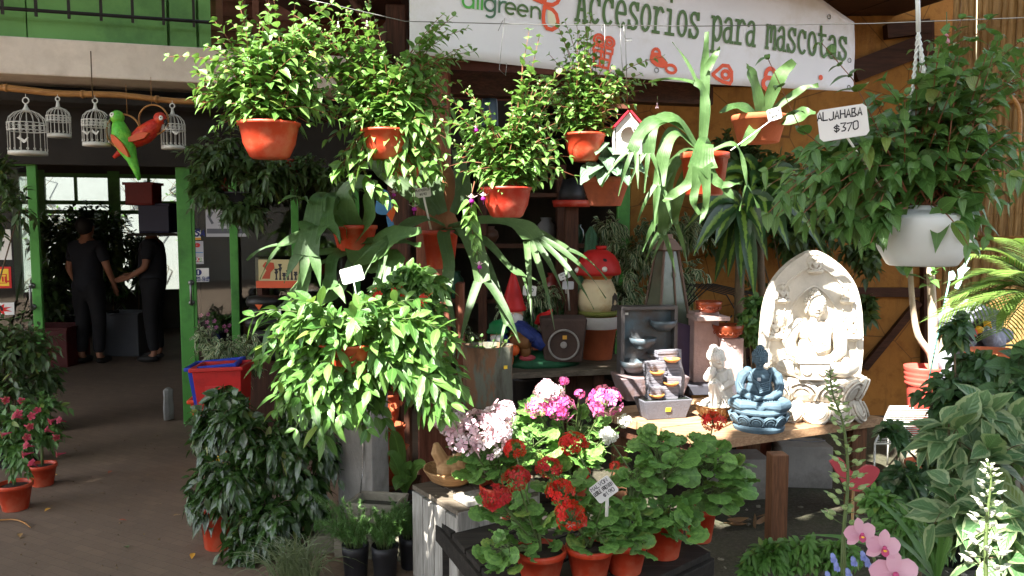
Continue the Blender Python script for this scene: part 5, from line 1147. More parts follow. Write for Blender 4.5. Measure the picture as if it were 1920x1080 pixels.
def person(label, loc, rz, H, arms):
    k = H / 1.72; t = thing('person', label, 'person', loc, rz)
    P = lambda *a: tuple(x * k for x in a)
    pel = P(0, 0, .95); ch = [([pel, P(0, 0, 1.1), P(0, .0, 1.28), P(0, 0, 1.42), P(0, 0, 1.50), P(0, -.02, 1.60), P(0, -.02, 1.66)], [.14 * k, .135 * k, .15 * k, .11 * k, .055 * k, .085 * k, .08 * k])]
    for i, sx in enumerate((-1, 1)):
        el, wr, hd = arms[i]
        ch.append(([P(0, 0, 1.42), P(sx * .17, 0, 1.40), P(*el), P(*wr), P(*hd)], [.11 * k, .06 * k, .043 * k, .03 * k, .036 * k]))
        ch.append(([pel, P(sx * .1, 0, .88), P(sx * .11, -.02, .50), P(sx * .12, .02, .09), P(sx * .13, -.10, .03)], [.14 * k, .095 * k, .06 * k, .04 * k, .032 * k]))
        w, h = V(*P(*wr)), V(*P(*hd)); d = (h - w).normalized(); sd = d.cross(V(0, 1, .1)).normalized()
        for f in range(5):
            off = sd * (f - 1.8) * .02 * k if f < 4 else sd * -.05 * k; ln_ = (.075, .085, .08, .062, .055)[f] * k
            st = h + d * (.02 if f < 4 else -.02) * k + off * .8; ch.append(([P(*hd), tuple(st), tuple(st + d * ln_ * .5 + V(0, -.005, 0)), tuple(st + d * ln_ * .9 + V(0, -.016, 0))], [.036 * k, .0095 * k, .0085 * k, .007 * k]))
    body = skin('body', ch, MATS['skin_tone'], t)
    sh = [([P(0, 0, .78), P(0, 0, 1.1), P(0, 0, 1.28), P(0, 0, 1.42), P(0, 0, 1.48)], [.175 * k, .17 * k, .175 * k, .13 * k, .07 * k])]
    for i, sx in enumerate((-1, 1)): el = arms[i][0]; sh.append(([P(0, 0, 1.42), P(sx * .17, 0, 1.41), P(*[(a + b * 3) / 4 for a, b in zip((sx * .17, 0, 1.40), el)])], [.13 * k, .078 * k, .066 * k]))
    skin('shirt', sh, MATS['dark_shirt'], t)
    skin('trousers', [([P(0, 0, 1.10), P(0, 0, .9)], [.165 * k, .165 * k])] + [([P(0, 0, .9), P(sx * .1, 0, .84), P(sx * .11, -.02, .5), P(sx * .12, .02, .12)], [.162 * k, .118 * k, .084 * k, .066 * k]) for sx in (-1, 1)], MATS['dark_trousers'], t)
    for sx in (-1, 1): b = MB(); b.ell(P(sx * .125, -.06, .045), (.048 * k, .13 * k, .045 * k)); b.build('shoe', MATS['shoe'], t)
    b = MB(); b.ell(P(0, .02, 1.635), (.098 * k, .105 * k, .125 * k), Matrix.Rotation(R(-40), 3, 'X'), 18, 10, -20, 90); b.build('hair', MATS['hair_dark'], t)
    b = MB()
    for sx in (-1, 1): b.ell(P(sx * .033, -.098, 1.635), .011 * k); b.ell(P(sx * .087, .0, 1.62), (.012 * k, .025 * k, .035 * k))
    b.tube([P(0, -.098, 1.64), P(0, -.125, 1.60), P(0, -.1, 1.592)], [.009 * k, .016 * k, .008 * k], 8); b.tube([P(-.028, -.092, 1.563), P(0, -.105, 1.56), P(.028, -.092, 1.563)], .008 * k, 6); b.build('face', MATS['skin_tone'], t); return t
pl = W(172, 685, 9.2); person('person in dark clothes standing left in the unlit shop, seen from behind', (pl.x, pl.y, 0), R(170), 1.66, [((-.25, -.02, 1.14), (-.22, -.16, .96), (-.2, -.2, .88)), ((.25, .0, 1.14), (.24, -.12, .93), (.23, -.16, .85))])
pl = W(292, 668, 9.4); person('person in dark clothes facing left in the unlit shop beside the doorpost', (pl.x, pl.y, 0), R(-80), 1.68, [((-.24, -.02, 1.14), (-.16, -.2, 1.05), (-.12, -.28, 1.04)), ((.24, -.02, 1.14), (.17, -.22, 1.02), (.14, -.3, 1.0))])
# plants, boxes and bins inside the shop
for i, (px, Y, a, b_, rx, ry, n, lab) in enumerate(((110, 11.0, 110, 450, 55, 70, 46, 'tall dark plant inside the shop left of the standing person'), (215, 11.6, 210, 460, 45, 80, 40, 'tall dark plant inside the shop between the two people'), (160, 12.0, 165, 415, 60, 40, 36, 'dark plant reaching up to the rear shop windows'), (262, 11.8, 262, 470, 22, 50, 26, 'narrow leaved plant inside by the rear window'), (90, 10.2, 95, 560, 40, 60, 30, 'low dark plant inside the shop doorway at the left'))):
    shrub('indoor_plant', lab, px, 640, Y, .2, .35, 'black_plastic', [(a, b_, 0, rx * 1.1, ry, int(n * 1.7)), (a, b_ + ry * .9, 0, rx * 1.0, ry * .7, n)], FICUS if i != 3 else LANC, .15, .062, 8, FICL, cat_='potted plant', group='plants inside the shop', tw=.35)
def crate(name, label, p, d, mat, cat_, rz=0, lid=None):
    t = thing(name, label, cat_, p, rz); x, y, z = d; b = MB(); w = .015
    b.box((0, 0, w / 2), (x, y, w))
    for sx, sy, lx_, ly_ in ((0, 1, x, w), (0, -1, x, w), (1, 0, w, y - 2 * w), (-1, 0, w, y - 2 * w)): b.box((sx * (x - w) / 2, sy * (y - w) / 2, z / 2 + w), (lx_, ly_, z))
    b.build('body', mat, t, bevel=.006); b = MB()
    for sx, sy, lx_, ly_ in ((0, 1, x + .04, .03), (0, -1, x + .04, .03), (1, 0, .03, y - .02), (-1, 0, .03, y - .02)): b.box((sx * (x / 2 + .0), sy * (y / 2 + .0), z + w), (lx_, ly_, .03))
    b.build('rim', mat, t, bevel=.005); return t
p = W(270, 385, 9.0); crate('plastic_crate', 'red crate hanging high inside the shop before the rear windows', p, (.30, .25, .22), M('crate_red', C(120, 26, 24), .5, .2, 4, .1), 'crate')
p = W(292, 420, 9.0); crate('plastic_crate', 'dark blue crate hanging below the red one inside the shop', p + V(0, .1, -.1), (.34, .3, .3), M('bin_navy', C(24, 34, 70), .5, .1, 4, 0), 'crate')
p = W(278, 410, 9.0); t = thing('storage_rack', 'dark bracket shelf on a post inside the shop carrying the red and blue crates', 'rack', (p.x + .12, 9.12, 0)); b = MB()
b.box((.3, .16, 1.0), (.06, .05, 2.0))
b.build('upright', MATS['dark_room'], t)
for z in (W(292, 420, 9.0).z - .118,): b = MB(); b.box((0, 0, z), (.66, .36, .03)); b.build('shelf', MATS['dark_room'], t)
p = W(240, 595, 9.9); p.z = 0; t = crate('storage_box', 'grey storage box on the floor between the two people', p, (.42, .4, .5), M('grey_plastic', C(84, 86, 90), .6, .1, 4, 0), 'box')
p = W(105, 690, 9.2); p.z = 0; t = crate('display_table', 'dark red display bench inside the doorway at the left', p, (.55, .5, .42), M('dark_red', C(84, 26, 24), .6, .3, 4, .1), 'bench')

# ---------------------------------------------------------------- the dark shop corner behind the ferns: shelves and goods
t = thing('wall_shelf', 'bright orange shelf board behind the glass near the black carved figure', 'shelf', FW(1.0, .5, 1.2), FA); b = MB()
y0 = 6.35; q1, q2 = W(482, 533, y0), W(562, 533, y0); t.location = (q1 + q2) / 2; t.rotation_euler = (0, 0, 0); wv_ = (q2 - q1).x
b.box((0, .1, 0), (wv_, .25, .055)); b.build('board', M('shelf_orange', C(206, 84, 44), .5, .08, 4, .05), t); b = MB()
for sx in (-1, 1): b.box((sx * wv_ * .45, .1, -.6), (.04, .2, 1.14))
b.build('support', MATS['dark_wood_v'], t)
q1 = W(523, 526, 6.32); t = thing('picture_tile', 'cream painted panel of cacti and a red figure on the orange shelf', 'picture', (q1.x, 6.33, t.location.z + .029)); s = PX(6.33); w, h = 76 * s, 40 * s
b = MB(); b.box((0, 0, h / 2), (w, .02, h)); b.build('panel', M('cream_paint', C(190, 176, 128), .7, .1, 4, .1), t)
b = MB(); b.prism([(-.42 * w, .1 * h), (-.22 * w, .1 * h), (-.2 * w, .4 * h), (-.1 * w, .6 * h), (-.12 * w, .85 * h), (-.32 * w, .9 * h), (-.4 * w, .7 * h), (-.3 * w, .5 * h)], .002, (0, -.0115, 0)); b.build('print', M('print_rust', C(176, 70, 40), .6, .1, 4, 0), t)
b = MB()
for i in range(6):
    x = (-.06 + i * .095) * w; hh = (.55 + .25 * math.sin(i * 2)) * h
    b.strokes([[(0, .08 * h), (0, hh)], [(-.03 * w, hh), (0, hh * .8), (.03 * w, hh)], [(-.03 * w, hh * .75), (0, hh * .55), (.035 * w, hh * .8)], [(-.02 * w, .08 * h), (.02 * w, .08 * h)]], (x, -.0105, 0), (1, 0, 0), (0, 0, 1), 1, .006, .001)
b.build('print', MATS['ink'], t)
t = thing('carved_totem', 'black carved figure with an orange patch under the orange shelf', 'statue', (W(500, 650, 6.3).x, 6.25, .55)); b = MB()
for i, (r, z) in enumerate(((.11, 0), (.12, .08), (.10, .16), (.13, .26), (.11, .34), (.12, .42))): b.lathe([(.001, z), (r, z + .005), (r * 1.06, z + .04), (r * .92, z + .075), (.001, z + .08)], 16, sq=3)
b.build('body', M('carved_black', (.02, .018, .016), .45, .3, 9, .6, 30), t); b = MB()
b.prism([(-.03, .44), (.03, .44), (0, .40)], .01, (0, -.118, 0)); b.build('beak', MATS['parrot_orange'], t); b = MB(); b.box((0, 0, -.275), (.3, .3, .55)); b.build('plinth', MATS['dark_wood_v'], t)
price_tag('price_tag', 'small grey price tag on a stake under the orange shelf', W(516, 585, 5.6), .08, .045, [('HELECHO', 0), ('$ 360', 0)], R(2), 0, 0, W(526, 620, 5.6), .2, .001)
# deep shelving unit
t = thing('shelving_unit', 'dark wooden shelving unit deep in the shop behind the ferns', 'shelving', (0.1, 7.0, 0)); b = MB()
for z in (.45, .95, 1.42, 1.85): b.box((0, 0, z), (2.0, .34, .035))
b.build('shelf', MATS['dark_wood'], t)
for x in (-1.0, -.35, .32, 1.0): b = MB(); b.box((x, -.02, 1.05), (.07, .38, 2.1)); b.build('upright', MATS['dark_wood_v'], t)
gs_ = thing('green_post', 'narrow green painted post at the corner of the ochre wall', 'post', (W(1165, 700, 6.5).x, 6.5, 0)); b = MB(); b.box((0, 0, 1.2), (.10, .1, 2.4)); b.build('shaft', MATS['green_paint'], gs_, bevel=.006)
for i in range(14):
    x = -.9 + (i % 7) * .28 + rnd(-.04, .04); z = (.468, .968, 1.438)[i % 3] + .0
    t = thing('shelf_vase', f'{("dim red", "dark green", "brown", "grey")[i % 4]} pot on the {("lowest", "middle", "upper")[i % 3]} board of the deep shelving, {("left end", "second place", "third place", "middle", "fifth place", "sixth place", "right end")[i % 7]}', 'vase', (.1 + x, 6.98, z), group='pots on the deep shelving')
    r = rnd(.05, .09); h = rnd(.14, .3); b = MB(); b.lathe([(.001, 0), (r * .6, 0), (r, h * .4), (r * .9, h * .7), (r * .5, h * .88), (r * .6, h), (r * .5, h), (.001, h * .9)], 18)
    b.build('body', [M('glaze_red', C(120, 40, 34), .3, .2, 6, 0), M('glaze_green', C(40, 80, 58), .3, .2, 6, 0), M('glaze_brown', C(96, 64, 44), .5, .2, 6, 0), M('glaze_grey', C(100, 100, 100), .5, .2, 6, 0)][i % 4], t)
# small bottle shape and red pots near (1080,370)
t = thing('flower_pot', 'dark upturned pot on a red saucer beside the terracotta hanging pot', 'flower pot', W(1072, 388, 5.6), world=True, group=None); s = PX(5.6)
MB().lathe([(.001, 10 * s), (26 * s, 10 * s), (24 * s, 26 * s), (17 * s, 52 * s), (.001, 54 * s)], 20).build('pot', MATS['black_plastic'], t, off=(0, 0, 0)); MB().lathe([(.001, 0), (34 * s, 0), (37 * s, 12 * s), (.001, 9 * s)], 24).build('saucer', MATS['red_plastic'], t, off=(0, 0, 0))
q_ = W(1072, 388, 5.6); b = MB(); b.box((q_.x - .0, 5.62, q_.z / 2), (.09, .09, q_.z)); b.build('stand', MATS['dark_wood_v'], t)
# ---------------------------------------------------------------- sculpted pieces
def sculpt(name, b, mat, par, vox, it=3, fac=.5):
    o = b.build(name, mat, par); r = o.modifiers.new('remesh', 'REMESH'); r.mode = 'VOXEL'; r.voxel_size = vox; r.use_smooth_shade = True
    s_ = o.modifiers.new('smooth', 'SMOOTH'); s_.iterations = it; s_.factor = fac; return o
def CARVED(name, col, dirt, rough=.8, pos=(.44, .52), hl=None, bs=.35):
    if name in MATS: return MATS[name]
    m, t, bsd, N, L = nodes(name)
    g = N.new('ShaderNodeNewGeometry'); f = ramp(N, L, g.outputs['Pointiness'], [(pos[0], 1), (pos[1], 0)])
    n1 = noise(N, L, 14, 5, .7); c = mixc(N, L, ramp(N, L, n1, [(.35, 0), (.7, 1)]), col, tuple(x * .8 for x in col))
    c = mixc(N, L, f, c, dirt)
    if hl: c = mixc(N, L, ramp(N, L, g.outputs['Pointiness'], [(.52, 0), (.60, 1)]), c, hl)
    L.new(c, bsd.inputs['Base Color']); bsd.inputs['Roughness'].default_value = rough; bsd.inputs['Specular IOR Level'].default_value = .25
    bump(N, L, bsd, noise(N, L, 160, 4, .7), bs, .003); MATS[name] = m; return m
def mx(o, s, sx=1.0):
    return lambda x, y, z: (o[0] + x * s * sx, o[1] + y * s, o[2] + z * s)
def buddha_body(b, o, s, sx=1.0, curls=True, arms=True):
    P = mx(o, s, sx); k = s
    for sg in (-1, 1):
        b.tube([P(sg * .1, .02, .12), P(sg * .25, -.06, .11), P(sg * .35, -.16, .09), P(sg * .25, -.25, .075), P(sg * .02, -.27, .085), P(-sg * .12, -.25, .10)], [.12 * k, .115 * k, .10 * k, .085 * k, .06 * k, .045 * k], 10)
        if arms:
            b.tube([P(sg * .17, 0, .55), P(sg * .235, 0, .49), P(sg * .275, -.02, .36), P(sg * .26, -.08, .26), P(sg * .15, -.21, .21), P(sg * .03, -.25, .19)], [.07 * k, .085 * k, .078 * k, .07 * k, .052 * k, .035 * k], 10)
            for q in range(4): b.tube([P(sg * .30, -.06, .43 - .05 * q), P(sg * .25, -.13, .33 - .045 * q), P(sg * .16, -.21, .235 - .02 * q)], [.014 * k, .012 * k], 5)
        b.ell(P(sg * .098, .0, .745), (.016 * k * sx, .03 * k, .07 * k)); b.ell(P(sg * .17, 0, .555), .075 * k)
        b.ell(P(sg * .037, -.098, .775), (.026 * k, .012 * k, .009 * k)); b.tube([P(sg * .012, -.105, .80), P(sg * .04, -.106, .808), P(sg * .068, -.09, .795)], .006 * k, 5)
    b.ell(P(0, .02, .28), (.19 * k * sx, .14 * k, .2 * k)); b.ell(P(0, .0, .47), (.19 * k * sx, .125 * k, .14 * k))
    b.tube([P(0, 0, .58), P(0, -.01, .68)], .058 * k, 10); b.ell(P(0, -.015, .765), (.10 * k * sx, .105 * k, .13 * k)); b.ell(P(0, -.045, .70), (.062 * k, .06 * k, .05 * k))
    b.tube([P(0, -.105, .80), P(0, -.128, .745), P(0, -.11, .735)], [.009 * k, .019 * k, .012 * k], 7); b.tube([P(-.03, -.102, .712), P(0, -.114, .71), P(.03, -.102, .712)], .009 * k, 6); b.ell(P(0, -.09, .67), (.022 * k, .02 * k, .018 * k))
    b.ell(P(0, .02, .80), (.105 * k * sx, .105 * k, .10 * k)); b.ell(P(0, .01, .905), (.052 * k, .052 * k, .05 * k))
    if curls:
        for i, z in enumerate(np.linspace(.80, .955, 7)):
            rr = math.sqrt(max(0, 1 - ((z - .80) / .115) ** 2)) * .108 if z < .9 else .05 * math.sqrt(max(.05, 1 - ((z - .905) / .055) ** 2)); n = max(5, int(rr * 6.28 / .030))
            for j in range(n):
                a = 2 * math.pi * (j + i * .5) / n; y = rr * math.sin(a) + .015
                if y < -.075 and z < .84: continue
                b.ell(P(rr * math.cos(a) , y, z), .0155 * k, n=6, m=5)
    # robe: collar, sash, folds across chest and lap
    for q in range(5):
        d = q * .032
        b.tube([P(-.13 + d * .2, -.07, .56 - d * .2), P(-.10 + d * .5, -.125, .46 - d), P(.0, -.142 - d * .1, .385 - d), P(.13, -.115, .43 - d * 1.0), P(.16, -.07, .56)], [.012 * k, .014 * k, .012 * k], 5)
    for q in range(5):
        w = .24 - q * .035; b.tube([P(-w, -.235, .16 - .0 * q), P(-w * .5, -.315, .10 - q * .014), P(0, -.325, .075 - q * .014), P(w * .5, -.315, .10 - q * .014), P(w, -.235, .16)], .013 * k, 5)
    b.ell(P(0, -.26, .20), (.10 * k, .05 * k, .025 * k)); b.ell(P(-.02, -.275, .215), (.05 * k, .02 * k, .012 * k))
    for f in range(4): b.tube([P(-.09, -.285 - .004 * f, .205 - f * .010), P(.02, -.292 - .004 * f, .208 - f * .010)], .006 * k, 5)
def lotus(b, o, r, h, n=14, rows=((.72, 1), (.26, -1)), sy=.85, pet=1.0):
    for fz, up in rows:
        for i in range(n):
            a = 2 * math.pi * (i + (.5 if up > 0 else 0)) / n; m = Matrix.Rotation(a, 3, 'Z') @ Matrix.Rotation(R(24 * up), 3, 'Y')
            c = (o[0] + r * .90 * math.cos(a), o[1] + r * .90 * sy * math.sin(a), o[2] + h * fz); w = 6.28 * r / n * .56 * pet
            b.ell(c, (r * .10, w, h * .34), m, 10, 7); q = m @ V(r * .075, 0, 0)
            for kk in (1.0, .62):
                pts = [np.array(c) + np.array(tuple(m @ V(r * .075 * (1.25 - kk * .25), w * .86 * kk * math.cos(t), up * h * .30 * kk * math.sin(t)))) for t in np.linspace(-.6, math.pi + .6, 10)]
                b.tube(pts, r * .022, 5)
    b.lathe([(.001, 0), (r * .86, 0), (r * .88, h * .1), (r * .80, h * .5), (r * .86, h * .92), (r * .8, h), (.001, h)], 36, o, sy=sy)

# ---------------------------------------------------------------- display table and its statues
TZ = .56
tbl = thing('display_table', 'low timber display table with the statues and small fountains on it', 'table', WZ(1400, 780, 0), world=True)
c1, c2, c3 = WZ(1340, 828, TZ), WZ(1660, 783, TZ), WZ(1110, 768, TZ); c4 = c2 + (c3 - c1); c4 = V(c4.x, c4.y, TZ)
e1 = (c2 - c1).normalized(); e2 = (c3 - c1).normalized(); n1 = 6
b = MB(); wl = (c2 - c1).length; dl = (c3 - c1).length
for i in range(5):
    p = c1.lerp(c3, (i + .04) / 5), c1.lerp(c3, (i + .97) / 5)
    b.prism([(v.x, v.y) for v in (p[0], p[0] + e1 * wl, p[1] + e1 * wl, p[1])], .045, (0, 0, TZ - .0225 - .002 * (i % 2)), (1, 0, 0), (0, 1, 0))
b.build('tabletop', MATS['table_wood'], tbl, bevel=.004)
for (q, nm) in ((WZ(1453, 1045, 0), 'leg'), (c2 - e1 * .08 + e2 * .1, 'leg'), (c1 + e2 * (dl - .1) + e1 * .1, 'leg'), (c2 - e1 * .1 + e2 * (dl - .1), 'leg')):
    b = MB(); b.box((q.x, q.y, (TZ - .047) / 2), (.082, .08, TZ - .047), .06); b.build(nm, WOOD('leg_wood', C(92, 62, 44), C(140, 98, 70), 'z'), tbl, bevel=.005)
b = MB(); ap = c1 + e1 * .05 + e2 * .06; beamW(b, ap + V(0, 0, -.085), ap + e2 * (dl - .15) + V(0, 0, -.085), .07, .03); b.build('apron', MATS['dark_wood'], tbl)
def onT(px, py, z=TZ): return WZ(px, py, z)
WHITE_ST = CARVED('cast_stone', C(222, 214, 200), C(128, 104, 78), pos=(.45, .512))
# tall mandorla Buddha
p = onT(1532, 784); p.y += .10; st = thing('buddha_stele', 'tall pale stone Buddha relief with a pointed arch back on a double lotus base', 'statue', (p.x, p.y, TZ), R(-4)); u = PX(p.y) 
b = MB(); w, H = .272, .90
half = [(.80, .10), (.95, .22), (1.0, .38), (.985, .52), (.94, .66), (.82, .79), (.59, .89), (.30, .962), (.08, .997), (0, 1.0)]
out = [(w * a, H * c) for a, c in half] + [(-w * a, H * c) for a, c in half[::-1][1:]]
outd = cat(out, 3); b.prism(outd, .085, (0, .04, 0)); o = b.build('back_slab', CARVED('cast_stone_flat', C(222, 214, 200), C(176, 160, 138), pos=(.40, .5)), st, bevel=.012)
b = MB()
inner = cat([(x * .86, .06 + (z - .06) * .90) for x, z in out], 3)
b.tube([(x, -.006, z) for x, z in inner], .007, 6)
b.tube([(x * .62, -.006, z * .74 + .10) for x, z in inner if z > .2], .006, 6)
lotus(b, (0, -.06, 0), .262, .225, 11, sy=.62)
buddha_body(b, (0, -.030, .235), .475, 1.04)
b.taper((-.06, -.225, .235), (.15, .07), (.16, .08), .012); b.taper((-.06, -.225, .247), (.13, .06), (.155, .075), .075); b.taper((-.06, -.225, .322), (.175, .085), (.18, .09), .02)
for dx in (-.1, -.02): b.ring((-.0 + dx, -.262, .285), .02, .005, Matrix.Rotation(R(90), 3, 'X'), 12, 5); b.ring((dx + .0, -.262, .285), .008, .004, Matrix.Rotation(R(90), 3, 'X'), 10, 5)
for bx, bz, k in ((-.17, .62, .10), (.175, .62, .10), (0, .78, .10), (.205, .42, .13), (-.205, .42, .13)):
    buddha_body(b, (bx, -.005, bz), k, 1.0, curls=False); b.ell((bx, -.008, bz - .002), (k * .36, k * .22, k * .10)); b.ring((bx, -.004, bz + k * .62), k * .40, .005, Matrix.Rotation(R(90), 3, 'X'), 16, 5)
for q in range(16): b.ell((.155, -.008, .30 + q * .02), .006, n=6, m=5); b.ell((-.155, -.008, .30 + q * .02), .006, n=6, m=5)
for q in range(9):
    for sg in (-1, 1): b.ring((sg * (.205 + .012 * math.sin(q * 2)), -.004, .52 + q * .008 if q < 3 else .36 - q * .018), .014, .004, Matrix.Rotation(R(90), 3, 'X'), 9, 4)
sculpt('figure', b, WHITE_ST, st, .0032, 2, .35)
# blue seated Buddha
p = onT(1422, 803); bb = thing('buddha_statue', 'blue grey seated Buddha statue on a lotus base at the front of the table', 'statue', (p.x, p.y - .0, TZ), R(-14))
b = MB(); lotus(b, (0, .0, 0), .142, .105, 13, ((.55, 1),), .9, 1.0); b.lathe([(.001, 0), (.125, 0), (.13, .02), (.12, .03), (.001, .03)], 36); b.lathe([(.001, .09), (.135, .092), (.138, .105), (.125, .115), (.001, .115)], 36)
buddha_body(b, (0, .0, .108), .335, 1.06)
sculpt('figure', b, CARVED('blue_stone', C(86, 108, 122), C(40, 52, 62), .75, (.455, .51), C(128, 150, 162)), bb, .0021, 2, .35)
b = MB(); b.box((.0, -.054, .108 + .335 * .47), (.016, .002, .016), Matrix.Rotation(R(-10), 3, 'X')); o = b.build('price_sticker', MATS['sign_grey'], bb); o.location = (-.006, -.012, 0)
# white thinking Buddha in a bronze bowl
p = onT(1347, 788); p.y += .06; tb_ = thing('buddha_statue', 'white thinking Buddha resting its cheek on a hand in a small bronze bowl', 'statue', (p.x, p.y, TZ), R(10)); b = MB(); k = .34; P = lambda x, y, z: (x * k, y * k, .06 + z * k)
b.ell(P(.02, .02, .05), (.26 * k, .22 * k, .09 * k)); b.ell(P(.10, .04, .20), (.20 * k, .17 * k, .20 * k)); b.tube([P(.12, .04, .2), P(.10, .02, .42), P(.05, 0, .58)], [.17 * k, .15 * k, .12 * k], 12)
b.tube([P(.12, .0, .12), P(-.06, -.14, .30), P(-.13, -.16, .42)], [.12 * k, .10 * k, .08 * k], 10); b.tube([P(-.13, -.16, .42), P(-.11, -.17, .2), P(-.10, -.18, .02)], [.08 * k, .06 * k, .05 * k], 10); b.ell(P(-.12, -.22, .02), (.05 * k, .09 * k, .03 * k))
b.tube([P(.17, 0, .58), P(.20, -.10, .40), P(.02, -.17, .34), P(-.12, -.17, .47)], [.09 * k, .075 * k, .055 * k, .045 * k], 10); b.tube([P(-.06, .0, .58), P(-.18, -.06, .48), P(-.16, -.14, .56), P(-.10, -.13, .66)], [.085 * k, .07 * k, .05 * k, .045 * k], 10)
b.tube([P(.26, .05, .1), P(.36, -.06, .05), P(.15, -.22, .03), P(-.05, -.24, .03)], [.11 * k, .10 * k, .07 * k, .05 * k], 10)
hm = Matrix.Rotation(R(-24), 3, 'Y') @ Matrix.Rotation(R(14), 3, 'X'); hc = V(*P(-.02, -.06, .78))
def hp(x, y, z): return tuple(hc + hm @ V(x * k, y * k, z * k))
b.ell(hc, (.115 * k, .125 * k, .155 * k), hm); b.ell(hp(0, -.06, -.09), (.07 * k, .07 * k, .06 * k), hm); b.ell(hp(0, .02, .05), (.13 * k, .13 * k, .125 * k), hm); b.ell(hp(0, .02, .18), (.06 * k, .06 * k, .06 * k), hm)
b.tube([hp(0, -.125, .03), hp(0, -.155, -.035), hp(0, -.13, -.045)], [.011 * k, .022 * k, .012 * k], 7); b.tube([hp(-.035, -.115, -.075), hp(0, -.132, -.078), hp(.035, -.115, -.075)], .010 * k, 6); b.tube([hp(0, 0, -.1), P(.04, 0, .55)], .06 * k, 8)
for sg in (-1, 1): b.ell(hp(sg * .122, .0, -.03), (.018 * k, .035 * k, .085 * k), hm); b.ell(hp(sg * .045, -.118, .0), (.032 * k, .014 * k, .011 * k), hm)
for i, z in enumerate(np.linspace(.06, .22, 7)):
    rr = .132 * math.sqrt(max(.02, 1 - ((z - .05) / .13) ** 2)) if z < .15 else .06 * math.sqrt(max(.05, 1 - ((z - .18) / .062) ** 2)); n = max(5, int(rr * 6.28 / .034))
    for j in range(n): a = 2 * math.pi * (j + i * .5) / n; b.ell(hp(rr * math.cos(a), rr * math.sin(a) + .02, z), .018 * k, n=6, m=5)
for q in range(7): b.tube([P(-.05 + .03 * q, -.20 + .02 * q, .30 - .02 * q), P(-.04 + .045 * q, -.22, .12), P(-.03 + .05 * q, -.23, .0)], .012 * k, 5)
sculpt('figure', b, CARVED('white_resin', C(226, 222, 214), C(160, 150, 138), .6, (.42, .51)), tb_, .003, 3, .45)
bp = MB(); bp.lathe([(.001, 0), (.055, 0), (.075, .012), (.105, .05), (.112, .07), (.116, .072), (.116, .078), (.106, .078), (.098, .055), (.06, .02), (.001, .018)], 36)
for i in range(26): a = 2 * math.pi * i / 26; bp.tube([(.073 * math.cos(a), .073 * math.sin(a), .012), (.095 * math.cos(a), .095 * math.sin(a), .036), (.109 * math.cos(a), .109 * math.sin(a), .066)], .0055, 5)
bp.build('bowl', M('bronze', C(128, 98, 66), .35, .25, 8, .1, 40, metal=.7), tb_, off=(0, 0, 0))
b = MB()
for i in range(40): a = rnd(0, 6.28); r = rnd(.02, .095); b.ell((r * math.cos(a), r * math.sin(a), .062 + rnd(0, .008)), rnd(.007, .013), n=6, m=5)
b.build('pebbles', MATS['white_paint'], tb_)

# grey slate fountain at the front left of the table
M('slate', C(122, 120, 128), .8, .2, 10, .6, 60, sc=(.6, .6, 8)); M('gold_bowl', C(190, 132, 72), .35, .2, 8, .1, 40); M('planter_grey', C(96, 96, 104), .75, .12, 8, .5, 160); M('rust_stone', C(150, 112, 92), .8, .3, 7, .4, 60, col2=C(118, 112, 122))
def fbowl(par, c, r, mat='gold_bowl', h=.5): b = MB(); b.lathe([(.001, 0), (r * .5, 0), (r * .9, r * h * .55), (r, r * h), (r * .9, r * h), (r * .78, r * h * .6), (.001, r * h * .35)], 22, c); b.build('bowl', MATS[mat], par)
p = onT(1246, 786); p.y += .055; t = thing('table_fountain', 'small slate tabletop fountain with golden bowls in a grey speckled planter', 'fountain', (p.x, p.y, TZ), R(14)); s = p.y / FPX
b = MB(); b.taper((0, 0, 0), (.22, .11), (.285, .15), .105); bx = b.build('planter', MATS['planter_grey'], t, bevel=.004); b = MB(); b.box((0, 0, .100), (.262, .128, .012)); b.build('water', M('dark_water', (.02, .025, .02), .08, .1, 4, .05, 20), t)
for i in range(2):
    b = MB(); x0 = (.045, -.03)[i]
    for q in range(14 if i == 0 else 11):
        z = .10 + q * .0185; b.box((x0 + .012 * math.sin(q * .35 + i) + rnd(-.003, .003), .045 - .01 * i + rnd(-.004, .004), z + .009), (.115 + rnd(-.006, .006), .05, .0175))
    b.build('slate_stack', MATS['slate'], t, bevel=.002)
for i, (x, y, z, w) in enumerate(((.03, -.01, .10, .085), (.055, .005, .145, .085), (-.045, -.005, .10, .085), (-.05, .01, .17, .08))):
    b = MB()
    for q in range(4): b.box((x + rnd(-.003, .003), y, z + .009 + q * .0185), (w, .055, .017))
    b.build('slate_step', MATS['slate'], t, bevel=.002)
for c, r in (((.042, -.015, .30), .045), ((-.045, -.02, .235), .04), ((.03, -.035, .175), .042), ((-.055, -.04, .115), .042)): fbowl(t, c, r)
b = MB(); b.tube([(.115, .05, .10), (.12, .05, .2), (.10, .05, .28), (.11, .05, .36)], [.02, .022, .02, .012], 8, flat=1.6); b.build('side_slab', MATS['slate'], t)
b = MB(); b.box((.0, -.0665, .055), (.03, .003, .022), Matrix.Rotation(R(14), 3, 'X')); o = b.build('price_sticker', MATS['sign_yellow'], t); o.location = (0, -.004, 0)
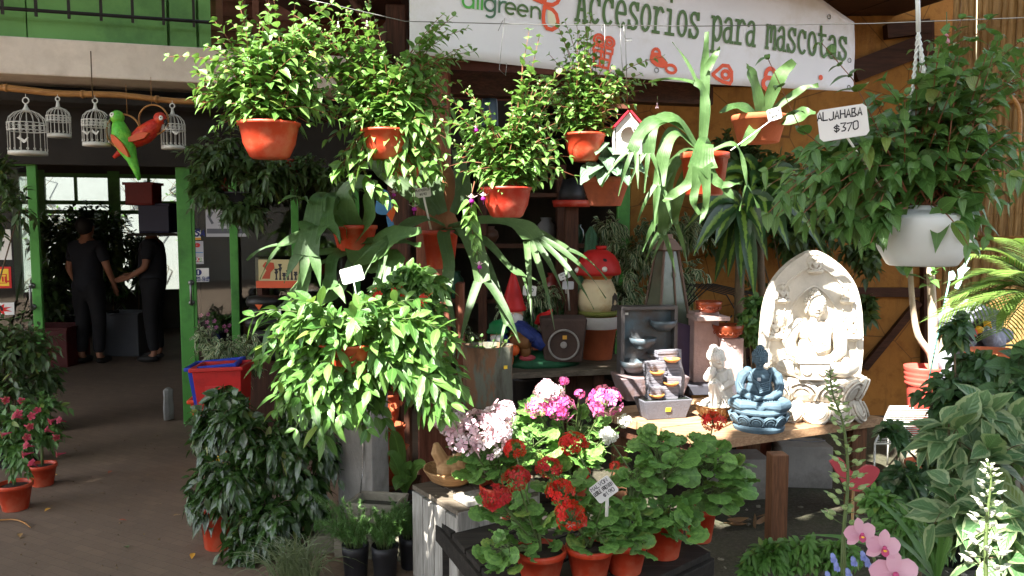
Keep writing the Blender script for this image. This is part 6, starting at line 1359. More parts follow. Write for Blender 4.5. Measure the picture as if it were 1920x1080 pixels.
# bronze framed wall fountain behind
p = onT(1222, 752); p.y += .14; t = thing('table_fountain', 'square framed bronze fountain with cascading dark bowls behind the slate one', 'fountain', (p.x, p.y, TZ), R(8)); k = p.y / FPX
b = MB(); b.box((0, .06, .30), (.33, .04, .46)); b.build('back_panel', M('bronze_panel', C(110, 84, 66), .4, .35, 5, .3, 30, metal=.4, col2=C(80, 104, 116)), t, bevel=.004); b = MB()
for sx in (-1, 1): b.box((sx * .165, .03, .30), (.022, .10, .48))
b.box((0, .03, .54), (.352, .10, .022)); b.build('frame', M('bronze_frame', C(96, 92, 92), .4, .25, 5, .2, 30, metal=.4), t, bevel=.003)
for c, r in (((.09, .0, .40), .085), ((-.045, -.03, .30), .085), ((.07, -.02, .21), .08), ((-.10, -.05, .16), .09)): fbowl(t, c, r, 'bronze_panel', .75)
b = MB(); b.taper((0, -.03, 0), (.34, .20), (.42, .26), .14); b.build('planter', MATS['rust_stone'], t, bevel=.004)
b = MB(); b.box((-.135, .035, .505), (.02, .004, .014)); b.build('price_sticker', MATS['white_paint'], t).location = (0, -.024, 0)
# stone column fountain with red bowls
p = onT(1350, 745); p.y += .18; t = thing('table_fountain', 'pinkish stone column fountain with two glazed red brown bowls', 'fountain', (p.x, p.y, TZ), R(6)); M('pink_stone', C(176, 152, 148), .85, .2, 9, .7, 60); M('glazed_bowl', C(140, 66, 40), .22, .25, 8, .1, 40)
b = MB(); b.box((-.05, .05, .28), (.16, .12, .44)); b.build('column', MATS['pink_stone'], t, bevel=.006); b = MB(); b.box((.10, -.0, .20), (.14, .13, .28)); b.build('column', MATS['pink_stone'], t, bevel=.006); b = MB(); b.box((.0, .02, .03), (.38, .26, .06)); b.build('base', M('dark_base', C(70, 70, 78), .6, .2, 5, .1), t, bevel=.004); b = MB(); b.box((-.05, -.03, .47), (.21, .20, .025)); b.build('ledge', MATS['pink_stone'], t, bevel=.004)
for c, r in (((-.035, -.0, .50), .085), ((.08, -.03, .345), .098)):
    b = MB(); b.lathe([(.001, 0), (r * .62, 0), (r * .7, .01), (r * .93, r * .5), (r, r * .78), (r * .94, r * .80), (r * .8, r * .5), (.001, r * .4)], 30, c)
    for i in range(18): a = 2 * math.pi * i / 18; b.ring((c[0] + r * .87 * math.cos(a), c[1] + r * .87 * math.sin(a), c[2] + r * .36), r * .13, .003, Matrix.Rotation(a, 3, 'Z') @ Matrix.Rotation(R(80), 3, 'Y'), 8, 4)
    b.build('bowl', MATS['glazed_bowl'], t)
# dark slanted panel and the grey tray by the fountains
p = onT(1290, 745); t = thing('slate_panel', 'dark purple grey panel leaning beside the bronze fountain', 'panel', (p.x, p.y + .24, TZ), R(10)); MB().prism([(-.09, 0), (.12, 0), (.085, .40), (-.07, .44)], .03, (0, 0, 0)).build('panel', M('purple_panel', C(74, 62, 92), .6, .2, 5, .2), t)

# pyramid glass lantern
p = W(1248, 640, 5.2); t = thing('glass_lantern', 'tall tapering pyramid lantern of murky glass in a rusty frame', 'lantern', (p.x, 5.2, .66), R(20)); s = PX(5.2); b = MB(); bw, tw_, h = .30, .10, .78
cr = [[(sx * w / 2, sy * w / 2, z) for sx, sy in ((-1, -1), (1, -1), (1, 1), (-1, 1))] for z, w in ((0, bw), (h, tw_))]
for i in range(4): b.tube([cr[0][i], cr[1][i]], .010, 4); b.tube([cr[0][i], cr[0][(i + 1) % 4]], .010, 4); b.tube([cr[1][i], cr[1][(i + 1) % 4]], .010, 4)
b.tube([((cr[0][0][0] + cr[0][1][0]) / 2 + .02, -bw / 2, 0), (.01, -tw_ / 2, h)], .007, 4)
for z in (.2, .62): b.box((.03 * (1 - z), -(bw + (tw_ - bw) * z / h) / 2 - .006, z), (.02, .008, .03))
b.build('frame', M('rusty_frame', C(112, 90, 78), .7, .3, 9, .3, 40), t); b = MB(); b.taper((0, 0, .003), (bw - .012, bw - .012), (tw_ - .008, tw_ - .008), h - .006); b.build('glass', M('murky_glass', C(96, 104, 88), .25, .25, 4, .1, 20, spec=.6, dirt=C(64, 76, 58)), t); b = MB(); b.taper((0, 0, h), (.15, .15), (.07, .07), .07); b.box((0, 0, h + .085), (.05, .05, .03)); b.build('cap', MATS['rusty_frame'], t)

# back shelf plank with gnomes, mushroom house, cacti
SZ = .66; pl0, pl1 = WZ(930, 700, SZ), WZ(1310, 684, SZ); t = thing('plank_shelf', 'long weathered plank shelf carrying the gnomes and the mushroom house', 'shelf', (pl0 + pl1) / 2 - V(0, 0, SZ), world=True); b = MB()
m_ = (pl0 + pl1) / 2; b.box((m_.x, m_.y + .28, SZ - .02), ((pl1 - pl0).length + .2, .56, .04), math.atan2(pl1.y - pl0.y, pl1.x - pl0.x)); b.build('board', MATS['grey_wood'], t, bevel=.004)
for a in (.05, .5, .95): q = pl0.lerp(pl1, a); b = MB(); b.box((q.x, q.y + .1, (SZ - .042) / 2), (.07, .07, SZ - .042)); b.build('leg', MATS['dark_wood_v'], t)
def onS(px, py, dy=0): q = WZ(px, py, SZ); q.y += dy; return q
p = onS(1123, 678); t = thing('flower_pot', 'big terracotta pot with a whitewashed rim under the mushroom house', 'flower pot', (p.x, p.y + .14, SZ)); k = p.y / FPX
b = MB(); r = .134; h = .272; b.lathe([(.001, 0), (r * .70, 0), (r * .72, .006), (r * .90, h * .68), (r * .98, h * .69), (r * 1.02, h), (r * .92, h), (r * .86, h * .7), (.001, h * .6)], 40); b.build('pot', MATS['clay'], t); b = MB(); b.lathe([(r * 1.003 , h * .73), (r * 1.024, h * 1.002), (r * .95, h * 1.004)], 40, sx=1.0); o = b.build('whitewash', M('lime_wash', C(186, 180, 176), .9, .12, 4, .2), t)
t.scale = (1.1,) * 3
mh = thing('mushroom_house', 'garden ornament mushroom house with a red cap, cream body and arched doorway', 'garden ornament', (p.x, p.y + .14, SZ + .274 * 1.1)); mh.scale = (1.12,) * 3; b = MB()
b.lathe([(.001, 0), (.11, .0), (.128, .018), (.122, .034), (.001, .036)], 30, wob=.03); b.build('moss_base', M('moss_paint', C(120, 124, 58), .8, .25, 12, .6, 60), mh)
b = MB(); b.lathe([(.001, .03), (.112, .034), (.126, .08), (.122, .14), (.10, .20), (.082, .235), (.001, .24)], 40); b.build('body', M('cream_body', C(224, 208, 170), .7, .08, 5, .3, 50, dirt=C(196, 160, 104), dscale=6), mh)
b = MB(); b.lathe([(.078, .225), (.10, .255), (.115, .262), (.001, .27)], 36); b.build('gills', M('gill_orange', C(196, 116, 56), .8, .2, 20, .5), mh)
b = MB(); b.lathe([(.001, .262), (.125, .256), (.142, .262), (.146, .28), (.132, .335), (.10, .385), (.06, .412), (.001, .42)], 40, wob=.012); b.lathe([(.001, .415), (.03, .418), (.034, .435), (.028, .44), (.001, .436)], 14, (.02, 0, 0), wob=.1); b.build('cap', M('mushroom_red', C(196, 40, 38), .5, .15, 4, .2, 40), mh)
b = MB(); b.ell((.03, -.108, .348), (.018, .012, .017)); b.build('hole', MATS['black_plastic'], mh); b = MB()
for a, z in ((-1.15, .29), (.2, .30), (2.2, .3)): b.ell((.143 * math.sin(a), -.143 * math.cos(a), z), (.017, .012, .017))
b.build('spots', MATS['white_paint'], mh)
b = MB(); m = Matrix.Rotation(R(56), 3, 'Z'); b.prism([(-.03, .04), (.03, .04), (.034, .09), (.028, .13), (0, .15), (-.028, .13), (-.034, .09)], .02, m @ V(0, -.114, 0), m @ V(1, 0, 0), (0, 0, 1)); b.build('doorway', M('door_grey', C(78, 72, 66), .8, .2, 10, .2), mh)
# gnome group
p = onS(1010, 690); gn = thing('gnome_figurine', 'gnome figurine group with pointed red and green hats beside a tree stump block', 'garden ornament', (p.x, p.y + .12, SZ)); gn.scale = (1.25,) * 3
M('gnome_red', C(196, 30, 30), .5, .15, 8, .2); M('gnome_green', C(22, 118, 62), .5, .15, 8, .2); M('gnome_blue', C(44, 70, 170), .5, .2, 8, .2); M('gnome_skin', C(214, 150, 118), .6, .1, 8, .1); M('gnome_beard', C(220, 214, 208), .8, .08, 14, .6); M('grass_base', C(34, 88, 58), .7, .3, 12, .8, 40); M('gnome_brown', C(120, 78, 40), .7, .2, 10, .2)
b = MB(); b.lathe([(.001, 0), (.2, 0), (.21, .02), (.17, .045), (.10, .07), (.001, .08)], 26, (0, 0, 0), sy=.6, wob=.06); b.build('grass_base', MATS['grass_base'], gn)
def gnome(x, y, z, H, hat, hr, face, lean=0):
    b = MB(); b.tube([(x, y, z), (x, y, z + H * .18), (x, y, z + H * .36)], [H * .15, H * .17, H * .11], 12)
    for sg in (-1, 1): b.tube([(x + sg * H * .12, y, z + H * .33), (x + sg * H * .2, y - H * .06, z + H * .22), (x + sg * H * .10, y - H * .15, z + H * .17)], [H * .06, H * .055, H * .045], 8)
    b.build('body', MATS['gnome_blue'], gn); b = MB(); b.ell((x, y - H * .01, z + H * .46), (H * .115, H * .11, H * .12)); b.ell((x, y - H * .125, z + H * .47), H * .03); b.build('face', MATS['gnome_skin'], gn)
    b = MB(); b.tube([(x, y - H * .05, z + H * .43), (x, y - H * .10, z + H * .35), (x, y - H * .10, z + H * .26)], [H * .12, H * .10, H * .02], 10); b.build('beard', MATS['gnome_beard'], gn)
    b = MB(); b.lathe([(H * .14, 0), (H * .155, H * .03), (H * .13, H * .07), (hr * .72 * H, H * .22), (hr * .4 * H, H * .36), (hr * .12 * H, H * .47), (.001, H * .48)] if hat != 'floppy' else [(H * .17, 0), (H * .2, H * .02), (H * .16, H * .08), (H * .14, H * .16), (H * .07, H * .22), (.001, H * .24)], 18, (x, y, z + H * .50), wob=.03)
    if hat == 'floppy': b.tube([(x + .01, y, z + H * .68), (x + H * .1, y, z + H * .72), (x + H * .17, y, z + H * .80)], [H * .06, H * .05, H * .035], 8)
    b.build('hat', face, gn)
gnome(-.135, .03, .06, .46, 'tall', .13, MATS['gnome_red']); gnome(-.22, -.06, .03, .30, 'floppy', .2, MATS['gnome_green']); gnome(.03, .05, .08, .27, 'floppy', .2, MATS['gnome_red'])
b = MB(); b.ell((-.19, -.10, .05), (.06, .06, .07)); b.ell((-.13, -.13, .10), (.03, .03, .03)); b.build('trousers', MATS['parrot_orange'], gn); b = MB(); b.tube([(-.12, -.02, .17), (-.10, -.09, .14), (-.05, -.12, .13)], [.05, .05, .03], 8); b.ell((-.07, -.1, .09), (.03, .03, .035)); b.build('boots', MATS['gnome_brown'], gn); b = MB(); b.tube([(-.15, .0, .22), (-.10, -.04, .20), (-.02, -.07, .15), (.03, -.08, .11)], [.035, .05, .046, .03], 9); b.tube([(-.12, -.03, .21), (-.07, -.10, .19), (-.03, -.12, .15)], [.03, .027, .02], 8); b.build('coat', M('gnome_coat', C(40, 56, 120), .6, .35, 14, .5, 40), gn)
b = MB(); b.taper((.13, -.02, .03), (.20, .16), (.25, .18), .235); b.build('stump', M('stump_paint', C(74, 58, 52), .85, .3, 8, .8, 30), gn, bevel=.012)
b = MB(); b.ring((.13, -.113, .125), .078, .006, Matrix.Rotation(R(92), 3, 'X'), 30); b.ell((.13, -.115, .125), (.018, .004, .018)); b.build('stump_face', M('chalk_grey', C(150, 144, 140), .8, .2, 20, .3), gn); b = MB(); b.box((.135, -.117, .165), (.022, .003, .02)); b.build('price_sticker', MATS['sign_gold'], gn)
b = MB(); b.ell((-.06, -.10, .055), (.045, .02, .018)); b.build('pink_flower', M('paint_pink', C(170, 70, 76), .7, .2, 20, .4), gn)
# cacti, succulents, variegated fig behind
for px, Y, zt, zb, r, lab in ((1106, 6.0, 425, 690, .046, 'tallest ribbed column cactus behind the mushroom house'), (1086, 5.95, 475, 690, .038, 'shorter column cactus left of the tallest one'), (1126, 6.05, 470, 690, .034, 'column cactus half hidden right of the tallest one')):
    p = W(px, zb, Y); p.z = SZ; H = W(px, zt, Y).z - SZ; t = thing('cactus', lab, 'cactus', p, group='column cacti'); a = np.linspace(0, 2 * math.pi, 28, endpoint=False); n = 28; prof = np.linspace(.07, 1, 16); vs = []
    for q in prof: rr = r * (1 if q < .9 else math.sqrt(max(.02, 1 - ((q - .9) / .102) ** 2))) * (.92 + .08 * math.sin(q * 40)); vs += [(rr * (1 + .18 * math.cos(7 * x)) * math.cos(x), rr * (1 + .18 * math.cos(7 * x)) * math.sin(x), H * q) for x in a]
    b = MB(); b.add(vs, [(i * n + j, i * n + (j + 1) % n, (i + 1) * n + (j + 1) % n, (i + 1) * n + j) for i in range(15) for j in range(n)]); o = b.build('stem', M('cactus_green', C(58, 104, 70), .6, .2, 8, .3, 50), t)
    b = MB(); P = []; D = []
    for j in range(7):
        for q in np.linspace(.1, .95, int(H / .02)):
            x = 2 * math.pi * j / 7
            for e in range(3): P.append((r * 1.15 * math.cos(x), r * 1.15 * math.sin(x), H * q)); D.append((math.cos(x) + rnd(-.5, .5), math.sin(x) + rnd(-.5, .5), rnd(-.4, .6)))
    b.inst(NEEDLE, P, D, np.tile((0, .1, 1.), (len(P), 1)), .012, .0012); b.build('spines', MATS['cream_card'], t); add_pot(t, r * 1.6, r * 1.3, H * .1, MATS['terracotta'])
t, b0 = potted('succulent', 'clump of upright thin dark green succulent stems behind the gnomes', 1025, 660, 5.75, .13, .1, .12, 'terracotta', 'potted plant', None, SZ + .004); S, Lf = MB(), MB()
for _ in range(90): q = b0 + np.array((rnd(-.15, .15), rnd(-.08, .08), 0)); S.tube([q, q + (rnd(-.03, .03), rnd(-.02, .02), .12), q + (rnd(-.06, .06), rnd(-.03, .03), rnd(.18, .33))], [.008, .007, .004], 5)
S.build('stems', M('succulent_green', C(52, 92, 50), .5, .25, 12, .2), t)
shrub('variegated_fig', 'large variegated fig with drooping cream edged leaves right of the mushroom house', 1190, 700, 6.1, .16, .26, 'black_plastic', [(1190, 480, 0, 80, 70, 80), (1170, 560, -.1, 60, 70, 60), (1230, 430, 0, 50, 40, 30), (1140, 430, 0, 40, 40, 20), (1290, 430, .1, 50, 40, 26), (1180, 600, -.05, 40, 50, 26), (1290, 520, .1, 40, 70, 20)], FICUS, .075, .036, 7, VARI, droop=.7, group='variegated figs', hang=.05, zb=.1)
shrub('variegated_fig', 'small variegated fig in the shade behind the gnome hats', 990, 700, 5.7, .14, .22, 'black_plastic', [(1020, 560, 0, 55, 35, 26), (960, 580, 0, 40, 40, 20), (860, 640, 0, 40, 50, 20)], FICUS, .06, .026, 7, VARI, group='variegated figs', droop=.6, zb=.3)
price_tag('price_tag', 'small price tag reading $60 behind the pointed red hat', W(993, 545, 5.3), .09, .066, [('*60', .0)], R(-4), 0, 0, W(1000, 600, 5.5), .3, .0022)
price_tag('price_tag', 'tilted small grey price tag highest beside the cacti', W(1058, 517, 5.5), .078, .048, [('CACTUS', 0), ('$ 80', 0)], R(22), 0, 0, W(1062, 560, 5.6), .2, .001)
price_tag('price_tag', 'plain grey price tag just below the tilted one by the cacti', W(1065, 535, 5.45), .08, .055, [], R(-2), 0, .2, W(1068, 590, 5.6), cardm='sign_grey')
# striped corn plant
t, b0 = potted('corn_plant', 'corn plant with long dark leaves striped bright green behind the tall statue', 1400, 720, 5.5, .17, .14, .28, 'black_plastic', 'potted plant'); S, Lf = MB(), MB(); s = PX(5.5)
hd = W(1390, 385, 5.4); S.tube([tuple(b0), (hd.x, hd.y, .9), tuple(hd)], [.035, .03], 10); h2 = W(1420, 350, 5.6); S.tube([tuple(b0), (h2.x + .05, h2.y, 1.1), tuple(h2)], [.03, .025], 10)
for c, tips in ((hd, [(1375, 480), (1340, 460), (1320, 400), (1345, 390), (1390, 540), (1415, 560), (1440, 490), (1430, 440), (1300, 480), (1365, 520), (1460, 400), (1400, 470), (1285, 430), (1340, 530), (1470, 450)]), (h2, [(1400, 400), (1430, 460), (1480, 350), (1500, 400), (1390, 300), (1350, 330), (1460, 300), (1440, 420), (1500, 330), (1520, 420), (1550, 480), (1480, 470), (1330, 370), (1560, 400), (1410, 350)])):
    for i, tp in enumerate(tips):
        e = W(*tp, 5.5 + rnd(-.35, .15)); v = e - c; m = c + v * .45 + V(0, 0, .10 + .25 * abs(v.x)); P = bez(c, m, e, 9); frond(Lf, P, [.02, .075, .105, .10, .066, .004], nvec=(0, -1, .25), wob=.006)
S.build('stems', MATS['stem_wood'], t); Lf.build('foliage', DRAC, t)
shrub('leafy_shrub', 'dim rounded green shrub between the red bowl fountain and the tall statue', 1415, 740, 5.0, .12, .2, 'terracotta', [(1405, 620, 0, 35, 45, 24), (1420, 580, .1, 40, 40, 16)], OVATE, .07, .042, 5, DEEP, zb=.1, pair=True)
shrub('leafy_shrub', 'tall shadowy shrub growing up the ochre wall behind the tall statue', 1500, 780, 6.2, .16, .26, 'black_plastic', [(1490, 430, 0, 100, 90, 74), (1560, 400, 0, 90, 70, 54), (1430, 330, 0, 100, 60, 54), (1625, 470, 0, 50, 60, 26), (1440, 600, 0, 70, 90, 50), (1370, 290, .1, 70, 50, 26), (1620, 590, 0, 30, 50, 12), (1350, 420, .15, 60, 80, 30)], OVATE, .095, .05, 6, FICL, pair=True, tw=.3)
t = thing('letter_rack', 'dim diamond mesh iron rack with arched rods behind the fountains', 'rack', (W(1335, 700, 5.7).x, 5.75, .4), 0); b = MB()
for i in range(7): b.tube([(-.35 + i * .1, 0, .1), (.05 + i * .1, 0, .55)], .006, 4); b.tube([(.35 - i * .1, .01, .1), (-.05 - i * .1, .01, .55)], .006, 4)
for i in range(6): b.tube([(-.35 + .02 * i, -.02, .45 + .02 * i), (-.2 + .04 * i, -.03, .78), (.1 + .05 * i, -.02, .70), (.25 + .04 * i, -.02, .45)], .005, 4)
b.build('rods', MATS['iron'], t); b = MB(); b.box((0, .05, .2), (.8, .04, .4)); b.build('base', MATS['dark_wood'], t)
# ---------------------------------------------------------------- centre foreground: wall spout, black pots, crates, geraniums
o = W(677, 1000, 4.0); t = thing('concrete_fountain', 'square grey concrete column with a thin trickle of water running down its face', 'fountain', (o.x, 4.1, 0), R(-16)); s = PX(4.0)
b = MB(); b.box((0, 0, .43), (.195, .20, .80)); b.build('column', MATS['concrete'], t, bevel=.006)
b = MB(); b.tube([(.05, -.104, .60), (.052, -.11, .5), (.058, -.13, .36), (.06, -.16, .26)], [.002, .0035, .003, .004], 6); b.build('water', GLASS('water', (.95, .97, 1), .35, .0), t)
b = MB(); b.box((0, -.108, .60), (.012, .03, .012)); b.build('spout', MATS['steel'], t)
o = W(706, 990, 3.8); t = thing('stone_basin', 'small mossy square stone basin catching the water below the column', 'basin', (o.x, 3.86, .10), R(-10)); b = MB(); w, d, h = .255, .20, .16
ow_ = MB().taper((0, 0, 0), (w * .8, d * .8), (w, d), h).v[0]; iw = MB().taper((0, 0, .03), (w * .7, d * .7), (w - .04, d - .04), h - .03).v[0]
b.add(np.concatenate([ow_, iw]), [(3, 2, 1, 0), (8, 9, 10, 11)] + [(i, (i + 1) % 4, 4 + (i + 1) % 4, 4 + i) for i in range(4)] + [(8 + (i + 1) % 4, 8 + i, 12 + i, 12 + (i + 1) % 4) for i in range(4)] + [(4 + i, 4 + (i + 1) % 4, 12 + (i + 1) % 4, 12 + i) for i in range(4)], smooth=False); b.build('basin', MATS['old_concrete'], t, bevel=.006)
b = MB(); b.box((0, 0, h * .72), (w * .78, d * .74, .01)); b.build('water', MATS['dark_water'], t)
t = thing('stone_block', 'low weathered stone block under the basin', 'block', (W(700, 1040, 3.75).x, 3.88, 0), R(-10)); b = MB(); b.box((0, 0, .049), (.34, .3, .098)); b.build('block', MATS['old_concrete'], t, bevel=.01)
t = thing('stone_ledge', 'broken stone ledge left of the black pots', 'block', (W(617, 1030, 3.8).x, 3.95, 0), R(8)); b = MB(); b.box((0, 0, .045), (.22, .3, .09)); b.box((-.02, .03, .11), (.20, .24, .035)); b.build('block', MATS['old_concrete'], t, bevel=.012)
for i, (px, Y, r, lab) in enumerate(((667, 3.56, .062, 'left black pot of feathery asparagus fern'), (722, 3.55, .061, 'middle black pot of feathery asparagus fern'), (771, 3.66, .058, 'right black pot of feathery asparagus fern'))):
    p = W(px, 1078, Y); p.z = .0; t = thing('asparagus_fern', lab + ' below the basin', 'potted plant', p, world=True, group='black pots of asparagus fern'); h = .15
    b = MB(); b.lathe([(.001, 0), (r * .8, 0), (r * .82, .005), (r * .95, h * .72), (r * .98, h * .75), (r * .97, h * .8), (r, h), (r * .94, h), (r * .9, h * .8), (.001, h * .8)], 26, wob=.012); b.build('pot', MATS['black_plastic'], t, off=(0, 0, 0)); S, Lf = MB(), MB(); b0 = np.array(tuple(p + V(0, 0, h * .85)))
    P = []; D = []
    for _ in range(46):
        a = rnd(0, 6.28); q = rnd(.03, .15 if i == 0 else .11); e = b0 + np.array((math.cos(a) * q - (.04 if i == 0 else 0), math.sin(a) * q * .8, rnd(.06, .19)))
        if i == 0 and rnd(0, 1) < .2: e += np.array((-.05, 0, .08))
        pts = bez(b0 + np.array((math.cos(a), math.sin(a), 0)) * r * .5, (b0 + e) / 2 + np.array((0, 0, .06)), e, 7); S.tube(pts, [.0016, .0007], 4)
        for q_ in np.linspace(.25, 1, 30):
            x = q_ * 6; j = min(5, int(x)); pp = pts[j] * (1 - x + j) + pts[j + 1] * (x - j)
            for _k in range(4): P.append(pp); D.append(nrg.normal(size=3) + (pts[-1] - pts[0]) * 3)
    Lf.inst(NEEDLE, P, D, np.tile((0, -.3, 1.), (len(P), 1)), nrg.uniform(.012, .026, len(P)), .0022); S.build('stems', MATS['stem_green'], t); Lf.build('foliage', FERN, t)
p = W(555, 1075, 3.45); t = thing('grass_tuft', 'loose tuft of pale arching grass at the foot of the weeping fig', 'grass', (p.x, p.y, 0), world=True); Lf = MB()
for _ in range(230):
    a = rnd(0, 6.28); q = rnd(.05, .24); b0 = V(p.x + rnd(-.09, .09), p.y + rnd(-.06, .06), 0); e = b0 + V(math.cos(a) * q, math.sin(a) * q * .7, rnd(.06, .24)); frond(Lf, bez(b0, b0 + (e - b0) * .3 + V(0, 0, .16), e, 7), [.004, .0035, .0008], nvec=(.1, -1, .4), wob=.001)
Lf.build('blades', GRAS, t)
# clay strawberry pots beside the column
for px, pyt, pyb, w, Y, lab in ((735, 790, 905, 52, 4.45, 'tall terracotta pocket pot standing right of the concrete column'), (728, 735, 800, 44, 4.55, 'round mouthed terracotta pot atop the pocket pot')):
    p = W(px, pyb, Y); s = PX(Y); r = w * s / 2; h = (pyb - pyt) * s; t = thing('terracotta_pot', lab, 'flower pot', p); b = MB()
    b.lathe([(.001, 0), (r * .72, 0), (r * .9, h * .3), (r, h * .6), (r * .92, h * .9), (r * 1.05, h * .93), (r * 1.03, h), (r * .88, h), (r * .8, h * .8), (.001, h * .7)], 28); b.build('pot', MATS['clay'], t)
    for a in (-1.2, .6, 2.4): b.lathe([(r * .12, -.02), (r * .3, .01), (r * .42, .045), (r * .36, .045), (r * .2, .01)], 12, (r * .95 * math.sin(a), -r * .95 * math.cos(a), h * .5), Matrix.Rotation(a, 3, 'Z') @ Matrix.Rotation(R(28), 3, 'X')); b.build('pocket', MATS['clay'], t)
p = W(735, 905, 4.45); t = thing('wooden_stand', 'rough dark stand carrying the terracotta pocket pots', 'stand', (p.x, p.y + .02, 0)); b = MB(); b.box((0, 0, p.z / 2 - .001), (.3, .26, p.z - .002)); b.build('body', MATS['dark_wood_v'], t)
p = W(726, 728, 4.6); t = thing('plastic_pot', 'crumpled black plastic nursery bag above the terracotta pots', 'plant bag', p, world=True); b = MB(); b.lathe([(.001, 0), (.07, 0), (.085, .05), (.08, .16), (.072, .17), (.06, .15), (.001, .12)], 18, wob=.07); b.build('bag', M('black_bag', (.015, .015, .018), .25, .2, 8, .3, 30), t, off=(0, 0, 0)); b = MB(); b.box((0, .05, -p.z / 2 - .0), (.16, .12, p.z)); b.build('stand', MATS['dark_wood_v'], t, off=(0, 0, 0))
t, b0 = potted('hosta', 'broad light green leaves growing between the concrete column and the white crate', 760, 1000, 4.25, .09, .07, .14, 'black_plastic', 'potted plant'); Lf = MB()
for tp in ((742, 920), (725, 850), (800, 875), (770, 880), (735, 805)): e = W(*tp, 4.15); q = V(*b0); frond(Lf, bez(b0, q + (e - q) * .45 + V(0, 0, .14), e, 9), [.01, .02, .07, .085, .07, .004], nvec=(0, -.8, .7), wob=.004)
Lf.build('foliage', BRIGHT, t)

# whitewashed slatted crate, wooden bowl, root piece
CT = .43; a_ = WZ(772, 908, CT); b_ = WZ(858, 958, CT); t = thing('slatted_crate', 'whitewashed wooden crate of upright slats with the wooden bowl on top', 'crate', (a_ + b_) / 2 - V(0, 0, CT), world=True); d_ = (b_ - a_).normalized(); n_ = V(-d_.y, d_.x, 0); n_ = n_ if n_.y > 0 else -n_; ang = math.atan2(d_.y, d_.x); Lc = (b_ - a_).length
b = MB(); ks = 4
for i in range(ks): c = a_ + d_ * Lc * (i + .5) / ks; b.box((c.x + n_.x * .01, c.y + n_.y * .01, (CT - .03) / 2), (Lc / ks - .006, .02, CT - .03 - .01 * (i % 2)), ang)
b.build('front_slats', MATS['white_wash'], t, bevel=.002); b = MB(); ang2 = math.atan2(n_.y, n_.x)
for i in range(4): c = b_ + n_ * .42 * (i + .5) / 4 - d_ * .01; b.box((c.x, c.y, CT / 2 - .005), (.1, .02, CT - .01 - .012 * (i % 2)), ang2)
b.build('side_slats', MATS['white_wash'], t, bevel=.002); b = MB()
for i in range(4): c = (a_ + b_) / 2 + n_ * (.05 + .105 * i); b.box((c.x, c.y, CT - .012), (Lc - .006, .098, .022), ang)
b.build('top_slats', MATS['grey_wood'], t, bevel=.003)
b = MB(); e1_, e2_ = WZ(862, 952, CT + .0), WZ(1010, 918, CT); t2 = thing('white_board', 'pale sunlit plank lying along the right edge of the white crate', 'plank', (e1_ + e2_) / 2, world=True); beamW(b, e1_ + V(0, .05, .012), e2_ + V(0, .05, .012), .022, .12); beamW(b, e1_ + V(0, .0, -.08), e2_ + V(0, .0, -.08), .14, .02); b.build('plank', MATS['white_wash'], t2, bevel=.003)
p = WZ(846, 920, CT); p.y += .09; t = thing('wooden_bowl', 'shallow turned wooden bowl on the white crate', 'bowl', (p.x, p.y, CT + .004)); r = .135; b = MB(); b.lathe([(.001, 0), (r * .45, 0), (r * .75, .022), (r * .98, .068), (r, .075), (r * .94, .076), (r * .68, .034), (.001, .018)], 36, wob=.02); b.build('bowl', WOOD('bowl_wood', C(150, 110, 72), C(196, 156, 110), 'x', .6, .3), t)
t = thing('driftwood', 'knobbly pale driftwood piece standing in the wooden bowl', 'driftwood', (p.x, p.y + .0, CT + .03)); b = MB(); b.ell((0, 0, .05), (.075, .06, .05)); b.ell((.04, -.01, .07), (.05, .045, .05)); b.tube([(-.03, 0, .05), (-.07, 0, .12), (-.075, 0, .16)], [.035, .03, .012], 8); b.ell((-.03, -.03, .04), (.04, .04, .04)); b.ell((.02, -.04, .035), (.03, .03, .03)); sculpt('root', b, CARVED('driftwood', C(196, 156, 112), C(110, 72, 42), .8, (.44, .52)), t, .004, 2, .4)

# log planter
p = W(915, 772, 4.3); r = 47 * PX(4.3); h = 128 * PX(4.3); t = thing('log_planter', 'hollow tree trunk planter with peeling grey and brown bark', 'planter', p, R(20)); bk = nodes('bark'); m_, tt_, bs, N, L = bk
c = mixc(N, L, ramp(N, L, noise(N, L, 5, 5, .7, (1, 1, .35)), [(.46, 0), (.52, 1)]), C(112, 80, 56), C(92, 94, 82)); c = mixc(N, L, ramp(N, L, noise(N, L, 22, 5, .7, (1, 1, .2)), [(.5, 0), (.7, .7)]), c, C(56, 42, 32)); L.new(c, bs.inputs['Base Color']); bs.inputs['Roughness'].default_value = .9; bump(N, L, bs, noise(N, L, 40, 6, .7, (1, 1, .25)), .9, .012); MATS['bark'] = m_
b = MB(); b.lathe([(.001, 0), (r * .98, 0), (r, h * .2), (r * .97, h * .6), (r * 1.01, h), (r * .80, h * 1.0), (r * .76, h * .86), (.001, h * .84)], 40, wob=.03); b.build('log', m_, t); S, Lf = MB(), MB()
for q in ((-.03, -.02), (.02, .0), (.05, -.03), (-.06, .01)): grow(S, Lf, OVATE, bez((q[0], q[1], h * .86), (q[0] * 1.2, q[1], h), (q[0] * 2 + .01, q[1] * 2, h + .05), 5), 3, .045, .026, .3, .3)
S.build('stems', MATS['stem_green'], t); Lf.build('foliage', BRIGHT, t); b = MB(); b.box((.055, -r * .98, h * .72), (.02, .003, .018)); b.build('price_sticker', MATS['sign_yellow'], t)
t = thing('wooden_stand', 'dark stand hidden behind the flowers that carries the log planter', 'stand', (p.x, p.y, 0)); b = MB(); b.box((0, 0, p.z / 2 - .001), (.3, .3, p.z - .002)); b.build('body', MATS['dark_wood_v'], t)

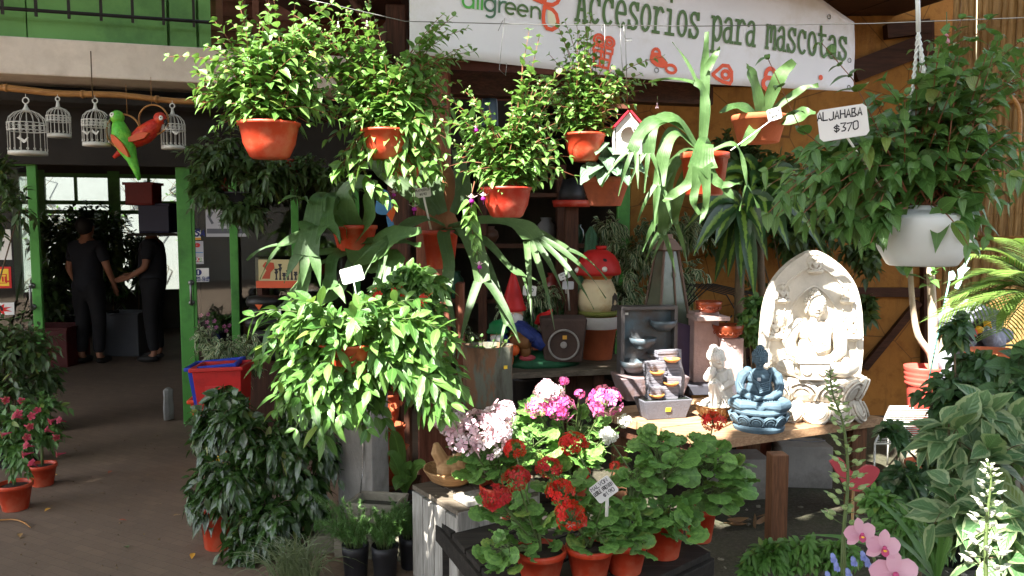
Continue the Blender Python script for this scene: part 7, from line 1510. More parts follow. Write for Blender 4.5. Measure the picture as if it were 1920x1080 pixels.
# dark pallet bench for the geraniums
PT = .34; f1, f2, k1 = WZ(980, 1140, PT), WZ(1332, 1040, PT), WZ(822, 975, PT); t = thing('pallet_bench', 'low dark weathered pallet bench carrying the geranium pots', 'bench', (f1 + f2) / 2 - V(0, 0, PT), world=True)
q0 = WZ(822, 972, PT); q1 = WZ(1010, 1190, PT); q2 = WZ(1334, 1036, PT); q3 = q0 + (q2 - q1) * .95; nb = 6; b = MB()
for i in range(nb):
    u0, u1 = (i + .03) / nb, (i + .94) / nb; pp = [q1.lerp(q0, u0), q2.lerp(q3, u0), q2.lerp(q3, u1), q1.lerp(q0, u1)]; b.prism([(v.x, v.y) for v in pp], .024, (0, 0, PT - .012 - .002 * (i % 2)), (1, 0, 0), (0, 1, 0))
b.build('boards', MATS['black_wood'], t, bevel=.003); b = MB()
for (u, v_) in ((q0, q1), (q1, q2), (q2, q3)): beamW(b, u + V(0, 0, -.06), v_ + V(0, 0, -.06), .07, .03)
b.build('skirt', MATS['black_wood'], t, bevel=.003)
for q in (q0.lerp(q1, .06), q1.lerp(q2, .03), q2.lerp(q3, .05), q2.lerp(q1, .05).lerp(q3, .0)): b = MB(); c = (q0 + q1 + q2 + q3) / 4; q = q + (c - q) * .06; b.box((q.x, q.y, (PT - .03) / 2), (.06, .06, PT - .03)); b.build('leg', MATS['black_wood'], t)

def bloom(par, c, r, mat, n=38, sz=.36, name='bloom'):
    c = np.array(tuple(c)); d = nrg.normal(size=(n, 3)); d[:, 2] = d[:, 2] * .8 + .25; d = nrm(d); b = MB(); P = c + d * np.array((1, 1, .82)) * r * nrg.uniform(.72, 1.0, (n, 1)); D = np.cross(d, nrg.normal(size=(n, 3)))
    b.k = 0; b.inst(FLORET, P, D, d + nrg.normal(size=(n, 3)) * .25, r * sz * nrg.uniform(1.5, 2.3, n)); b.k = 1
    for q in P[::3]: b.tube([c - (0, 0, r * .5), q], r * .03, 4)
    return b.build(name, [mat, MATS['stem_green']], par, off=par.location)
def geranium(label, px, pyb, Y, rt, h, clumps, blooms, z=PT, potm='orange_plastic', leafL=.078, mat=GERA, zpot=None):
    p = W(px, pyb, Y); p.z = z + .001; t = thing('geranium', label, 'potted plant', p, world=True, group='potted geraniums on the bench'); add_pot(t, rt, rt * .74, h, MATS[potm]); b0 = np.array(tuple(p + V(0, 0, h * .9))); S, Lf = MB(), MB(); PP, DD, NN, LL = [], [], [], []; s = PX(Y)
    for a, b_, dy, rx, ry, n in clumps:
        c = np.array(tuple(W(a, b_, Y + dy))); stem_ = bez(b0, (b0 + c) / 2 + np.array((0, 0, .03)), c, 7); S.tube(stem_, [.007, .005], 6)
        for _ in range(n):
            e = ellip_tip(c, (rx * s, max(rx, ry) * .7 * s, ry * s), .35); j = stem_[int(rnd(3, 6.99))]; m = (j + e) / 2 + np.array((0, 0, .02)); S.tube(bez(j, m, e, 5), [.0022, .0014], 4); o_ = e - c
            d = np.array((o_[0], o_[1], .02)) + nrg.normal(size=3) * .02; PP.append(e); DD.append(d); NN.append(np.array((o_[0] * 2.2, o_[1] * 2.2 - .05, .20 + max(0, o_[2]))) + nrg.normal(size=3) * .05); LL.append(leafL * rnd(.6, 1.2))
    LL = np.array(LL); Lf.inst(ROUND, np.array(PP) - nrm(np.array(DD)) * LL[:, None] * .25, DD, NN, LL, LL, .12); 
    blooms = [(bx, by, Yb - (.22 if m in (P_RED, P_DRED) and by > 820 else 0), r * 1.12, m) for bx, by, Yb, r, m in blooms]
    for bx, by, Yb, r, m in blooms:
        c = np.array(tuple(W(bx, by, Yb))); S.tube(bez(b0, (b0 + c) / 2 + np.array((0, .02, -.0)), c, 7), [.004, .003], 5)
    S.build('stems', MATS['stem_green'], t); Lf.build('foliage', mat, t)
    for bx, by, Yb, r, m in blooms: bloom(t, W(bx, by, Yb), r * PX(Yb), m)
    return t
geranium('nearest geranium at the left front with dark red blooms', 1013, 1095, 2.77, .088, .115, [(960, 960, .05, 60, 50, 26), (1010, 990, 0, 60, 40, 20), (955, 1030, -.1, 50, 36, 14), (930, 1045, -.1, 30, 25, 7)], [(929, 932, 2.85, 27, P_DRED), (968, 897, 2.9, 24, P_DRED), (965, 842, 3.0, 19, P_RED)])
geranium('geranium with the brightest red bloom behind the white price tag', 1105, 1090, 2.79, .082, .12, [(1080, 965, .05, 60, 55, 28), (1120, 1005, -.05, 50, 30, 14), (1060, 900, .1, 50, 36, 14)], [(1070, 967, 2.8, 28, P_RED), (1051, 922, 2.85, 24, P_RED), (1028, 877, 2.95, 22, P_DRED), (1153, 873, 2.95, 9, P_RED)])
geranium('geranium with a pot bearing a round seal at the front of the bench', 1172, 1075, 2.84, .078, .12, [(1185, 960, 0, 55, 55, 28), (1180, 1015, -.08, 45, 25, 12), (1190, 890, .1, 50, 40, 16)], [(1075, 832, 3.2, 24, P_RED)])
geranium('geranium in a wide pot second from the right end of the bench', 1243, 1055, 2.98, .08, .15, [(1240, 880, 0, 60, 50, 34), (1250, 960, -.05, 60, 45, 26), (1230, 830, .05, 40, 30, 12), (1280, 990, -.15, 30, 20, 6)], [(1140, 818, 3.2, 17, P_WHITE)])
geranium('rightmost geranium with one red bloom on a long stalk before the table', 1310, 1025, 3.13, .066, .14, [(1330, 870, -.05, 70, 35, 34), (1350, 920, -.1, 55, 40, 20), (1380, 900, -.05, 40, 40, 14), (1300, 840, .0, 40, 30, 12), (1262, 830, 0, 20, 20, 4)], [(1338, 790, 3.15, 20, P_RED)], leafL=.076)
geranium('sunlit geranium at the back left with big pale pink blooms', 938, 985, 3.4, .085, .14, [(940, 860, 0, 70, 50, 30), (1000, 840, .05, 60, 50, 30), (880, 850, 0, 40, 30, 10), (900, 890, -.05, 40, 30, 10)], [(848, 790, 3.25, 30, P_PALE), (890, 800, 3.2, 32, P_PALE), (930, 790, 3.25, 32, P_PALE), (868, 826, 3.2, 28, P_PALE), (918, 832, 3.2, 28, P_PALE), (945, 770, 3.3, 22, P_PALE), (838, 760, 3.3, 16, P_PALE), (935, 810, 3.2, 24, P_PALE)])
geranium('sunlit geranium at the back with magenta pink blooms', 1070, 960, 3.6, .085, .14, [(1020, 800, 0, 60, 50, 32), (1090, 800, 0, 60, 50, 26), (1060, 860, -.1, 70, 50, 26), (1000, 770, 0, 30, 25, 8), (1130, 840, -.1, 50, 45, 16)], [(1028, 735, 3.45, 24, P_PALE), (1050, 765, 3.45, 26, P_PINK), (1005, 765, 3.45, 18, P_PINK), (1136, 752, 3.4, 30, P_PINK), (1058, 714, 3.45, 9, P_PINK), (1087, 738, 3.45, 9, P_PINK), (1170, 790, 3.4, 13, P_WHITE)])
price_tag('price_tag', 'tilted white price tag reading MALVON DOBLE PREMIUM $190 among the red geraniums', W(1132, 918, 2.72), .083, .072, [('MALVON', -.03), ('DOBLE PREMIUM', 0), ('$190', .1)], R(38), .1, .05, W(1136, 1020, 2.85), .19, .0011)
b = MB()
# fallen husks and concrete blocks under the table
for i, (x0, x1, y0_, y1_, Y, lab) in enumerate(((1385, 1440, 905, 985, 4.55, 'grey concrete block left of the table leg'), (1462, 1560, 890, 972, 4.75, 'long grey concrete block with a sunlit patch behind the table leg'), (1340, 1385, 900, 970, 4.7, 'dim concrete block at the left under the table'))):
    p = W((x0 + x1) / 2, y1_, Y); w = (x1 - x0) * PX(Y); h = (y1_ - y0_) * PX(Y); t = thing('concrete_block', lab, 'block', (p.x, p.y + .1, 0), R((4, -3, 6)[i]), 'concrete blocks under the table'); b = MB(); b.box((0, 0, h / 2 + .01), (w, .22, h)); b.build('block', MATS['concrete'], t, bevel=.008)
p = W(1514, 905, 4.85); t = thing('plastic_sack', 'shiny grey plastic sack standing on the concrete block under the table', 'sack', (p.x, p.y + .05, p.z - .01), R(-5)); b = MB(); nx_, nz_ = 14, 14; vs = []
for sgn in (-1, 1):
    for j in range(nz_):
        for i in range(nx_):
            u, v = i / (nx_ - 1) * 2 - 1, j / (nz_ - 1); vs.append((u * .125 * (1 - .06 * v), sgn * .06 * (1 - u ** 4) * (1 - .3 * v) + .008 * math.sin(u * 7 + v * 11) + .006 * math.sin(v * 19 - u * 5), v * .27))
f = [(k * nx_ * nz_ + j * nx_ + i, k * nx_ * nz_ + j * nx_ + i + 1, k * nx_ * nz_ + (j + 1) * nx_ + i + 1, k * nx_ * nz_ + (j + 1) * nx_ + i) for k in (0, 1) for j in range(nz_ - 1) for i in range(nx_ - 1)]
b.add(vs, f); b.build('sack', M('grey_sack', C(128, 132, 146), .28, .15, 6, .6, 14), t)
p = WZ(1400, 985, .02); t = thing('dry_leaves', 'curled dry brown leaves on the soil under the table', 'leaves', p, world=True); b = MB(); n = 14; b.inst(LANC, np.array(tuple(p)) + nrg.normal(size=(n, 3)) * (.09, .05, .01) + (0, 0, .02), nrg.normal(size=(n, 3)) * (1, .6, .15), np.tile((0, -.3, 1.), (n, 1)) + nrg.normal(size=(n, 3)) * .5, .12, .03, -.3); b.build('leaf_litter', LEAF('dry_leaf', C(120, 88, 60), C(160, 122, 84), .7, .1, vein=0), t)
gv = MB()
for _ in range(420): x, y = rnd(.1, 2.6), rnd(2.6, 5.4); gv.ell((x, y, .012), (rnd(.006, .022), rnd(.006, .02), rnd(.004, .012)), n=6, m=4)
o = gv.build('gravel', MATS['old_concrete']); o['kind'] = 'stuff'

lt = MB(); n = 260; P = np.stack([nrg.uniform(-3.4, .1, n), nrg.uniform(2.6, 6.2, n), np.full(n, .006)], -1); lt.inst(LANC, P, nrg.normal(size=(n, 3)) * (1, 1, .15), np.tile((0, 0, 1.), (n, 1)) + nrg.normal(size=(n, 3)) * .3, nrg.uniform(.008, .03, n), nrg.uniform(.004, .010, n))
for _ in range(160): lt.ell((rnd(-3.4, .1), rnd(2.6, 6.2), .003), (rnd(.003, .008), rnd(.003, .008), .003), n=5, m=4)
o = lt.build('litter', [LEAF('litter_bits', C(70, 56, 40), C(150, 120, 84), .8, .05, vein=0)]); o['kind'] = 'stuff'
# ---------------------------------------------------------------- right side
# red nested pots with pale bare stems
p = W(1727, 832, 5.2); s = PX(5.2); t = thing('red_pot', 'tall stack of ribbed red pots with pale bent stems growing out', 'flower pot', p, world=True); r = 34 * s; h = 150 * s
b = MB(); pr = [(.001, 0), (r * .72, 0), (r * .86, h * .72)]
for q in range(4): pr += [(r * (.9 + .03 * q), h * (.76 + .06 * q)), (r * (.99 + .02 * q), h * (.78 + .06 * q)), (r * (.97 + .02 * q), h * (.80 + .06 * q))]
pr += [(r * 1.05, h), (r * .98, h), (r * .85, h * .8), (.001, h * .75)]; b.lathe(pr, 36); b.build('pot', M('pink_red_plastic', C(196, 84, 72), .4, .12, 5, .05), t, off=(0, 0, 0)); MB().lathe([(.001, -p.z), (r * 1.1, -p.z), (r * 1.1, -.002), (.001, -.002)], 20).build('stand', MATS['old_concrete'], t, off=(0, 0, 0))
S = MB()
for pts, rr in (([(1750, 700), (1745, 665), (1722, 630), (1712, 580), (1706, 500)], 6), ([(1752, 700), (1750, 640), (1748, 580), (1744, 500), (1740, 470)], 8), ([(1756, 700), (1765, 655), (1775, 610), (1777, 560)], 5)): S.tube(cat3(np.array([tuple(W(a, c, 5.15)) for a, c in pts]), 5), [rr * s * 1.3, rr * s * .8], 8)
S.tube([W(1752, 740, 5.15), W(1752, 690, 5.15)], [14 * s, 10 * s], 8); S.build('stems', M('pale_bark', C(190, 172, 148), .8, .15, 8, .4, 40), t); Lf = MB(); S2 = MB()
for a, c in ((1706, 500), (1740, 480), (1700, 520), (1740, 540)): q = W(a, c, 5.1); grow(S2, Lf, OVATE, np.array([tuple(q), tuple(q + V(.01, -.02, .06)), tuple(q + V(.02, -.03, .11))]), 4, .11, .055, .5, .1)
Lf.build('foliage', DEEP, t)
# butterfly/hummingbird stake
Y = 4.7; t = thing('garden_stake', 'pale turquoise hummingbird ornament on a thin slanting stick', 'garden ornament', W(1745, 700, Y), world=True); b = MB(); b.tube([W(1740, 720, Y), W(1764, 600, Y), W(1780, 528, Y)], .005, 6); b.build('stick', M('turq_paint', C(128, 184, 178), .5, .1, 5, 0), t)
def poly(pts): return [((W(a, c, Y) - W(1790, 520, Y)).x, (W(a, c, Y) - W(1790, 520, Y)).z) for a, c in pts]
b = MB(); b.prism(poly([(1779, 526), (1780, 510), (1787, 508), (1791, 516), (1788, 524)]), .012, W(1790, 520, Y)); b.build('bird', M('pale_turq', C(180, 220, 216), .45, .06, 5, 0), t); b = MB(); b.prism(poly([(1794, 506), (1804, 498), (1818, 478), (1808, 500), (1816, 502), (1804, 514), (1800, 530), (1794, 542), (1789, 540), (1796, 520)]), .012, W(1790, 520, Y) + V(0, -.01, 0)); b.build('wing', MATS['pale_turq'], t)
# rock fountain with a toucan and clay bowls
Y = 5.0; p = W(1835, 760, Y); t = thing('rock_fountain', 'grey rock fountain with a small black and yellow toucan on it', 'garden ornament', (p.x, p.y + .2, 0), world=True); b = MB(); c = W(1810, 660, Y)
for _ in range(34): q = W(rnd(1778, 1880), rnd(625, 720), Y + rnd(0, .3)); b.ell(q, (rnd(.05, .10), rnd(.05, .09), rnd(.04, .08)), Matrix.Rotation(rnd(0, 3), 3, 'Z'), 8, 6)
for q in ((1780, 600), (1790, 640), (1800, 600), (1830, 590), (1858, 600), (1862, 640), (1780, 680)): b.ell(W(*q, Y + .1), (.07, .09, .08))
b.ell((p.x, Y + .2, .30), (.25, .2, .32)); b.tube([W(1782, 600, Y + .1), W(1815, 572, Y + .1), W(1860, 592, Y + .1)], .045, 8); sculpt('rock', b, M('rock_grey', C(136, 138, 150), .85, .25, 7, .9, 40, dirt=C(60, 60, 66), dscale=7), t, .014, 1, .4)
b = MB(); q = W(1828, 622, Y - .06); b.ell(q, (.05, .045, .06)); b.ell(q + V(.01, -.02, .05), (.035, .035, .035)); b.build('toucan_body', MATS['black_plastic'], t); b = MB(); b.ell(q + V(.0, -.045, .02), (.025, .015, .025)); b.tube([q + V(.02, -.05, .055), q + V(.05, -.06, .06), q + V(.065, -.06, .03)], [.02, .017, .004], 8); b.build('toucan_beak', M('toucan_yellow', C(236, 176, 40), .4, .1, 5, 0), t); b = MB(); b.ell(q + V(-.03, -.045, .0), (.022, .015, .025)); b.build('toucan_breast', MATS['sign_red'], t)
for px, py, w, hh, Y2, lab in ((1865, 690, 104, 34, 4.75, 'wide terracotta bowl with a wavy rim beside the rock fountain'), (1905, 720, 70, 28, 4.3, 'dark red bowl at the right edge in front of the terracotta one')):
    p = W(px, py, Y2); r = w * PX(Y2) / 2; h = hh * PX(Y2); t = thing('clay_bowl', lab, 'bowl', p); b = MB(); b.lathe([(.001, 0), (r * .7, 0), (r * .92, h * .5), (r * 1.0, h * .85), (r * .98, h), (r * .88, h), (r * .8, h * .6), (.001, h * .5)], 32, wob=.03); b.build('bowl', MATS['clay' if Y2 > 4.5 else 'red_plastic'], t); b = MB(); b.box((0, 0, -p.z / 2 - .001), (r * 1.2, r * 1.2, p.z - .002)); b.build('stand', MATS['old_concrete'], t)
t = thing('painted_flowers', 'row of painted clay flowers in crimson, pink and yellow below the rock fountain', 'ornament', W(1840, 705, 4.55), world=True)
for px, py, m, r in ((1822, 682, P_PINKR, .028), (1838, 676, P_PINKR, .028), (1860, 690, P_PINKR, .026), (1812, 694, P_RED, .022), (1876, 683, PETAL('yellow_petal', (.75, .5, .04), (.85, .62, .1)), .036), (1850, 700, P_PINKR, .024), (1868, 702, PETAL('yellow_petal', 0, 0), .018)):
    b = MB(); c = np.array(tuple(W(px, py, 4.52))); b.inst(FLORET, [c, c + (0, -.006, .002)], [(1, 0, .1), (.5, 0, 1)], [(0, -1, .4), (0, -1, .5)], [r * 2, r * 1.4]); b.build('flower', m, t)
# wire rack
Y = 5.0; t = thing('wire_rack', 'low white wire rack between the table and the red pots', 'rack', WZ(1700, 860, 0), world=True); b = MB(); A, B, Cc, D_ = W(1668, 757, 5.2), W(1762, 757, 5.2), W(1775, 838, 4.3), W(1640, 838, 4.3); z = (A.z + Cc.z) / 2
for q in (A, B, Cc, D_): q.z = z
for u, v in ((A, B), (B, Cc), (Cc, D_), (D_, A)): b.tube([u, v], .006, 5)
for i in range(1, 19): b.tube([A.lerp(D_, i / 19), B.lerp(Cc, i / 19)], .0032, 4)
for q in (A, B, Cc, D_): b.tube([q, V(q.x, q.y, 0)], .006, 5)
b.build('wires', MATS['white_metal'], t)
for px, py, Y2, lab, m in ((1733, 822, 4.6, 'upturned terracotta pot seen through the wire rack', 'clay'), (1800, 800, 4.7, 'terracotta pot behind the dark shrub right of the wire rack', 'clay'), (1845, 790, 4.8, 'sunlit clay pot deep behind the dark shrub', 'clay')):
    p = W(px, py + 30, Y2); p.z = .0; t = thing('terracotta_pot', lab, 'flower pot', p, group='clay pots behind the right shrub'); add_pot(t, .10, .075, .22, MATS[m])
p = W(1690, 905, 4.4); t = thing('white_pot', 'sunlit white plastic tray under the wire rack', 'tray', (p.x, p.y, 0)); b = MB(); b.taper((0, 0, 0), (.26, .2), (.30, .24), .08); b.build('tray', MATS['white_plastic'], t, bevel=.01)
t = thing('watering_heart', 'flat pinkish red garden ornament standing behind the tall flower spike', 'ornament', W(1630, 915, 3.2), world=True); b = MB(); b.prism([((W(a, c, 3.2) - W(1630, 915, 3.2)).x, (W(a, c, 3.2) - W(1630, 915, 3.2)).z) for a, c in cat([(1555, 865), (1575, 858), (1600, 885), (1625, 872), (1648, 880), (1635, 905), (1610, 920), (1585, 915)], 4)], .015, W(1630, 915, 3.2)); b.build('body', M('dusty_pink', C(184, 72, 80), .55, .12, 8, .1), t); b = MB(); q = W(1612, 893, 3.19); b.box((q.x, q.y - .0, q.z), (.014, .003, .014)); b.build('price_sticker', MATS['white_paint'], t); b = MB(); b.tube([W(1600, 915, 3.2), V(W(1600, 915, 3.2).x, 3.2, 0)], .006, 5); b.build('stake', MATS['bamboo'], t)
# palm
t = thing('palm', 'small sunlit palm with narrow arching leaflets before the bamboo fence', 'palm', (W(1930, 560, 4.5).x, 4.6, 0), world=True); S, Lf = MB(), MB(); crown = W(1965, 560, 4.55); b = MB(); b.tube([(crown.x, crown.y, 0), (crown.x + .02, crown.y, .5), tuple(crown)], [.06, .045, .05], 10); b.build('trunk', MATS['fern_bark'], t)
for tp in ((1810, 520), (1790, 555), (1800, 600), (1770, 590), (1850, 470), (1815, 480), (1870, 590), (1900, 450), (1840, 560), (1960, 460), (2030, 520), (1880, 620), (1830, 540), (1890, 520)):
    e = W(*tp, 4.5 + rnd(-.4, .3)); q = bez(crown, crown + (e - crown) * .45 + V(0, 0, .16), e, 12); S.tube(q, [.006, .002], 5); nn = 26
    for i in range(nn):
        x = (.18 + .82 * i / (nn - 1)) * 11; j = min(10, int(x)); pp = q[j] * (1 - x + j) + q[j + 1] * (x - j); tg = nrm(q[j + 1] - q[j]); sd = nrm(np.cross(tg, (0, 0, 1)))
        for sg in (-1, 1): Lf.inst(BLADE, [pp], [tg * .75 + sg * sd * .65 + np.array((0, 0, .12))], [(0, -.2, 1)], .22 * (1 - .5 * abs(i / nn - .4)), .011, .22)
S.build('fronds', MATS['stem_green'], t); Lf.build('leaflets', PALM, t)
# shrubs on the right
shrub('leafy_shrub', 'dark green shrub with rounded leaves in the middle right before the red pots', 1790, 1010, 3.7, .14, .24, 'black_plastic', [(1800, 750, 0, 80, 50, 46), (1770, 830, -.1, 60, 50, 26), (1840, 690, .1, 60, 30, 22), (1700, 920, -.2, 70, 50, 30), (1860, 800, 0, 70, 60, 34), (1790, 630, .1, 16, 50, 8), (1670, 820, -.1, 40, 22, 6), (1800, 900, -.1, 80, 60, 34), (1760, 950, -.2, 60, 50, 22)], OVATE, .075, .05, 6, LEAF('dark_round_leaf', (.028, .075, .024), (.05, .115, .035), .34, .18), pair=True, droop=.4, tw=.22)
shrub('variegated_fig', 'large leaved variegated plant filling the lower right corner', 1890, 1200, 2.35, .14, .24, 'black_plastic', [(1850, 870, 0, 110, 70, 17), (1800, 960, -.1, 70, 60, 10), (1880, 980, -.15, 80, 70, 14), (1900, 810, .1, 60, 50, 9), (1780, 830, .05, 80, 30, 7), (1900, 1050, -.2, 60, 50, 8), (1840, 790, .1, 60, 30, 6)], FICUS, .125, .066, 4, VARL, pair=False, droop=.3, tw=.2, sd=.45, group=None)
shrub('leafy_shrub', 'broad heart leaved plant at the right edge above the variegated plant', 1940, 1150, 2.9, .12, .2, 'black_plastic', [(1890, 740, 0, 50, 30, 8), (1920, 690, 0, 40, 40, 8), (1910, 780, 0, 50, 40, 8)], HEART, .12, .085, 3, LEAF('big_heart_leaf', (.06, .13, .05), (.09, .18, .07), .4, .2), pair=False, tw=.2)
# flower spikes in the foreground
def spike(label, pts, Y, col, n, z0, L0=.02, bm=None, leaf=True):
    t = thing('flower_spike', label, 'flower', W(*pts[0], Y), world=True, group='tall flower spikes in the foreground'); S, Bd = MB(), MB(); P = np.array(cat3(np.array([tuple(W(a, c, Y)) for a, c in pts]), 6)); k = len(P); S.tube(P, [.0055, .0035, .0015], 6)
    PP, DD, LL = [], [], []
    for i in range(n):
        f = z0 + (1 - z0) * (i / (n - 1)); x = f * (k - 1); j = min(k - 2, int(x)); pp = P[j] * (1 - x + j) + P[j + 1] * (x - j); a = i * 2.4; g = 1 - (f - z0) / (1 - z0); ln = .008 + .030 * g; e = pp + np.array((math.cos(a) * ln, math.sin(a) * ln, ln * .35)); S.tube([pp, e], .0011, 4); PP.append(e); DD.append((math.cos(a), math.sin(a), .5)); LL.append(L0 * (.35 + .75 * g))
    LL = np.array(LL); Bd.inst(LANC, PP, DD, np.tile((0, 0, 1.), (n, 1)), LL * 1.1, LL * .8); Bd.inst(BALL, np.array(PP), DD, np.tile((0, .1, 1.), (n, 1)), LL * 1.15, LL * .62); S.build('stem', MATS['stem_green'], t); Bd.build('buds', bm, t); return t
spike('tall green flower spike with pale unopened buds in front of the stele', [(1585, 1110), (1582, 1000), (1590, 900), (1582, 800), (1562, 740), (1556, 695)], 1.95, None, 74, .22, .021, P_BUD)
spike('short flower spike with sunlit white buds at the lower right', [(1850, 1120), (1848, 1030), (1852, 960), (1858, 900), (1852, 868)], 1.85, None, 46, .12, .021, PETAL('white_bud', (.7, .72, .55), (.82, .82, .72)))
# pink orchids and blue buds
t = thing('orchid', 'pink orchid stem with three open flowers in the foreground', 'flower', W(1610, 1100, 1.75), world=True); S = MB(); S.tube([W(1650, 1120, 1.75), W(1640, 1050, 1.75), W(1615, 990, 1.76), W(1606, 965, 1.76)], [.004, .003], 6); S.build('stem', MATS['stem_green'], t); ORP = (lambda: T_strip([0, .15, .4, .7, .9, 1], [.2, .7, 1, .95, .5, .05], .15))()
for px, py, r, tl in ((1612, 1000, .036, .5), (1655, 1025, .040, -.3), (1675, 1075, .056, .1)):
    c = np.array(tuple(W(px, py, 1.72))); f = nrm(np.array((.15 * tl, -1, .15))); b = MB(); b.k = 0; up = np.array((0, 0, 1.)); rt = np.array((1., 0, 0))
    for a, w, L_ in ((90, .62, 1), (212, .6, 1), (328, .6, 1), (12, .95, 1.0), (168, .95, 1.0)): d = up * math.sin(R(a + tl * 20)) + rt * math.cos(R(a + tl * 20)); b.inst(ORP, [c + f * (.003 if w > 1 else 0)], [d], [f], r * L_, r * w, .0)
    b.k = 1; b.inst(ORP, [c + f * .008], [np.array((0, -.5, -1))], [f + up], r * .5, r * .45); b.ell(c + f * .012, r * .12); b.k = 2; b.ell(c + f * .014 - up * r * .15, (r * .10, r * .1, r * .07)); b.build('flower', [P_ORCH, PETAL('orchid_lip', (.55, .06, .2), (.7, .12, .3)), M('orchid_yellow', C(230, 180, 60), .5, .1, 5, 0)], t)
t = thing('delphinium', 'low stem of pale blue flower buds beside the pink orchid', 'flower', W(1590, 1100, 1.85), world=True); S = MB(); S.tube([W(1580, 1130, 1.85), W(1578, 1060, 1.85), W(1580, 1000, 1.85)], .003, 5); S.build('stem', MATS['stem_green'], t)
for px, py in ((1568, 1060), (1562, 1044), (1600, 1050), (1552, 1078), (1618, 1040), (1626, 1052), (1590, 1072), (1640, 1072)): b = MB(); c = np.array(tuple(W(px, py, 1.82))); b.inst(BALL, [c], [(.3, -.3, -1)], [(0, -1, .2)], .020, .013); b.inst(LANC, [c] * 3, [(.4, -.5, -.8), (-.4, -.5, -.6), (0, -.6, -.9)], [(0, -1, .3)] * 3, .016, .010); b.build('bud', P_BLUE, t)
# low herbs at the bottom edge and long strap leaves
shrub('ground_herb', 'bright low leafy herb at the bottom edge right of the geraniums', 1470, 1080, 3.1, .07, .1, 'black_plastic', [(1440, 1050, 0, 50, 30, 26), (1510, 1040, .05, 60, 30, 30), (1580, 1050, 0, 50, 35, 24), (1400, 1070, 0, 30, 20, 10)], LANC, .05, .02, 6, HERB, tw=.12, pair=True, per=3)
shrub('ground_herb', 'low leafy herb at the bottom edge behind the pink orchid', 1700, 1100, 2.7, .07, .1, 'black_plastic', [(1690, 1000, 0, 50, 40, 26), (1740, 1030, .05, 50, 40, 24), (1650, 950, .1, 40, 30, 12)], LANC, .05, .022, 6, HERB, tw=.12, pair=True, per=3)
t = thing('lily_leaves', 'long arching strap leaves crossing the soil behind the orchid', 'plant', W(1760, 1080, 2.6), world=True); Lf = MB(); b0 = W(1755, 1090, 2.6)
for tp in ((1500, 1005), (1625, 930), (1680, 940), (1700, 890), (1780, 880), (1620, 1000), (1830, 920)): e = W(*tp, 2.6 + rnd(-.2, .1)); frond(Lf, bez(b0, b0 + (e - b0) * .5 + V(0, 0, .10), e, 10), [.016, .022, .02, .003], nvec=(0, -.6, .9), wob=.003)
Lf.build('foliage', HERB, t)
# round rattan hoop and pale fittings behind the white basket
t = thing('cane_hoop', 'bent cane hoop hanging before the bamboo fence', 'hoop', W(1880, 210, 4.5), world=True); b = MB(); b.tube(cat3(np.array([tuple(W(a, c, 4.5)) for a, c in ((1830, 165), (1865, 162), (1895, 180), (1912, 215), (1905, 300), (1870, 330))]), 6), .011, 8); b.build('hoop', MATS['bamboo_x'], t); b = MB(); b.tube([W(1830, 165, 4.5), W(1832, -20, 4.5)], .003, 4); b.build('cord', MATS['cream_card'], t)
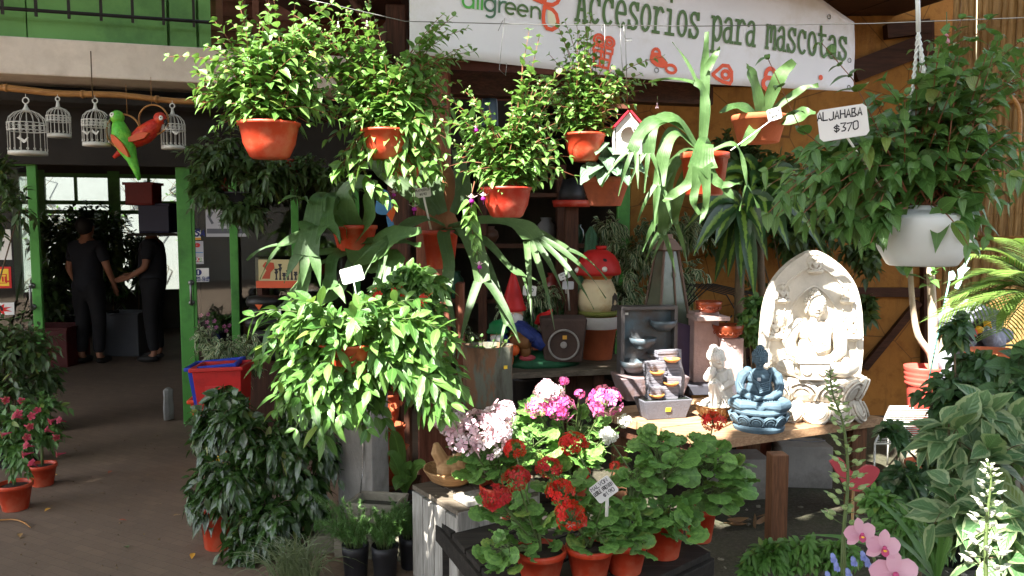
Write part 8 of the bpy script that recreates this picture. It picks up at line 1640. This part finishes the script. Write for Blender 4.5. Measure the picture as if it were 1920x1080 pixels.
# ---------------------------------------------------------------- street tree overhead: its crown shades the yard, its gaps let the sun through
SUNLIT = [  # (px, py, depth, radius in metres) - places of the yard the sun reaches
 (500,150,3.85,.26),(430,180,3.85,.22),(560,120,3.85,.24),(500,260,3.8,.16),(430,70,3.85,.14),(640,60,4.0,.14),(650,180,4,.24),(720,250,4,.2),(700,330,3.9,.16),
 (770,300,3.9,.14),(860,260,3.7,.18),(950,250,3.6,.24),(1010,300,3.6,.15),(960,170,3.6,.12),(940,330,3.6,.12),(1180,200,4.1,.10),(885,410,3.6,.1),
 (1330,340,3.6,.16),(1300,390,3.55,.10),(1380,330,3.6,.08),(1230,380,3.7,.08),(1150,250,4.3,.07),(1120,355,4.3,.035),
 (590,540,3.9,.12),(560,600,3.9,.08),(660,515,3.3,.07),(700,470,4.1,.10),(660,630,3.25,.30),(600,610,3.25,.2),(740,650,3.25,.2),(640,700,3.2,.18),(800,690,3.3,.14),(800,620,4.85,.12),
 (735,770,4.3,.12),(900,800,3.3,.22),(860,850,3.55,.18),(930,900,3.5,.14),(1030,740,3.3,.18),(1130,750,3.3,.12),(1000,800,3.3,.2),(1090,800,3.3,.12),
 (1250,690,4.2,.16),(1220,620,4.7,.12),(1340,700,4.2,.18),(1360,610,4.6,.14),(1220,760,4.2,.16),(1180,790,4.2,.12),(1300,800,4.0,.14),
 (1510,560,4.2,.26),(1470,640,4.2,.16),(1530,500,4.2,.18),(1560,600,4.2,.10),(1490,700,4.25,.05),
 (1850,540,4.6,.32),(1880,640,5.9,.35),(1800,640,5.0,.22),(1720,700,5.2,.16),(1730,660,5.1,.1),(1700,800,5,.22),(1760,820,5.0,.12),(1790,510,5,.12),
 (430,240,3.85,.2),(380,150,3.85,.16),(600,230,3.9,.2),(620,320,3.9,.12),(840,330,3.8,.14),(1050,220,3.7,.1),(1060,330,3.6,.1),(990,380,3.6,.1),(560,660,3.2,.14),(620,760,3.2,.12),(700,590,3.3,.16),(960,760,3.3,.14),(1450,480,4.2,.12),(1440,640,4.2,.1),
 (1320,330,3.42,.16),(1300,380,3.4,.1),(1360,350,3.4,.08),(1230,260,3.6,.08),(940,860,3.4,.16),(980,850,3.4,.14),
 (1850,1000,1.9,.10),(1850,920,1.9,.08),(1910,1040,2.1,.08),(1500,860,4.6,.14),(1505,925,4.8,.12),(1480,915,4.8,.05),(1620,700,4.3,.03),(1590,640,4.4,.05)]
CZ = 5.2
def to_canopy(p, z): k = (z - p.z) / SUN.z; return np.array((p.x + SUN.x * k, p.y + SUN.y * k))
leafm = LEAF('canopy_leaf', (.05, .11, .03), (.09, .16, .05), .5, .3)
tree = thing('plane_tree', 'broad street tree standing left of the yard whose crown shades it', 'tree', (-6.2, -1.2, 0), world=True)
spots = [(to_canopy(W(a, b, Y), CZ), r) for a, b, Y, r in SUNLIT]
sp = np.array([s[0] for s in spots]); sr = np.array([s[1] for s in spots])
NL = 25000
P = np.stack([nrg.uniform(-7.5, 4.9, NL), nrg.uniform(-4.5, 5.7, NL), CZ + nrg.uniform(-.45, .9, NL)], -1)
# where each leaf's shadow falls on the reference level
k = (CZ - P[:, 2]) / SUN.z; sh = P[:, :2] + np.array((SUN.x, SUN.y)) * k[:, None]
d = np.linalg.norm(sh[:, None] - sp[None], axis=2) - sr[None]
P = P[d.min(1) > .13]
n = len(P); Lf = MB()
D = nrg.normal(size=(n, 3)); D[:, 2] *= .35
Nn = np.array(tuple(SUN)) + nrg.normal(size=(n, 3)) * .45
Lf.inst(OVATE, P - nrm(D) * .12, D, Nn, nrg.uniform(.2, .32, n), nrg.uniform(.18, .27, n), .15)
Lf.build('crown', leafm, tree)
b = MB(); b.tube([(-6.2, -1.2, 0), (-6.15, -1.2, 1.5), (-6.0, -1.1, 3.2), (-5.4, -.9, 4.6)], [.26, .19, .16], 12)
for q in ((-4, -2.8, 5.5), (-3, .5, 5.6), (-4.6, 2.4, 5.5), (0, -.6, 5.8), (-1, -3, 5.7), (-1.6, 3.6, 5.7)):
    pts = bez((-5.6, -1, 4.2), (-4.4, -.6, 5.6), q, 9); k = (CZ - pts[:, 2]) / SUN.z
    b.tube(pts, [.10, .03], 8)
b.build('trunk', MATS['stem_wood'], tree)
